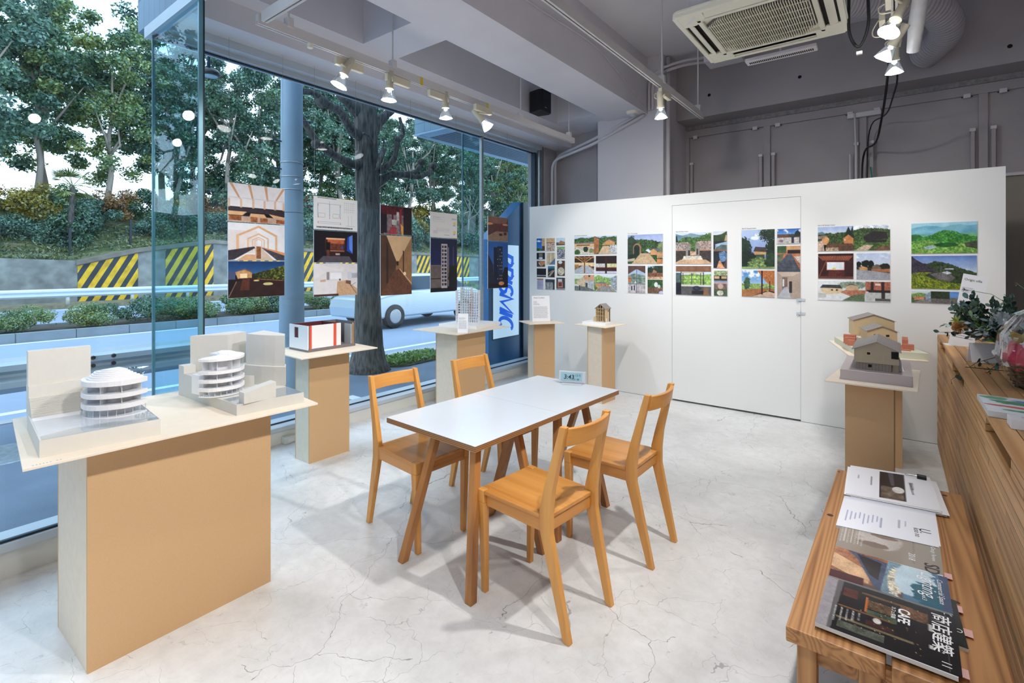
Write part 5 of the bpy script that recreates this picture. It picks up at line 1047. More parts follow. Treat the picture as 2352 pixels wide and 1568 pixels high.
        a.grad((90, 124, 200), (196, 220, 240), 0, .55).hill([.1, .2, .24, .17, .2, .26, .36, .44, .5], (40, 56, 36), (62, 84, 44), .5, 34, .02, 1).poly([(0, 0), (.08, .12), (.25, .3), (.4, .44), (.3, .6), (0, .55)], (58, 52, 66), .5, 40).poly([(.3, .55), (.45, .5), (.62, .56), (.68, .66), (.6, .78), (.4, .7)], (110, 104, 104), .3).poly([(0, .55), (.12, .5), (.34, .5), (.22, .6), (.35, .7), (.6, .8), (1, .85), (1, 1), (0, 1)], (150, 158, 34), .5, 40, (84, 110, 30)).poly([(.48, .5), (.56, .46), (.64, .52), (.56, .56)], (196, 200, 214), .4, 20).rect(.52, .38, .66, .42, (190, 196, 206), .5).rect(.46, .3, .475, .66, (90, 90, 96))
    elif n == 'g7c': a.rect(0, 0, 1, 1, (110, 106, 104), .3).grad((206, 226, 236), (190, 214, 190), 0, .3).poly([(0, .3), (.12, .15), (.3, .3), (.3, .5), (0, .5)], (120, 156, 80), .4).rect(.04, .44, .2, .75, (200, 140, 90), .4).rect(0, .6, .05, 1, (70, 100, 50), .4).poly([(.22, .3), (.31, .05), (.31, .9), (.24, .8)], (140, 160, 180), .3).poly([(.06, 1), (.16, .7), (.26, .7), (.3, 1)], (140, 134, 126), .3).rect(.312, 0, .6, .6, (50, 64, 44), .4).rect(.6, 0, 1, .5, (90, 150, 226)).clouds(.5, .4, .88).rect(.86, .5, 1, 1, (40, 30, 34))
    elif n == 'wa1':
        a.rect(0, 0, 1, .6, (232, 228, 232), .02)
        for x0, x1 in ((.02, .2), (.33, .42), (.62, .68), (.96, .82)): a.poly([(x0, 0), (x0 + .05, 0), (x1 + .015, .4), (x1 - .015, .4)], (214, 160, 116))
        for x in (0, .2, .41, .61, .8, .96): a.rect(x, .4, x + .035, .66, (222, 184, 150))
        a.rect(0, .36, 1, .38, (206, 204, 212)).poly([(0, .62), (1, .62), (1, .78), (.6, .74), (0, .74)], (54, 44, 54), .3, 40).poly([(0, .72), (.32, .72), (.24, .82), (0, .82)], (226, 176, 128), .05).poly([(.38, .76), (.62, .76), (.66, .84), (.36, .84)], (226, 176, 128), .05).poly([(.7, .74), (1, .8), (1, .88), (.8, .85)], (226, 176, 128), .05).rect(0, .84, 1, 1, (196, 160, 140), .1).rect(.02, .83, .22, .96, (150, 86, 46), .5, 26).rect(.38, .85, .5, .98, (160, 92, 50), .5, 26).rect(.55, .86, .68, .98, (160, 92, 50), .5, 26).rect(.84, .88, 1, .98, (160, 90, 50), .5, 26)
    elif n == 'wa2':
        a.rect(0, 0, 1, 1, (226, 228, 234), .02).rect(0, .2, .5, .8, (222, 214, 214), .02)
        for k, (cx, s_) in enumerate(((.52, 1), (.52, .52), (.52, .3), (.52, .18))):
            y = .08 + .46 * (1 - s_) * .9
            a.line(cx - .36 * s_, y + .26 * s_, cx, y, .032 * s_ + .006, (222, 168, 120)).line(cx, y, cx + .32 * s_, y + .24 * s_, .032 * s_ + .006, (222, 168, 120)).line(cx - .36 * s_, y + .26 * s_, cx - .36 * s_, .74, .04 * s_ + .006, (228, 180, 136)).line(cx + .32 * s_, y + .24 * s_, cx + .32 * s_, .72, .035 * s_ + .006, (222, 176, 134))
        a.poly([(0, .74), (.44, .62), (.46, .66), (.1, .98), (0, 1)], (54, 46, 58), .3, 30).poly([(.14, 1), (.3, .84), (.5, .84), (.46, 1)], (220, 168, 124), .05).poly([(.46, .66), (.56, .64), (.8, 1), (.46, 1)], (206, 184, 166), .06).poly([(.56, .64), (1, .84), (1, 1), (.86, 1)], (70, 66, 78), .4, 30).poly([(.58, .63), (1, .78), (1, .86), (.6, .66)], (226, 150, 96)).rect(.48, .62, .56, .95, (140, 84, 50), .6, 30)
    elif n == 'wa3':
        a.grad((14, 54, 110), (50, 100, 160), 0, .4).rect(0, .38, 1, 1, (24, 20, 26), .3).poly([(.4, .36), (1, .12), (1, .52), (.42, .48)], (40, 50, 24), .6, 30, (130, 140, 30))
        for i in range(7): a.line(.42, .37 + i * .018, 1, .16 + i * .055, .01, (26, 34, 30))
        a.poly([(.12, .3), (.28, .22), (.4, .3), (.4, .46), (.16, .48)], (206, 150, 100), .2).rect(.2, .34, .32, .46, (250, 220, 170)).poly([(.12, .3), (.28, .2), (.42, .3), (.4, .32), (.28, .24)], (110, 90, 84)).rect(0, .28, .12, .5, (70, 80, 120)).poly([(.15, .55), (.42, .46), (1, .56), (1, 1), (0, 1)], (48, 30, 30), .3, 8).line(.02, .95, .14, .56, .012, (150, 110, 90)).ell(.48, .54, .05, .02, (214, 206, 130)).ell(.69, .64, .09, .04, (206, 196, 130)).poly([(.24, .5), (.36, .48), (.36, .8), (.2, .8)], (90, 46, 34), .2).line(.5, .5, 1, .56, .01, (170, 110, 70))
    elif n == 'wb1':
        a.rect(0, 0, 1, 1, (236, 238, 240)).lines(.08, .02, .5, .07, 1, (120, 120, 124), .6)
        for x in (.08, .34, .58): a.rect(x, .2, x + .012, .6, (150, 176, 206))
        a.rect(.08, .2, .62, .208, (150, 150, 160)).rect(.08, .205, .62, .212, (196, 210, 226)).rect(.1, .5, .24, .508, (140, 140, 146)).rect(.42, .5, .56, .508, (140, 140, 146)).rect(.34, .12, .346, .64, (120, 140, 180)).rect(.1, .5, .104, .62, (130, 130, 136)).rect(.24, .5, .244, .62, (130, 130, 136)).rect(.42, .5, .424, .62, (130, 130, 136)).rect(.56, .5, .564, .62, (130, 130, 136)).rect(.1, .62, .24, .626, (130, 130, 136)).rect(.42, .62, .56, .626, (130, 130, 136))
        a.rect(.08, .76, .62, .766, (140, 140, 148)).rect(.08, .8, .62, .806, (140, 160, 190)).lines(.06, .9, .88, .96, 1, (60, 60, 64), .7)
        for x, y in ((.09, .24), (.09, .6), (.34, .22), (.34, .62), (.59, .24), (.59, .6), (.09, .76), (.59, .78)): a.rect(x, y, x + .012, y + .04, (226, 90, 80))
        for i in range(5): a.rect(.68 + i * .05, .1, .684 + i * .05, .45, (196, 196, 202))
        for i in range(5): a.rect(.68, .12 + i * .07, .94, .127 + i * .07, (200, 200, 206))
        a.rect(.78, .52, .784, .84, (150, 150, 160)).rect(.86, .5, .864, .84, (180, 180, 190)).rect(.72, .84, .94, .846, (150, 150, 160))
    elif n == 'wb2':
        a.rect(0, 0, 1, 1, (26, 22, 32), .2).rect(.25, .22, .7, .68, (70, 36, 30), .3).rect(.27, .22, .7, .27, (250, 196, 150)).rect(.3, .27, .68, .4, (196, 96, 60), .2, 20).rect(.34, .4, .66, .6, (110, 54, 40), .4, 20).rect(.27, .36, .36, .62, (20, 16, 24)).rect(.62, .46, .66, .56, (60, 70, 180)).poly([(.76, .18), (.88, .1), (.88, .72), (.74, .62)], (36, 66, 190)).poly([(.8, .16), (.88, .1), (.88, .7), (.8, .56)], (90, 140, 240)).poly([(.06, 1), (.2, .8), (.8, .8), (.9, 1)], (84, 78, 92), .15).rect(.34, .62, .58, .8, (60, 30, 30)).rect(.48, .7, .58, .76, (190, 170, 170)).rect(.36, .62, .68, .64, (236, 150, 110)).rect(.28, .6, .34, .8, (110, 60, 46), .3)
    elif n == 'wb3':
        a.rect(0, 0, 1, 1, (226, 222, 224), .03).poly([(0, 0), (.68, .22), (.28, .24), (0, .5)], (232, 230, 234)).rect(.28, .26, .66, .52, (216, 220, 228)).rect(.28, .26, .34, .5, (150, 140, 146)).rect(.36, .28, .62, .48, (240, 242, 248)).rect(.76, .26, .86, .5, (206, 212, 222)).rect(.86, .3, 1, .46, (170, 176, 188), .1).poly([(0, .5), (.56, .56), (.52, .92), (0, .95)], (230, 228, 232), .02).poly([(.14, .5), (.26, .48), (.26, .55), (.14, .56)], (206, 170, 140)).poly([(.52, .56), (.7, .52), (1, .8), (1, 1), (.5, 1)], (206, 166, 128), .12, 30).poly([(.72, .52), (.84, .54), (.84, .66), (.72, .62)], (120, 86, 66)).rect(0, .93, .55, 1, (80, 50, 44), .3).line(.8, .62, .98, .96, .01, (60, 56, 60)).line(.96, .6, .84, .7, .008, (60, 56, 60)).ell(.58, .5, .02, .03, (60, 60, 66))
    elif n == 'wc1': a.rect(0, 0, 1, 1, (46, 24, 28), .4).rect(0, 0, .72, .3, (84, 30, 40), .5, 16).rect(.1, .3, .72, 1, (130, 112, 120), .4, 16).rect(.35, .1, .4, .7, (96, 30, 40)).rect(.6, .1, .66, .8, (150, 40, 52)).rect(.5, .2, .58, .5, (206, 196, 196), .3).poly([(.2, 1), (.36, .7), (.5, .76), (.5, 1)], (170, 60, 70), .3).rect(.35, .48, .5, .66, (190, 190, 180), .2).poly([(.62, .6), (.72, .7), (.72, 1), (.66, 1)], (240, 170, 90)).rect(.04, .3, .2, .95, (28, 26, 40), .5).rect(.72, 0, 1, 1, (36, 22, 28), .1)
    elif n == 'wc2': a.rect(0, 0, 1, 1, (150, 110, 76), .08).poly([(.18, 0), (1, 0), (.56, .44), (.5, .44)], (222, 182, 136), .04).poly([(0, 0), (.18, 0), (.5, .44), (.46, .6), (0, 1)], (84, 56, 40), .12).poly([(1, 0), (1, .8), (.58, .52), (.56, .44)], (160, 116, 76), .1).poly([(.44, .58), (.58, .56), (1, .86), (1, 1), (0, 1), (0, .98)], (104, 62, 44), .3, 30).rect(.5, .43, .56, .5, (40, 28, 24)).poly([(.7, .24), (.74, .26), (.74, .68), (.7, .66)], (70, 44, 34)).poly([(.18, .1), (.24, .2), (.24, .78), (.18, .82)], (52, 34, 28)).line(.6, .56, 1, .82, .02, (236, 190, 140)).ell(.76, .64, .05, .03, (252, 220, 170))
    elif n == 'wd1':
        a.rect(0, 0, 1, 1, (232, 230, 228)).rect(.1, .18, .5, .185, (190, 190, 190)).rect(.1, .36, .5, .365, (190, 190, 190)).rect(.1, .18, .105, .36, (190, 190, 190)).rect(.5, .18, .505, .36, (190, 190, 190)).lines(.12, .2, .46, .34, 4, (186, 186, 190), .3, .4).lines(.2, .6, .72, .8, 6, (206, 196, 204), .35, .05).rect(.1, .72, .26, .84, (214, 214, 218)).ell(.9, .4, .05, .07, (236, 210, 120)).ell(.88, .48, .05, .02, (130, 180, 226)).ell(.9, .76, .05, .07, (236, 204, 110)).ell(.88, .84, .05, .02, (130, 180, 226)).lines(.78, .2, .96, .26, 2, (110, 110, 114), .4).lines(.5, .88, .7, .92, 1, (150, 150, 150), .5)
    elif n == 'wd2':
        a.grad((10, 20, 60), (24, 34, 96), 0, .6).rect(0, .5, .4, 1, (110, 96, 96), .15).rect(0, .5, .36, .505, (160, 140, 136)).rect(.62, .5, 1, 1, (30, 26, 34), .5, 20).rect(.64, .16, .68, .9, (130, 116, 120)).rect(.84, .14, .86, .9, (110, 100, 104)).rect(.39, .1, .62, .92, (190, 178, 176), .04)
        for k in range(11):
            y = .135 + k * .07
            a.rect(.42, y, .48, y + .045, (30, 36, 70)).rect(.51, y, .59, y + .045, (30, 36, 70))
        for k in range(8): a.rect(.03 + k * .045, .53, .034 + k * .045, .72, (60, 50, 56))
        a.rect(0, .74, .38, .76, (40, 34, 40)).rect(0, .92, 1, 1, (16, 16, 24)).ell(.88, .72, .2, .2, (16, 22, 22), rag=.4).rect(.4, .9, .62, .93, (206, 190, 190))
    elif n == 'we1': a.rect(0, 0, 1, 1, (80, 40, 32), .3).poly([(0, 0), (1, 0), (.9, .24), (.35, .3), (0, .2)], (130, 84, 66), .1).rect(.32, .28, .8, .7, (90, 34, 28), .4, 20).poly([(0, .8), (.4, .6), (1, .6), (1, 1), (0, 1)], (140, 106, 84), .15).ell(.05, .3, .2, .05, (222, 130, 80)).ell(.85, .3, .14, .04, (222, 130, 80)).rect(.55, .68, .7, .78, (40, 24, 24)).rect(.78, .62, .92, .74, (50, 28, 26))
    elif n == 'we2':
        a.grad((34, 90, 170), (46, 104, 186), 0, 1).poly([(0, .26), (.26, .5), (.3, 1), (0, 1)], (38, 36, 56), .3).rect(.28, .12, .72, .95, (26, 42, 76), .2)
        for k in range(11):
            y = .16 + k * .07
            for x in (.46, .58, .66):
                if a.r.rand() > .55: a.rect(x, y, x + .03, y + .018, (240, 190, 130))
        a.rect(.28, .12, .46, .9, (22, 32, 60)).rect(.46, .10, .72, .13, (20, 28, 54)).poly([(.72, .7), (.82, .55), (1, .55), (1, 1), (.72, 1)], (30, 30, 40), .3).rect(0, .9, 1, 1, (26, 20, 26)).ell(.66, .9, .14, .04, (226, 140, 84), .3)
    if n not in ('wb1', 'wd1'):
        g = p.a.mean(2, keepdims=True); k = .86 if n[0] == 'g' else .9; p.a = g + (p.a - g) * k; f = (p.noise(p.h * .5) * .5 + p.noise(9) * .5 - .5)[..., None]; p.a = p.a * (1 + f * (.40 if n[0] == 'g' else .22) * (1.25 - g / 255))
    return p
WALL = [
 ('g1a', -3.974, -3.834, 1.770, 1.945, 'small print of blue sky beside a tan wall, top left of the mosaic'), ('g1b', -3.974, -3.832, 1.654, 1.746, 'small dark blue print, second in the left column of the mosaic'),
 ('g1c', -3.971, -3.832, 1.550, 1.634, 'small print with a tan wedge, third in the left column of the mosaic'), ('g1d', -3.971, -3.814, 1.409, 1.528, 'small nearly black print, fourth in the left column of the mosaic'),
 ('g1e', -3.966, -3.859, 1.238, 1.386, 'small lilac print of a written sheet, bottom left of the mosaic'), ('g1f', -3.810, -3.673, 1.765, 1.943, 'small print of tan wall over rubble stones, top middle of the mosaic'),
 ('g1g', -3.807, -3.667, 1.582, 1.744, 'small print of pale vertical boards, second in the middle column of the mosaic'), ('g1h', -3.785, -3.673, 1.406, 1.562, 'small print of stacked timber poles, third in the middle column of the mosaic'),
 ('g1i', -3.828, -3.673, 1.238, 1.380, 'small print of a grey yard with a standing figure, bottom middle of the mosaic'), ('g1j', -3.650, -3.511, 1.841, 1.942, 'small print of roofs under pale sky, top right of the mosaic'),
 ('g1k', -3.637, -3.511, 1.659, 1.825, 'small print of grey rubble and grass, second in the right column of the mosaic'), ('g1l', -3.635, -3.511, 1.428, 1.635, 'small print of a round pale plate, third in the right column of the mosaic'),
 ('g1m', -3.648, -3.509, 1.240, 1.405, 'small print of a red-brown box in a grey room, bottom right of the mosaic'),
 ('g2a', -3.367, -2.756, 1.714, 1.946, 'wide print of tan houses under a green hill, top of the second group'), ('g2b', -3.363, -3.073, 1.467, 1.692, 'print of a timber-trussed room with pale floor, middle left of the second group'),
 ('g2c', -3.048, -2.757, 1.467, 1.693, 'print of a dark red roof over windows, middle right of the second group'), ('g2d', -3.363, -2.754, 1.238, 1.447, 'wide print of stone village streets, bottom of the second group'),
 ('g3a', -2.611, -2.167, 1.589, 1.945, 'large print of an arched glass hut beside a timber deck, top of the third group'), ('g3b', -2.606, -2.381, 1.232, 1.566, 'upright print looking through a gabled window frame, lower left of the third group'),
 ('g3c', -2.355, -2.166, 1.236, 1.567, 'upright double print of earth works and bushes, lower right of the third group'),
 ('g4a', -2.014, -1.617, 1.587, 1.944, 'large print of two tiled roofs framing green mountains, on the door'), ('g4b', -2.012, -1.617, 1.233, 1.565, 'print of a dim room opening to green hills, lower left on the door'),
 ('g4c', -1.593, -1.450, 1.541, 1.947, 'narrow tall print with dark interior and orange light, on the door'), ('g4d', -1.588, -1.447, 1.236, 1.515, 'narrow print stacked of timber fronts and a pale hut from above, on the door'),
 ('g5a', -1.300, -.982, 1.539, 1.949, 'tall print of a stilted house between dark trees, right part of the door'), ('g5b', -1.300, -.983, 1.241, 1.518, 'print of a terrace under a red lattice roof, right part of the door'),
 ('g5c', -.959, -.749, 1.792, 1.947, 'small print of deep blue sky over a dusty yard, at the door edge'), ('g5d', -.959, -.749, 1.239, 1.772, 'tall narrow print of a grey roof walk above a pale corridor, at the door edge'),
 ('g6a', -.600, -.029, 1.711, 1.950, 'wide print of orange cottage and black stilted barn, top of the sixth group'), ('g6b', -.598, -.308, 1.442, 1.688, 'print of a dark red room with a bright window, middle left of the sixth group'),
 ('g6c', -.286, -.030, 1.442, 1.687, 'print of a grey yard with dark trees at dusk, middle right of the sixth group'), ('g6d', -.598, -.027, 1.232, 1.421, 'wide print of pale model houses on stilts, bottom of the sixth group'),
 ('g7a', .121, .560, 1.677, 1.949, 'wide print of a bright green hill and blue mountains, top right of the wall'), ('g7b', .121, .556, 1.365, 1.659, 'wide print of a yellow flower field and wooded hill, far right of the wall'),
 ('g7c', .121, .557, 1.238, 1.346, 'low wide print partly hidden by the flowers, bottom right of the wall')]
for i, (n, x0, x1, z0, z1_, lb) in enumerate(WALL):
    t = thing('photo_print', lb, 'photo print', ((x0 + x1) / 2, PY, z0), 0, 'photographs on the partition')
    MB().box(x0, x1, PY - .0075, PY - .0005, z0, z1_).build('mounting_board', M['card'], t, world=True)
    print_part('printed_image', paint(n, pic(x1 - x0, z1_ - z0, i + 11)), t, (x0 + .001, PY - .0082, z1_ - .001), (x1 - x0 - .002, 0, 0), (0, 0, -(z1_ - z0 - .002)))
for k, (s_, x, z) in enumerate((('No.3 Entrance Restaurant', -3.367, 1.955), ('No.5 Tea Lounge', -2.611, 1.955), ('No.10 Guest room', -2.014, 1.955), ('No.12 Guest room', -1.300, 1.960), ('No.7.8 Guest room', -.600, 1.960))):
    t = thing('wall_caption', f'tiny grey caption reading {s_} above its photograph', 'caption', (x, PY - .001, z), 0, 'captions on the partition')
    writing('lettering', s_, .018, M['inkgrey'], t, frame3((1, 0, 0), (0, 0, 1), (0, -.0006, 0)), .0001)
WIN = [('wa', 1.771, 2.234, ((1.925, 2.235, 'wa1', 'hanging print of long canteen tables, top of the first window column', .463),
                             (1.615, 1.918, 'wa2', 'hanging print of a white gabled hall, middle of the first window column', .463), (1.312, 1.608, 'wa3', 'hanging night print of a terrace, bottom of the first window column', .463))),
       ('wb', 2.508, 2.972, ((1.905, 2.207, 'wb1', 'hanging white sheet with construction drawings, second window column', .463), (1.600, 1.896, 'wb2', 'hanging dark print of a hotel room with blue window, second window column', .463), (1.285, 1.590, 'wb3', 'hanging pale print of a bright bedroom, bottom of the second window column', .463))),
       ('wc', 3.250, 3.670, ((1.898, 2.198, 'wc1', 'hanging dark print with red scaffolding, third window column', .42), (1.258, 1.885, 'wc2', 'tall hanging print of a brown corridor, third window column', .42))),
       ('wd', 3.948, 4.383, ((1.895, 2.186, 'wd1', 'hanging white sheet of schematic drawings, fourth window column', .43), (1.262, 1.885, 'wd2', 'tall hanging night print of a white slim tower, fourth window column', .43))),
       ('we', 4.960, 5.384, ((1.895, 2.214, 'we1', 'hanging dark brown interior print, last window column', .42), (1.267, 1.885, 'we2', 'tall hanging dusk print of a dark tower, last window column', .42)))]
for n, y0, y1, rows in WIN:
    nth = {'wa': 'first', 'wb': 'second', 'wc': 'third', 'wd': 'fourth', 'we': 'fifth'}[n]
    for y, sd_ in ((y0 + .012, 'left'), (y1 - .012, 'right')):
        tag(MB().tube([(-4.204, y, rows[-1][0]), (-4.204, y, 3.39)], .0011, 5).build('hanging_wire', M['thread']), f'thin steel wire hanging the {nth} window column, {sd_} one', 'wire', 'wires of the window prints')
    for j, (za, zb, key, lb, wd) in enumerate(rows):
        t = thing('hanging_print', lb, 'photo print', (-4.2, (y0 + y1) / 2, za), 0, 'photographs hanging at the window')
        MB().box(-4.202, -4.195, y0, y1, za, zb).build('mounting_board', M['card'], t, world=True)
        print_part('printed_image', paint(key, pic(y1 - y0, zb - za, 60 + j + ord(n[1]))), t, (-4.1942, y0 + .001, zb - .001), (0, y1 - y0 - .002, 0), (0, 0, -(zb - za - .002)))
# ------------------------------------------------------------ timber counter
CT = .970; CX0 = .30
cn = thing('timber_counter', 'long counter of stacked timber with cut hand slots', 'counter', (.62, 3.2, 0))
r8 = random.Random(5)
slots = [(3.66, 4.30), (2.27, 2.83), (.6, 1.2), (4.9, 5.4)]
pk = MB(); z = 0.0; rowh = .0288; k = 0
while z < CT - .030:
    y = -.6 - r8.random() * .8
    while y < 5.745:
        L = r8.uniform(.7, 1.9); y1 = min(y + L, 5.745); off = r8.uniform(-.0012, .0012)
        segs = [(max(y, -.6), y1)]
        if 30.4 * rowh < z + .01 < 32.6 * rowh:
            o = []
            for a, b in segs:
                cuts = [(s0, s1) for s0, s1 in slots if s0 < b and s1 > a]; cur = a
                for s0, s1 in sorted(cuts):
                    if s0 > cur: o.append((cur, s0))
                    cur = max(cur, s1)
                if cur < b: o.append((cur, b))
            segs = o
        for a, b in segs:
            if b - a > .01: pk.box(CX0 + off, CX0 + .06, a + .0010, b - .0014, z + .0013, z + rowh - .0013)
        y = y1
    z += rowh; k += 1
pk.build('front_planks', M['counter'], cn, world=True)
MB().box(CX0 + .058, .95, -.6, 5.745, 0, z - .002).build('carcass', M['gap'], cn, world=True)
tp = MB(); x = CX0
while x < .94:
    w_ = .058; y = -.6 - r8.random() * .5
    while y < 5.745:
        y1 = min(y + r8.uniform(.8, 2.1), 5.745); tp.box(x + .0013, x + w_ - .0013, max(y, -.6) + .001, y1 - .001, z + .0008, CT + r8.uniform(-.002, .001)); y = y1
    x += w_
tp.build('top_planks', M['counter'], cn, world=True)
eg = MB()
for y0, y1 in ((4.20, 5.0), (2.93, 3.99)): eg.box(CX0 - .001, .95, y0, y1, CT + .0005, CT + .0012)
MB().box(CX0 + .035, .95, 3.99, 4.003, CT, CT + .002).build('joint_line', M['gap'], cn, world=True)

# ------------------------------------------------------------ bench and reading matter
BT = .425
bn = thing('wooden_bench', 'low pine bench of two thick boards along the counter', 'bench', (0, 2.6, 0))
MB().hexa([(-.276, 1.800, BT - .048), (-.020, 1.800, BT - .048), (-.016, 3.36, BT - .048), (-.256, 3.36, BT - .048)], [(-.276, 1.800, BT), (-.020, 1.800, BT), (-.016, 3.36, BT), (-.256, 3.36, BT)]).build('seat_board', M['benchw'], bn, world=True, bevel=.004)
MB().hexa([(-.006, 1.800, BT - .048), (.262, 1.800, BT - .048), (.268, 3.36, BT - .048), (-.010, 3.36, BT - .048)], [(-.006, 1.800, BT), (.262, 1.800, BT), (.268, 3.36, BT), (-.010, 3.36, BT)]).build('seat_board', M['benchw'], bn, world=True, bevel=.004)
for (x0, y0) in ((-.25, 1.84), (-.085, 1.84), (.18, 1.84), (-.235, 3.24), (.18, 3.24)):
    MB().box(x0, x0 + .055, y0, y0 + .055, 0, BT - .048).build('leg', M['benchl'], bn, world=True, bevel=.003)
MB().box(-.24, .24, 1.855, 1.880, BT - .120, BT - .048).box(-.225, .235, 3.255, 3.28, BT - .120, BT - .048).box(-.24, -.215, 1.85, 3.28, BT - .11, BT - .048).build('apron', M['benchw'], bn, world=True)
kn = MB()
for x, y, r_ in ((.20, 3.30, .010), (.13, 2.28, .010), (.17, 2.28, .008), (.15, 2.07, .013), (-.235, 2.72, .012), (-.245, 3.32, .006)): kn.lathe([(0, .0008), (r_, .0006), (r_ * 1.1, 0)], (x, y, BT), 10)
kn.build('knots', plain('dark_knot', (74, 44, 24), .6, var=.2), bn, world=True)

def sheaf(name, lbl, cat, quad, z0, z1, pic_, edge='pages', group='reading matter on the bench', curl=0.0, mat='paper'):
    """quad: far-left, far-right, near-right, near-left corners on the bench"""
    c = (sum(p[0] for p in quad) / 4, sum(p[1] for p in quad) / 4, z0); t = thing(name, lbl, cat, c, 0, group)
    fl, fr_, nr, nl = quad
    MB().hexa([(*nl, z0), (*nr, z0), (*fr_, z0), (*fl, z0)], [(*nl, z1 - .0006), (*nr, z1 - .0006), (*fr_, z1 - .0006), (*fl, z1 - .0006)]).build('pages', M[edge], t, world=True)
    MB().hexa([(*nl, z1 - .0006), (*nr, z1 - .0006), (*fr_, z1 - .0006), (*fl, z1 - .0006)], [(*nl, z1), (*nr, z1), (*fr_, z1), (*fl, z1)]).build('cover', M[mat], t, world=True)
    if pic_ is not None:
        o3 = Vector((*fl, z1 + .0004)); rt = Vector((*fr_, z1 + .0004)) - o3; dn = Vector((*nl, z1 + .0004)) - o3
        print_part('cover_print', pic_, t, tuple(o3), tuple(rt), tuple(dn))
    return t
def glossy(t):
    for c in t.children:
        if c.name.startswith('cover_print'): c.data.materials.clear(); c.data.materials.append(M['gloss'])
def P2(w, h, s, d=300): return Pic(w, h, d, s)
# 1 clipped documents
p = P2(.36, .58, 1, 230); p.a[:] = (240, 241, 246)
d1t = sheaf('document_stack', 'stack of white documents with black clip and a dark photo, far end of the bench', 'documents', [(-.196, 3.40), (.150, 3.46), (.175, 3.02), (-.190, 2.97)], BT, BT + .022, None)
p = P2(.34, .44, 1, 300); p.a[:] = (240, 241, 246)
p.rect(.38, .0, .68, 1, (240, 241, 246)).rect(.38, .06, .68, .94, (44, 38, 42), .25, 8).rect(.40, .55, .66, .94, (110, 96, 84), .7, 18).ell(.6, .62, .07, .1, (210, 206, 200), .2).poly([(.48, .06), (.55, .06), (.56, .5), (.52, .5)], (86, 84, 96), .1).lines(.74, .3, .78, .7, 1, (150, 150, 160), .6).rect(.28, .3, .295, .6, (120, 120, 130)).rect(.12, .32, .13, .44, (150, 150, 160))
print_part('cover_print', p, d1t, (-.196, 3.40, BT + .0224), (.346, .06, 0), (.006, -.43, 0))
MB().box(.095, .135, 3.40, 3.428, BT + .010, BT + .040).build('binder_clip', M['black'], d1t, world=True, bevel=.003)
MB().tube([(.10, 3.412, BT + .032), (.05, 3.40, BT + .030), (.045, 3.412, BT + .030), (.05, 3.424, BT + .030), (.10, 3.416, BT + .032)], .0014, 6).build('clip_handle', M['steel'], d1t, world=True)
for i, (a_, dz) in enumerate(((.012, .006), (.02, .012), (-.008, .017))):
    MB().hexa([(-.19 + a_, 2.965, BT + dz), (.18 + a_, 3.01, BT + dz), (.155 + a_, 3.44, BT + dz), (-.20 + a_, 3.38, BT + dz)], [(-.19 + a_, 2.965, BT + dz + .0015), (.18 + a_, 3.01, BT + dz + .0015), (.155 + a_, 3.44, BT + dz + .0015), (-.20 + a_, 3.38, BT + dz + .0015)]).build('loose_sheets', M['paper'], d1t, world=True)
writing('small_title', 'Japanese Restaurant', .020, M['inkgrey'], d1t, frame3((.06, -1, 0), (1, .06, 0), (.06, 3.31, BT + .0226)), .0001, world=True)
# 2 second white pile
p = P2(.34, .36, 2, 260); p.a[:] = (238, 240, 247)
p.grad((206, 210, 226), (238, 240, 247), 0, .12)
for i in range(9): p.rect(.08 + i * .045, .46 + (i % 3) * .02, .092 + i * .045, .8 - (i % 4) * .05, (150, 158, 196))
p.rect(.62, .45, .632, .7, (120, 126, 150)).rect(.68, .45, .69, .62, (110, 116, 140))
d2t = sheaf('document_stack', 'open white document pile between the clipped stack and the grey magazine', 'documents', [(-.196, 2.955), (.150, 3.00), (.150, 2.66), (-.203, 2.60)], BT, BT + .014, p)
writing('company_name', 'koo no', .030, M['ink'], d2t, frame3((.05, -1, 0), (1, .05, 0), (.066, 2.78, BT + .0148)), .0001, world=True)
writing('logo', 'U.', .055, M['ink'], d2t, frame3((.05, -1, 0), (1, .05, 0), (.085, 2.79, BT + .0148)), .0001, world=True)
# 3 grey magazine
p = P2(.34, .30, 3, 300); p.a[:] = (158, 146, 134)
p.grad((168, 158, 148), (150, 138, 126)).ell(.42, .42, .22, .3, (196, 188, 182), .12, 6, rag=.5).ell(.36, .62, .16, .08, (136, 120, 112), rag=.4).ell(.46, .3, .14, .06, (140, 126, 116), rag=.4)
for i in range(7): p.rect(.03 + i * .035, .05, .042 + i * .035, .75, (206, 200, 192)) if i % 2 else p.lines(.03 + i * .035, .05, .045 + i * .035, .8, 14, (212, 206, 200), .5)
p.lines(.735, .12, .75, .9, 18, (120, 108, 100), .6)
d3t = sheaf('magazine', 'grey-brown magazine with large letters SD, middle of the bench', 'magazine', [(-.186, 2.685), (.148, 2.700), (.142, 2.395), (-.190, 2.405)], BT, BT + .012, p)
writing('masthead', 'SD', .062, M['inkgrey'], d3t, frame3((-.01, -1, 0), (1, -.01, 0), (.092, 2.485, BT + .0130)), .0001, bold=.0008, world=True)
writing('year', '2018', .030, M['inkwhite'], d3t, frame3((-.01, -1, 0), (1, -.01, 0), (.045, 2.53, BT + .0130)), .0001, world=True)
writing('subtitle', 'Space Design Review', .020, M['inkwhite'], d3t, frame3((-.01, -1, 0), (1, -.01, 0), (.118, 2.685, BT + .0130)), .0001, world=True)
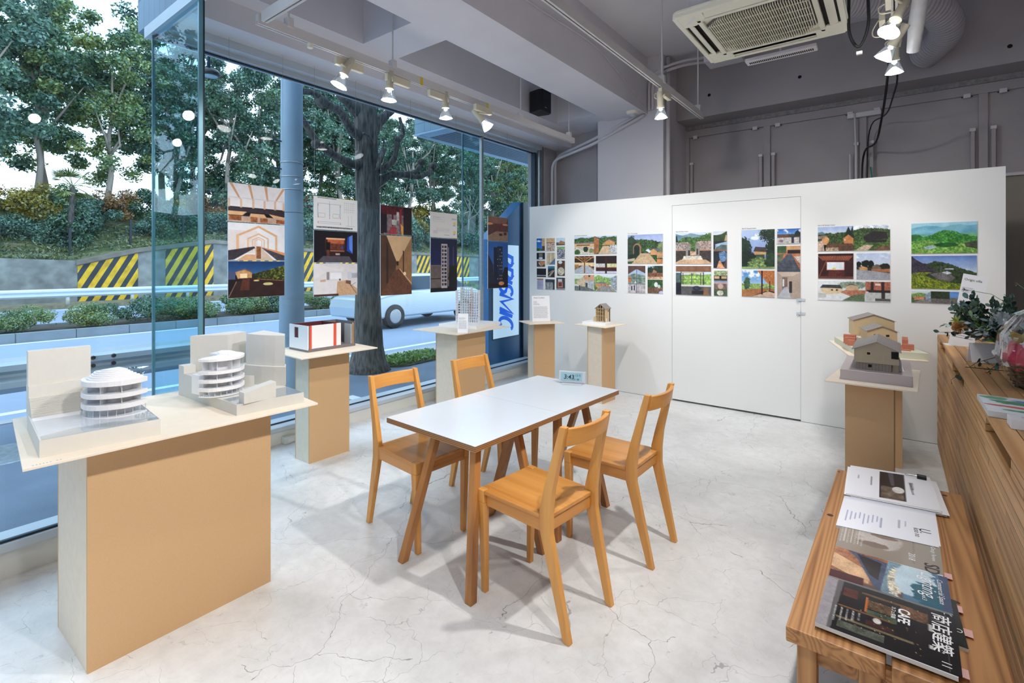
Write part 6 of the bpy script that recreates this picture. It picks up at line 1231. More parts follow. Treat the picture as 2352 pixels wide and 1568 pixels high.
# 4 lighting magazine
p = P2(.34, .24, 4, 340); p.a[:] = (96, 74, 66)
p.poly([(0, 0), (.5, 0), (.46, .9), (0, .95)], (150, 98, 66), .4, 14).poly([(0, .2), (.36, .55), (.34, .9), (0, .66)], (206, 166, 126), .2, 8).poly([(.12, 0), (.5, .1), (.44, 1), (.38, .9), (.22, .2)], (70, 78, 104), .2).poly([(.22, .06), (.44, .16), (.42, .7), (.34, .6)], (40, 30, 34), .6, 26).poly([(.5, 0), (.62, 0), (.58, 1), (.44, 1)], (110, 136, 150), .3, 12).ell(.56, .6, .06, .4, (210, 200, 176), .5, 26, rag=.5).rect(.62, 0, 1, 1, (74, 110, 140), .1).ell(.72, .4, .16, .5, (190, 212, 224), .1, 6, rag=.5).ell(.84, .7, .14, .35, (20, 90, 110), .1, rag=.4).rect(.92, 0, 1, 1, (60, 76, 110), .1).rect(0, .78, .3, 1, (70, 20, 26), .3)
d4t = sheaf('magazine', 'blue and brown magazine titled Lighting, below the grey one', 'magazine', [(-.189, 2.400), (.153, 2.405), (.152, 2.165), (-.190, 2.160)], BT, BT + .016, p)
writing('masthead', 'Lighting', .060, M['inkwhite'], d4t, frame3((0, -1, 0), (1, 0, 0), (.078, 2.395, BT + .0170)), .0001, shear=.25, world=True, sx=.9)
writing('over_title', 'Commercial Space', .022, M['inkwhite'], d4t, frame3((0, -1, 0), (1, 0, 0), (.122, 2.37, BT + .0170)), .0001, shear=.2, world=True)
writing('volume', 'vol.3', .018, M['inkwhite'], d4t, frame3((0, -1, 0), (1, 0, 0), (.076, 2.23, BT + .0170)), .0001, world=True)
# 5 hidden magazine below
p = P2(.34, .28, 5, 200); p.a[:] = (30, 34, 32); p.rect(0, 0, 1, 1, (32, 38, 34), .3).ell(.7, .3, .2, .2, (90, 84, 80), .4, rag=.4)
d5t = sheaf('magazine', 'dark magazine sticking out from under the front one', 'magazine', [(-.150, 2.285), (.166, 2.270), (.176, 2.005), (-.140, 2.02)], BT, BT + .010, p)
writing('kanji_line', '設計と素材', .030, M['inkwhite'], d5t, frame3((.02, -1, 0), (1, .02, 0), (.128, 2.24, BT + .011)), .0001, world=True)
writing('emblem', 'Q', .028, M['inkwhite'], d5t, frame3((.02, -1, 0), (1, .02, 0), (.150, 2.10, BT + .011)), .0001, world=True)
# 6 cafe magazine
p = P2(.345, .31, 6, 400); p.a[:] = (32, 28, 30)
p.rect(0, 0, 1, 1, (34, 30, 32), .35, 10).poly([(0, 0), (.12, 0), (.1, 1), (0, 1)], (150, 144, 148), .1, 20).poly([(.1, 0), (.15, 0), (.12, 1), (.09, 1)], (96, 92, 92)).rect(.16, .12, .28, .3, (84, 46, 40), .2).rect(.3, .1, .7, .14, (110, 82, 60), .3).rect(.34, .18, .36, .48, (190, 104, 50)).rect(.36, .22, .55, .4, (96, 74, 54), .6, 40).rect(.36, .42, .58, .52, (66, 84, 66), .4).rect(.6, .12, .8, .32, (112, 80, 58), .4, 46).rect(.14, .5, .56, .53, (120, 84, 52)).rect(.14, .72, .7, .76, (110, 100, 74), .3).rect(.16, .8, .5, .92, (80, 84, 74), .4, 20).rect(.36, .62, .56, .7, (70, 40, 36), .3).ell(.44, .58, .03, .05, (206, 200, 196), .3)
for i in range(26): x_, y_ = p.r.rand() * .5 + .25, p.r.rand() * .8 + .1; p.rect(x_, y_, x_ + .006, y_ + .012, (226, 186, 130))
p.rect(.8, .3, .83, .42, (196, 190, 186)).rect(.8, .66, .83, .72, (206, 200, 196)).rect(.92, .02, .925, .98, (120, 116, 116))
for i in range(5): p.lines(.12 + i * .045, .55, .135 + i * .045, .85 - i * .04, 12, (210, 210, 210), .6)
d6t = sheaf('magazine', 'glossy black magazine reading CAFE, nearest on the bench', 'magazine', [(-.193, 2.140), (.156, 2.135), (.140, 1.832), (-.200, 1.840)], BT, BT + .012, None)
p6 = p
cv = [o for o in d6t.children]
for o in cv: o.data.transform(Matrix.Translation((0, 0, 0)))
d6t.location = d6t.location; d6t.matrix_basis = Matrix.Translation(Vector(d6t.matrix_basis.translation) + Vector((0, 0, .0102)))
zc = BT + .0102 + .012
print_part('cover_print', p6, d6t, (-.193, 2.140, zc + .0004), (.349, -.005, 0), (-.007, -.300, 0))
writing('masthead', '商店建築', .052, M['inkwhite'], d6t, frame3((-.03, -1, 0), (1, -.03, 0), (.100, 2.125, zc + .0008)), .0001, bold=.0006, world=True)
writing('feature_word', 'CAFE', .042, M['inkwhite'], d6t, frame3((-.03, -1, 0), (1, -.03, 0), (.012, 2.085, zc + .0008)), .0001, bold=.001, world=True, sx=.85)
writing('feature_kana', 'カフェ特集', .014, M['inkwhite'], d6t, frame3((-.03, -1, 0), (1, -.03, 0), (-.006, 2.08, zc + .0008)), .0001, world=True)
writing('issue_number', '11', .032, M['inkwhite'], d6t, frame3((-.03, -1, 0), (1, -.03, 0), (.108, 1.885, zc + .0008)), .0001, world=True)
for i, (x, y, zz, who) in enumerate(((.147, 2.44, BT + .006, 'grey magazine'), (.158, 2.225, BT + .008, 'Lighting magazine'), (.172, 2.10, BT + .006, 'hidden dark magazine'), (.143, 1.87, BT + .016, 'black magazine'))):
    tag(MB().box(x, x + .022, y - .02, y + .02, zz, zz + .0008).build('sticky_tab', M['pinktag']), f'pink paper tab sticking out of the {who}', 'paper tab', 'pink tabs')

for q_ in (d3t, d4t, d5t, d6t): glossy(q_)
# ------------------------------------------------------------ on the counter: leaflets, cards, text panel
lf_ = thing('leaflet_stack', 'fanned leaflets painted with red, blue and green blots, on the counter', 'leaflets', (.40, 2.95, CT))
p = P2(.30, .34, 9, 260); p.a[:] = (236, 242, 248)
p.ell(.3, .35, .2, .1, (90, 160, 120), .1, rag=.5).ell(.62, .2, .3, .07, (40, 120, 190), .05, rag=.4).ell(.7, .52, .26, .12, (220, 90, 84), .05, rag=.5).ell(.3, .6, .3, .05, (226, 110, 100), .05, rag=.4).ell(.35, .8, .2, .05, (100, 170, 130), .05, rag=.4).ell(.85, .85, .2, .08, (50, 130, 200), .05, rag=.4).rect(0, 0, .3, .04, (226, 150, 150)).ell(.15, .15, .14, .1, (110, 180, 140), rag=.4)
MB().hexa([(.300, 2.76, CT), (.62, 2.70, CT), (.64, 3.06, CT), (.300, 3.10, CT)], [(.300, 2.76, CT + .022), (.62, 2.70, CT + .022), (.64, 3.06, CT + .022), (.300, 3.10, CT + .022)]).build('leaflets', M['pages'], lf_, world=True)
print_part('top_print', p, lf_, (.300, 3.10, CT + .0224), (.34, -.04, 0), (0, -.34, 0))
cb = thing('card_box', 'white stack of cards in front of the leaflets', 'cards', (.41, 2.68, CT))
MB().box(.345, .46, 2.60, 2.69, CT, CT + .035).build('cards', M['paper'], cb, world=True, bevel=.001)
p = P2(.1, .08, 10, 500); p.a[:] = (238, 238, 242); p.lines(.3, .25, .8, .6, 4, (150, 150, 156), .4, .4)
print_part('card_print', p, cb, (.347, 2.688, CT + .0354), (.11, 0, 0), (0, -.086, 0))
# text panel leaning, seen behind the flowers
op = thing('text_card', 'tall white panel titled Origin villa leaning on the counter behind the flowers', 'text card', (.395, 5.0, CT), R(12), 'printed text cards')
tl2 = Matrix.Rotation(R(-15), 4, 'Y')
tl2 = Matrix(((1, 0, -.0, 0), (0, 1, 0, 0), (0, 0, 1, 0), (0, 0, 0, 1)))
sh = Matrix.Identity(4); sh = Matrix.Rotation(R(12), 4, 'Y') @ Matrix.Rotation(R(-8), 4, 'X')
MB().box(-.075, .075, 0, .004, 0, .545).xf(sh).build('panel_sheet', M['paper'], op)
p = P2(.13, .42, 12, 420); p.a[:] = (241, 242, 246); p.lines(0, .02, .55, .12, 5, (120, 124, 140), .3, .6).lines(0, .26, .98, .36, 3, (110, 114, 130), .3, .1).lines(0, .42, .98, .95, 14, (120, 124, 140), .3, .12)
me = p.mesh('text_lines', (-.065, -.0006, .45), (.13, 0, 0), (0, 0, -.42)); me.transform(sh)
o = bpy.data.objects.new('text_lines', me); COL.objects.link(o); o.parent = op
writing('panel_title', 'Origin villa', .024, M['ink'], op, sh @ frame3((1, 0, 0), (0, 0, 1), (-.063, -.001, .497)), .0001)
MB().hexa([(-.075, 0, 0), (.075, 0, 0), (.075, .12, 0), (-.075, .12, 0)], [(-.075, .0, .003), (.075, .0, .003), (.075, .12, .003), (-.075, .12, .003)]).build('foot', M['paper'], op)
wc_ = thing('folded_card', 'plain white folded card standing under the bouquet', 'card', (.47, 4.25, CT), R(20))
MB().box(-.09, .09, 0, .003, 0, .12).xf(Matrix.Rotation(R(-12), 4, 'X')).build('card_front', M['paper'], wc_)
MB().box(-.09, .09, .0, .003, 0, .12).xf(Matrix.Translation((0, .055, 0)) @ Matrix.Rotation(R(12), 4, 'X')).build('card_back', M['paper'], wc_)
wp = thing('white_panel', 'corner of a white printed panel behind the gift basket', 'text card', (.72, 3.9, CT), R(15))
MB().box(-.10, .12, 0, .004, 0, .46).xf(Matrix.Rotation(R(38), 4, 'Y')).build('panel_sheet', M['paper'], wp)

# ------------------------------------------------------------ flowers
def leaf(m, p, d, n, L, W, cup=.15):
    d = Vector(d).normalized(); n = Vector(n); s = d.cross(n); s = s.normalized() if s.length > 1e-5 else d.orthogonal().normalized(); n = s.cross(d)
    p = Vector(p); pts = [p]
    for t, w_ in ((.3, .8), (.6, 1.0), (.85, .6)): pts += [p + d * L * t + s * W * w_ * .5 + n * cup * W, p + d * L * t - s * W * w_ * .5 + n * cup * W]
    pts.append(p + d * L)
    m.add(pts, [(0, 1, 2), (1, 3, 4, 2), (3, 5, 6, 4), (5, 7, 6)])
def rv(r): return Vector((r.gauss(0, 1), r.gauss(0, 1), r.gauss(0, 1))).normalized()
lmA = leafmat('eucalyptus_leaf', (22, 38, 34), (58, 84, 70), (96, 126, 104), 30)
lmB = leafmat('bright_leaf', (50, 84, 30), (104, 146, 50), (150, 180, 70), 30)
lmW = leafmat('silver_leaf', (120, 134, 140), (180, 192, 196), (214, 222, 226), 30)
lmT = leafmat('brown_twig', (50, 34, 24), (96, 66, 44), (150, 110, 80), 60)
bq = thing('flower_bouquet', 'dark green eucalyptus bouquet with white and straw flowers on the counter', 'bouquet', (.52, 4.25, CT))
bc = Vector((.52, 4.30, 1.24)); rb8 = random.Random(3)
tie = Vector((.56, 4.05, 1.06))
stems = MB(); lA = MB(); lB = MB(); lW = MB(); tw = MB()
for i in range(46):
    a = rb8.uniform(0, 2 * PI); e_ = rb8.uniform(-.5, .9); q = Vector((math.cos(a) * .22 * math.cos(e_), math.sin(a) * .17 * math.cos(e_), .14 * math.sin(e_) + .02)); end = bc + q
    stems.tube([tie, tie.lerp(end, .5) + rv(rb8) * .015, end], [.003, .002, .0012], 5)
    tgt = lA if i % 5 else lB
    if i % 9 == 0: tgt = lW
    for k in range(24):
        f = .40 + .60 * k / 23; p0 = tie.lerp(end, f) + rv(rb8) * .012; d = (end - tie).normalized() * .5 + rv(rb8); L = rb8.uniform(.032, .056); leaf(tgt, p0, d, rv(rb8), L, L * (.62 if tgt is lA else .4))
for c0 in (Vector((.475, 4.10, 1.235)), Vector((.44, 4.12, 1.17)), Vector((.53, 4.05, 1.27))):
    for k in range(26): d = rv(rb8) + Vector((-.2, -.9, .1)); leaf(lW, c0 + rv(rb8) * .03, d, rv(rb8), rb8.uniform(.035, .055), .014)
# trailing sprigs hanging over the edge
for (a, b) in ((Vector((.50, 4.10, 1.04)), Vector((.27, 3.93, .90))), (Vector((.54, 4.0, 1.03)), Vector((.37, 3.80, .93))), (Vector((.44, 4.25, 1.1)), Vector((.235, 4.28, 1.14))), (Vector((.46, 4.2, 1.12)), Vector((.25, 4.24, 1.20)))):
    mid = a.lerp(b, .5) + Vector((0, 0, .03)); stems.tube([a, mid, b], [.0022, .0018, .001], 5)
    for k in range(12):
        f = .3 + .7 * k / 11; p0 = a.lerp(mid, f * 2) if f < .5 else mid.lerp(b, f * 2 - 1); leaf(lA, p0, rv(rb8) + Vector((0, 0, -.3)), rv(rb8), .034, .022)
for i in range(260):
    c0 = Vector((.43, 4.2, 1.17)) + rv(rb8) * rb8.uniform(.01, .055); tw.tube([c0, c0 + rv(rb8) * .014], [.0012, .0022], 4)
stems.tube([tie, tie + Vector((.02, -.12, -.06))], [.012, .008], 6)
stems.build('stems', lmT, bq, world=True); lA.build('eucalyptus_leaves', lmA, bq, world=True); lB.build('bright_leaves', lmB, bq, world=True); lW.build('silver_leaves', lmW, bq, world=True); tw.build('dried_buds', lmT, bq, world=True)
fl = MB()
for i in range(160): d = (rv(rb8) + Vector((-.5, -.6, .2))).normalized(); fl.tube([Vector((.33, 4.22, 1.185)), Vector((.33, 4.22, 1.185)) + d * .045], [.004, .0006], 4)
fl.build('straw_flower', plain('straw_petals', (190, 140, 84), .8, var=.2, scale=60), bq, world=True)
for c0 in (Vector((.50, 4.03, 1.27)), Vector((.56, 3.98, 1.25)), Vector((.52, 4.00, 1.17))):
    wf = MB()
    for i in range(14): a = 2 * PI * i / 14; leaf(wf, c0, Vector((math.cos(a) * .8, -.4, math.sin(a))), (0, -1, .2), .045, .018)
    wf.build('white_flower', lmW, bq, world=True)
for c0 in (Vector((.40, 4.3, 1.29)), Vector((.32, 4.26, 1.22))):
    yf = MB()
    for i in range(10): a = 2 * PI * i / 10; leaf(yf, c0, Vector((math.cos(a), -.2, math.sin(a))), (0, -1, .2), .04, .012)
    yf.build('green_flower', leafmat('lime_petal', (120, 150, 50), (190, 206, 90), (214, 220, 130), 40), bq, world=True)
for a, b, cc in (((.56, 4.25, 1.26), (.36, 4.3, 1.42), 'left'), ((.64, 4.1, 1.2), (.60, 4.3, 1.46), 'right')):
    a, b = Vector(a), Vector(b); mid = a.lerp(b, .6) + Vector((.04, 0, .04)); s_ = MB().tube([a, a.lerp(mid, .5) + Vector((.02, 0, .02)), mid, b], .0016, 6).build('long_stem', lmB, bq, world=True)
    hd = MB()
    for i in range(9): hd.tube([b, b + rv(rb8) * .018], [.002, .001], 4)
    hd.build('dried_head', lmT, s_, world=False).data.transform(bq.matrix_basis.inverted())

gb = thing('gift_basket', 'twig basket of flowers with red cloth wrapped in clear film on the counter', 'basket', (.66, 3.55, CT))
bk = MB(); rk = random.Random(9)
for i in range(240):
    a = rk.uniform(0, 2 * PI); hz = rk.uniform(0, .125); rr = .165 + .05 * hz / .12 + rk.uniform(-.008, .014); sp2 = rk.uniform(.5, 1.0)
    pts = [Vector((.66 + (rr + .006 * math.sin(j * 2 + i)) * math.cos(a + sp2 * j / 5), 3.52 + (rr + .006 * math.sin(j * 2 + i)) * 1.1 * math.sin(a + sp2 * j / 5), CT + .004 + hz + rk.uniform(-.006, .006))) for j in range(6)]
    bk.tube(pts, .0028, 4, False)
bk.build('twig_weave', lmT, gb, world=True)
MB().lathe([(0, .01), (.158, .01), (.20, .13), (.0, .12)], (.66, 3.52, CT), 32).build('liner', plain('brown_liner', (84, 60, 40), .8, var=.2), gb, world=True, smooth=True)
cl = MB(); n = 48
prof = [(.205, .10), (.222, .15), (.20, .21), (.15, .24), (.06, .22)]
vs = []
for k, (r_, h_) in enumerate(prof):
    for j in range(n):
        a = 2 * PI * j / n; wv = 1 + .05 * math.sin(a * 7 + k) + .03 * math.sin(a * 13); vs.append((.66 + r_ * wv * math.cos(a), 3.52 + r_ * wv * 1.1 * math.sin(a), CT + h_ + .012 * math.sin(a * 5 + k * 1.3)))
cl.add(vs, [(i * n + j, i * n + (j + 1) % n, (i + 1) * n + (j + 1) % n, (i + 1) * n + j) for i in range(len(prof) - 1) for j in range(n)])
cl.build('red_cloth', plain('crimson_cloth', (200, 34, 74), .5, var=.12, scale=8), gb, world=True, smooth=True)
ins = MB(); 
for i in range(150):
    p0 = Vector((.66, 3.52, CT + .24)) + Vector((rk.uniform(-.13, .16), rk.uniform(-.14, .14), rk.uniform(-.02, .10))); leaf(ins, p0, rv(rk) + Vector((0, 0, .4)), rv(rk), .05, .03)
ins.build('inner_leaves', lmA, gb, world=True)
lil = MB()
for i in range(5): a = 2 * PI * i / 5; leaf(lil, Vector((.50, 3.42, CT + .22)), Vector((math.cos(a), -.3, abs(math.sin(a)) + .4)), (0, -1, .3), .085, .045)
lil.build('pale_yellow_flower', plain('cream_petal', (214, 196, 120), .5, var=.1), gb, world=True)
for i, (x, y, z_) in enumerate(((.62, 3.36, CT + .27), (.66, 3.38, CT + .19))):
    MB().lathe([(0, .045), (.030, .035), (.042, 0), (.030, -.032), (0, -.042)], (x, y, z_), 20).build('white_round_flower', plain('ivory_bloom', (216, 206, 186), .6, var=.1), gb, world=True, smooth=True)
    MB().lathe([(0, .018), (.016, .012), (.019, 0), (.012, -.014), (0, -.018)], (x - .012, y - .035, z_ + .006), 14).build('flower_eye', M['black'], gb, world=True, smooth=True)
fm = MB(); n = 40; vs = []
prof = [(.19, -.02, .03), (.245, .0, .14), (.25, .02, .26), (.19, .02, .36), (.10, .05, .42), (.03, .09, .46)]
for k, (r_, dy, h_) in enumerate(prof):
    for j in range(n): a = 2 * PI * j / n; wv = 1 + .035 * math.sin(a * 9 + k * .8) + .02 * math.sin(a * 17 + k); vs.append((.66 + dy * .6 + r_ * wv * math.cos(a), 3.52 + dy + r_ * wv * 1.1 * math.sin(a), CT + h_))
fm.add(vs, [(i * n + j, i * n + (j + 1) % n, (i + 1) * n + (j + 1) % n, (i + 1) * n + j) for i in range(len(prof) - 1) for j in range(n)])
fm.build('clear_film', glass_mat('cellophane', (.95, .95, .95), 1.6, .05), gb, world=True, smooth=False)
tl_w = MB().tube([(.44, 3.80, 1.10), (.445, 3.74, 1.085)], .014, 10).build('ribbon_tie', M['silver'], gb, world=True)
# ------------------------------------------------------------ street
def asphalt(name, c, var=.12): return plain(name, c, .8, var=var, scale=1.3, bump=.4, bscale=120)
M['road'] = asphalt('blue_grey_asphalt', (146, 160, 178), .05)
M['walk'] = asphalt('dark_pavement', (106, 122, 140), .22)
M['kerb'] = plain('pale_kerb_stone', (170, 174, 176), .8, var=.12, scale=3)
M['kerbm'] = lines_mat('median_kerb', (134, 144, 150), (84, 92, 98), 'Y', 1.0, .02, .85)
M['concrete'] = plain('weathered_concrete', (136, 138, 134), .9, var=.42, scale=2.2, bump=.4, bscale=8)
M['paintwhite'] = plain('road_paint', (226, 232, 236), .7, var=.08, scale=3)
struct('ground_pavement', MB().prism([(-4.56, YC - .02), (-4.56, 14), (-7.0, 14), (-7.0, -12), (-3.70, -12), (-3.70, YC - .02)], -.1, -.004), M['walk'])
struct('ground_pavement_far', MB().box(-7.0, -4.0, 14, 80, -.1, -.004), M['walk'])
struct('ground_kerb', MB().box(-7.16, -7.0, -12, 80, -.2, .005), M['kerb'])
struct('ground_road', MB().box(-14.9, -7.16, -14, 110, -.2, -.10), M['road'])
struct('ground_road_far', MB().box(-25.0, -16.9, -14, 110, -.2, -.10), M['road'])
struct('ground_median', MB().box(-16.9, -15.06, -14, 110, -.2, .06), plain('dark_soil', (74, 70, 62), .95, var=.4, scale=4))
struct('trim_14', MB().box(-15.06, -14.9, -14, 110, -.2, .10).box(-16.98, -16.84, -14, 110, -.2, .10), M['kerbm'], 'median kerb')
struct('trim_15', MB().box(-14.82, -14.68, -14, 110, -.1, -.0975).box(-8.0, -7.86, -14, 110, -.1, -.0975).box(-24.6, -24.45, -14, 110, -.1, -.0975), M['paintwhite'], 'white road lines')
struct('trim_16', MB().box(-7.32, -7.2, -14, 3.0, -.1, -.0970), plain('red_paint', (206, 130, 124), .8, var=.1), 'worn red line by the kerb')
struct('ground_verge', MB().box(-27.0, -25.0, -14, 110, -.2, .04), plain('verge_litter', (128, 120, 96), .95, var=.5, scale=5))
slab = MB().prism([(-7.0, 4.9), (-7.0, 8.6), (-6.35, 8.0), (-6.35, 6.2), (-6.6, 5.2)], -.01, .012)
struct('trim_17', slab, M['kerb'], 'pale kerb slab by the street tree')
# retaining wall
WT = [(-48, 1.8), (3, 1.84), (5.44, 1.75), (5.46, 1.72), (7.6, 2.30), (10.7, 2.80), (15.6, 2.50), (32, 2.36), (110, 2.4)]
def wt(y): return float(np.interp(y, [a for a, b in WT], [b for a, b in WT]))
rw = MB(); ys = [a for a, b in WT]
for a, b in zip(ys[:-1], ys[1:]): rw.hexa([(-27.6, a, -.1), (-27.0, a, -.1), (-27.0, b, -.1), (-27.6, b, -.1)], [(-27.6, a, wt(a)), (-27.0, a, wt(a)), (-27.0, b, wt(b)), (-27.6, b, wt(b))])
struct('wall_retaining', rw, M['concrete'])
cp = MB()
for a, b in zip(ys[2:-1], ys[3:]): cp.hexa([(-27.7, a, wt(a) - .16), (-26.9, a, wt(a) - .16), (-26.9, b, wt(b) - .16), (-27.7, b, wt(b) - .16)], [(-27.7, a, wt(a) + .02), (-26.9, a, wt(a) + .02), (-26.9, b, wt(b) + .02), (-27.7, b, wt(b) + .02)])
struct('trim_18', cp, plain('mossy_coping', (126, 120, 110), .9, var=.3, scale=2), 'coping of the retaining wall')
smat = stripes_mat('hazard_stripes', (58, 66, 72), (240, 192, 44), .44, R(28))
for i, (a, b) in enumerate(((5.49, 7.58), (8.65, 10.71), (11.9, 14.2), (15.0, 16.9), (17.9, 19.9), (24.1, 25.9), (27.3, 29.6), (33, 35), (37, 39))):
    t = MB().hexa([(-26.998, a, .042), (-26.985, a, .042), (-26.985, b, .042), (-26.998, b, .042)], [(-26.998, a, wt(a) - .2), (-26.985, a, wt(a) - .2), (-26.985, b, wt(b) - .2), (-26.998, b, wt(b) - .2)]).build('hazard_panel', smat)
    tag(t, 'yellow and black striped warning panel on the retaining wall, ' + ('leftmost', 'second from left', 'behind the first hanging prints', 'just right of the street pole', 'behind the second hanging prints', 'left of the white tower print', 'right of the white tower print', 'far one', 'farthest one')[i], 'warning panel', 'striped warning panels')
# embankment
gx = np.concatenate([np.linspace(-27.3, -36, 30), np.linspace(-37, -75, 16)]); gy = np.linspace(-48, 120, 260)
def gz(x, y):
    a = wt(y); t = min(1, max(0, (-27.5 - x) / 7.5)); t = t * t * (3 - 2 * t)
    return a - .05 + (4.75 - a) * t + .12 * math.sin(x * 1.7 + y * .6) * t + .10 * math.sin(y * 1.9 - x) * t
em = MB(); nx_, ny_ = len(gx), len(gy)
em.add([(x, y, gz(x, y)) for x in gx for y in gy], [(i * ny_ + j, (i + 1) * ny_ + j, (i + 1) * ny_ + j + 1, i * ny_ + j + 1) for i in range(nx_ - 1) for j in range(ny_ - 1)])
def bankmat():
    m, nt, out = new_mat('bank_soil_and_grass'); b = node(nt, 'ShaderNodeBsdfPrincipled', Roughness=.95); tc = node(nt, 'ShaderNodeTexCoord')
    n = node(nt, 'ShaderNodeTexNoise', Scale=.9, Detail=9.0, Roughness=.7); nt.links.new(tc.outputs['Object'], n.inputs['Vector'])
    r = node(nt, 'ShaderNodeValToRGB'); r.color_ramp.elements[0].position = .36; r.color_ramp.elements[1].position = .66
    r.color_ramp.elements[0].color = lin((58, 70, 44)) + (1,); r.color_ramp.elements[1].color = lin((134, 124, 96)) + (1,)
    e = r.color_ramp.elements.new(.5); e.color = lin((86, 100, 62)) + (1,); nt.links.new(n.outputs[0], r.inputs[0]); nt.links.new(r.outputs[0], b.inputs['Base Color']); nt.links.new(b.outputs[0], out.inputs[0]); return m
struct('ground_bank', em, bankmat(), smooth=True)

def quads(name, P, N, S, mat, asp=.55):
    """many leaf quads: centres P, facing N, size S (numpy)"""
    k = len(P); N = N / np.linalg.norm(N, axis=1)[:, None]; r = np.random.RandomState(len(P)); T = np.cross(N, r.normal(size=(k, 3))); T /= np.linalg.norm(T, axis=1)[:, None] + 1e-9; Bv = np.cross(N, T)
    a = T * S[:, None]; b = Bv * S[:, None] * asp
    V = np.stack([P - a, P - b, P + a, P + b], 1).reshape(-1, 3)
    me = bpy.data.meshes.new(name); me.vertices.add(4 * k); me.vertices.foreach_set('co', V.astype(np.float32).ravel())
    me.loops.add(4 * k); me.loops.foreach_set('vertex_index', np.arange(4 * k, dtype=np.int32)); me.polygons.add(k); me.polygons.foreach_set('loop_start', np.arange(0, 4 * k, 4, dtype=np.int32))
    me.update(calc_edges=True); me.materials.append(mat); return me
def crown(seed, n, rx, rz, nb, rb_, leafs, mat, shell=.55):
    r = np.random.RandomState(seed); C = []
    for _ in range(nb):
        d = r.normal(size=3); d /= np.linalg.norm(d); q = r.rand() ** .4; C.append(d * q * np.array([rx, rx, rz]))
    C = np.array(C); i = r.randint(0, nb, n); d = r.normal(size=(n, 3)); d /= np.linalg.norm(d, axis=1)[:, None]; q = shell + (1 - shell) * r.rand(n); R_ = rb_ * (.7 + .6 * r.rand(nb))[i]
    P = C[i] + d * (q * R_)[:, None] * np.array([1, 1, .72]); N = d + r.normal(size=(n, 3)) * .8 + np.array([0, 0, .5])
    return quads('foliage', P, N, leafs * (.6 + .8 * r.rand(n)), mat), C
LM = [leafmat('deep_evergreen_leaf', (34, 68, 58), (76, 118, 88), (134, 168, 118), .5), leafmat('mid_green_leaf', (50, 84, 54), (106, 142, 86), (182, 188, 104), .5), leafmat('blue_green_leaf', (40, 76, 68), (90, 132, 110), (152, 184, 150), .5)]
LY = leafmat('yellowing_leaf', (70, 74, 30), (150, 140, 44), (214, 184, 60), .8)
LO = leafmat('autumn_leaf', (90, 66, 36), (156, 110, 60), (190, 150, 80), .8)
M['bark'] = plain('grey_brown_bark', (160, 152, 142), .9, var=.25, scale=6, bump=.6, bscale=30, stretch=(1, 1, .2))
M['barkd'] = plain('dark_bark', (84, 82, 78), .95, var=.95, scale=34, bump=1.0, bscale=34, stretch=(1, 1, .16))
def trunk_mesh(seed, h, C, zc, r0):
    r = random.Random(seed); m = MB(); pts = []; x = y = 0
    for i in range(7): pts.append((x, y, h * i / 6)); x += r.uniform(-.22, .22); y += r.uniform(-.22, .22)
    m.tube(pts, [r0 * (1 - .1 * i) for i in range(7)], 7)
    for c in C[:9]:
        s = Vector(pts[r.choice((3, 4, 5))]); e = Vector((c[0], c[1], c[2] + zc)); mid = s.lerp(e, .5) + Vector((r.uniform(-.2, .2), r.uniform(-.2, .2), -.3)); m.tube([s, mid, e], [r0 * .5, r0 * .34, r0 * .12], 5)
    return m
protos = []
for k in range(6):
    rx, rz = ((2.3, 3.4), (1.9, 3.0), (2.7, 2.9), (2.0, 3.8), (2.4, 3.2), (1.8, 2.6))[k]
    me, C = crown(100 + k, 23000, rx * 1.2, rz * 1.4, 78, .50, .075, LM[k % 3], .25); hh = 4.9
    tm = trunk_mesh(k, hh + 1.0, C, hh + rz * .35, .15).mesh('trunk', M['bark'], True); protos.append((me, tm, hh + rz * .35))
TG = 'trees on the bank beyond the road'; TL = ['dark evergreen tree with a slender bare trunk on the bank beyond the road', 'mid-green tree with a slender bare trunk on the bank beyond the road', 'blue-green tree with a slender bare trunk on the bank beyond the road']
def tree(x, y, k, s, z0=None):
    me, tm, zc = protos[k]; t = thing('evergreen_tree', TL[k % 3], 'tree', (x, y, (gz(x, y) if z0 is None else z0) - .1), rt.uniform(0, 6.28), TG)
    a = bpy.data.objects.new('foliage', me); b = bpy.data.objects.new('trunk', tm)
    for o, z_ in ((a, zc * s), (b, 0)): COL.objects.link(o); o.parent = t; o.location = (0, 0, z_); o.scale = (s, s, s)
    return t
rt = random.Random(21)
y = -3.0; i = 0
for k_ in range(11): tree(-33.0 + rt.uniform(-1, 1), -5.6 - 2.7 * k_, (k_ * 5 + 1) % 6, rt.uniform(1.0, 1.3))
while y < 72:
    dens = 1.0 if y > 12 else .0
    tree(-33.0 + rt.uniform(-1.6, 1.2), y, i % 6, rt.uniform(.95, 1.25)); i += 1
    if y > 9 and i % 3: tree(-38.0 + rt.uniform(-1.5, 1.5), y + rt.uniform(-1, 1), (i + 2) % 6, rt.uniform(1.15, 1.45)); i += 1
    elif i % 2 == 0: tree(-39.0 + rt.uniform(-1.5, 1.5), y + 1, (i + 3) % 6, rt.uniform(1.3, 1.5))
    if y > 30 and i % 2: tree(-31.0 + rt.uniform(-.6, .6), y + 1.2, (i + 1) % 6, rt.uniform(.75, .95)); i += 1
    y += rt.uniform(2.3, 3.1) if y < 24 else rt.uniform(3.2, 4.2)
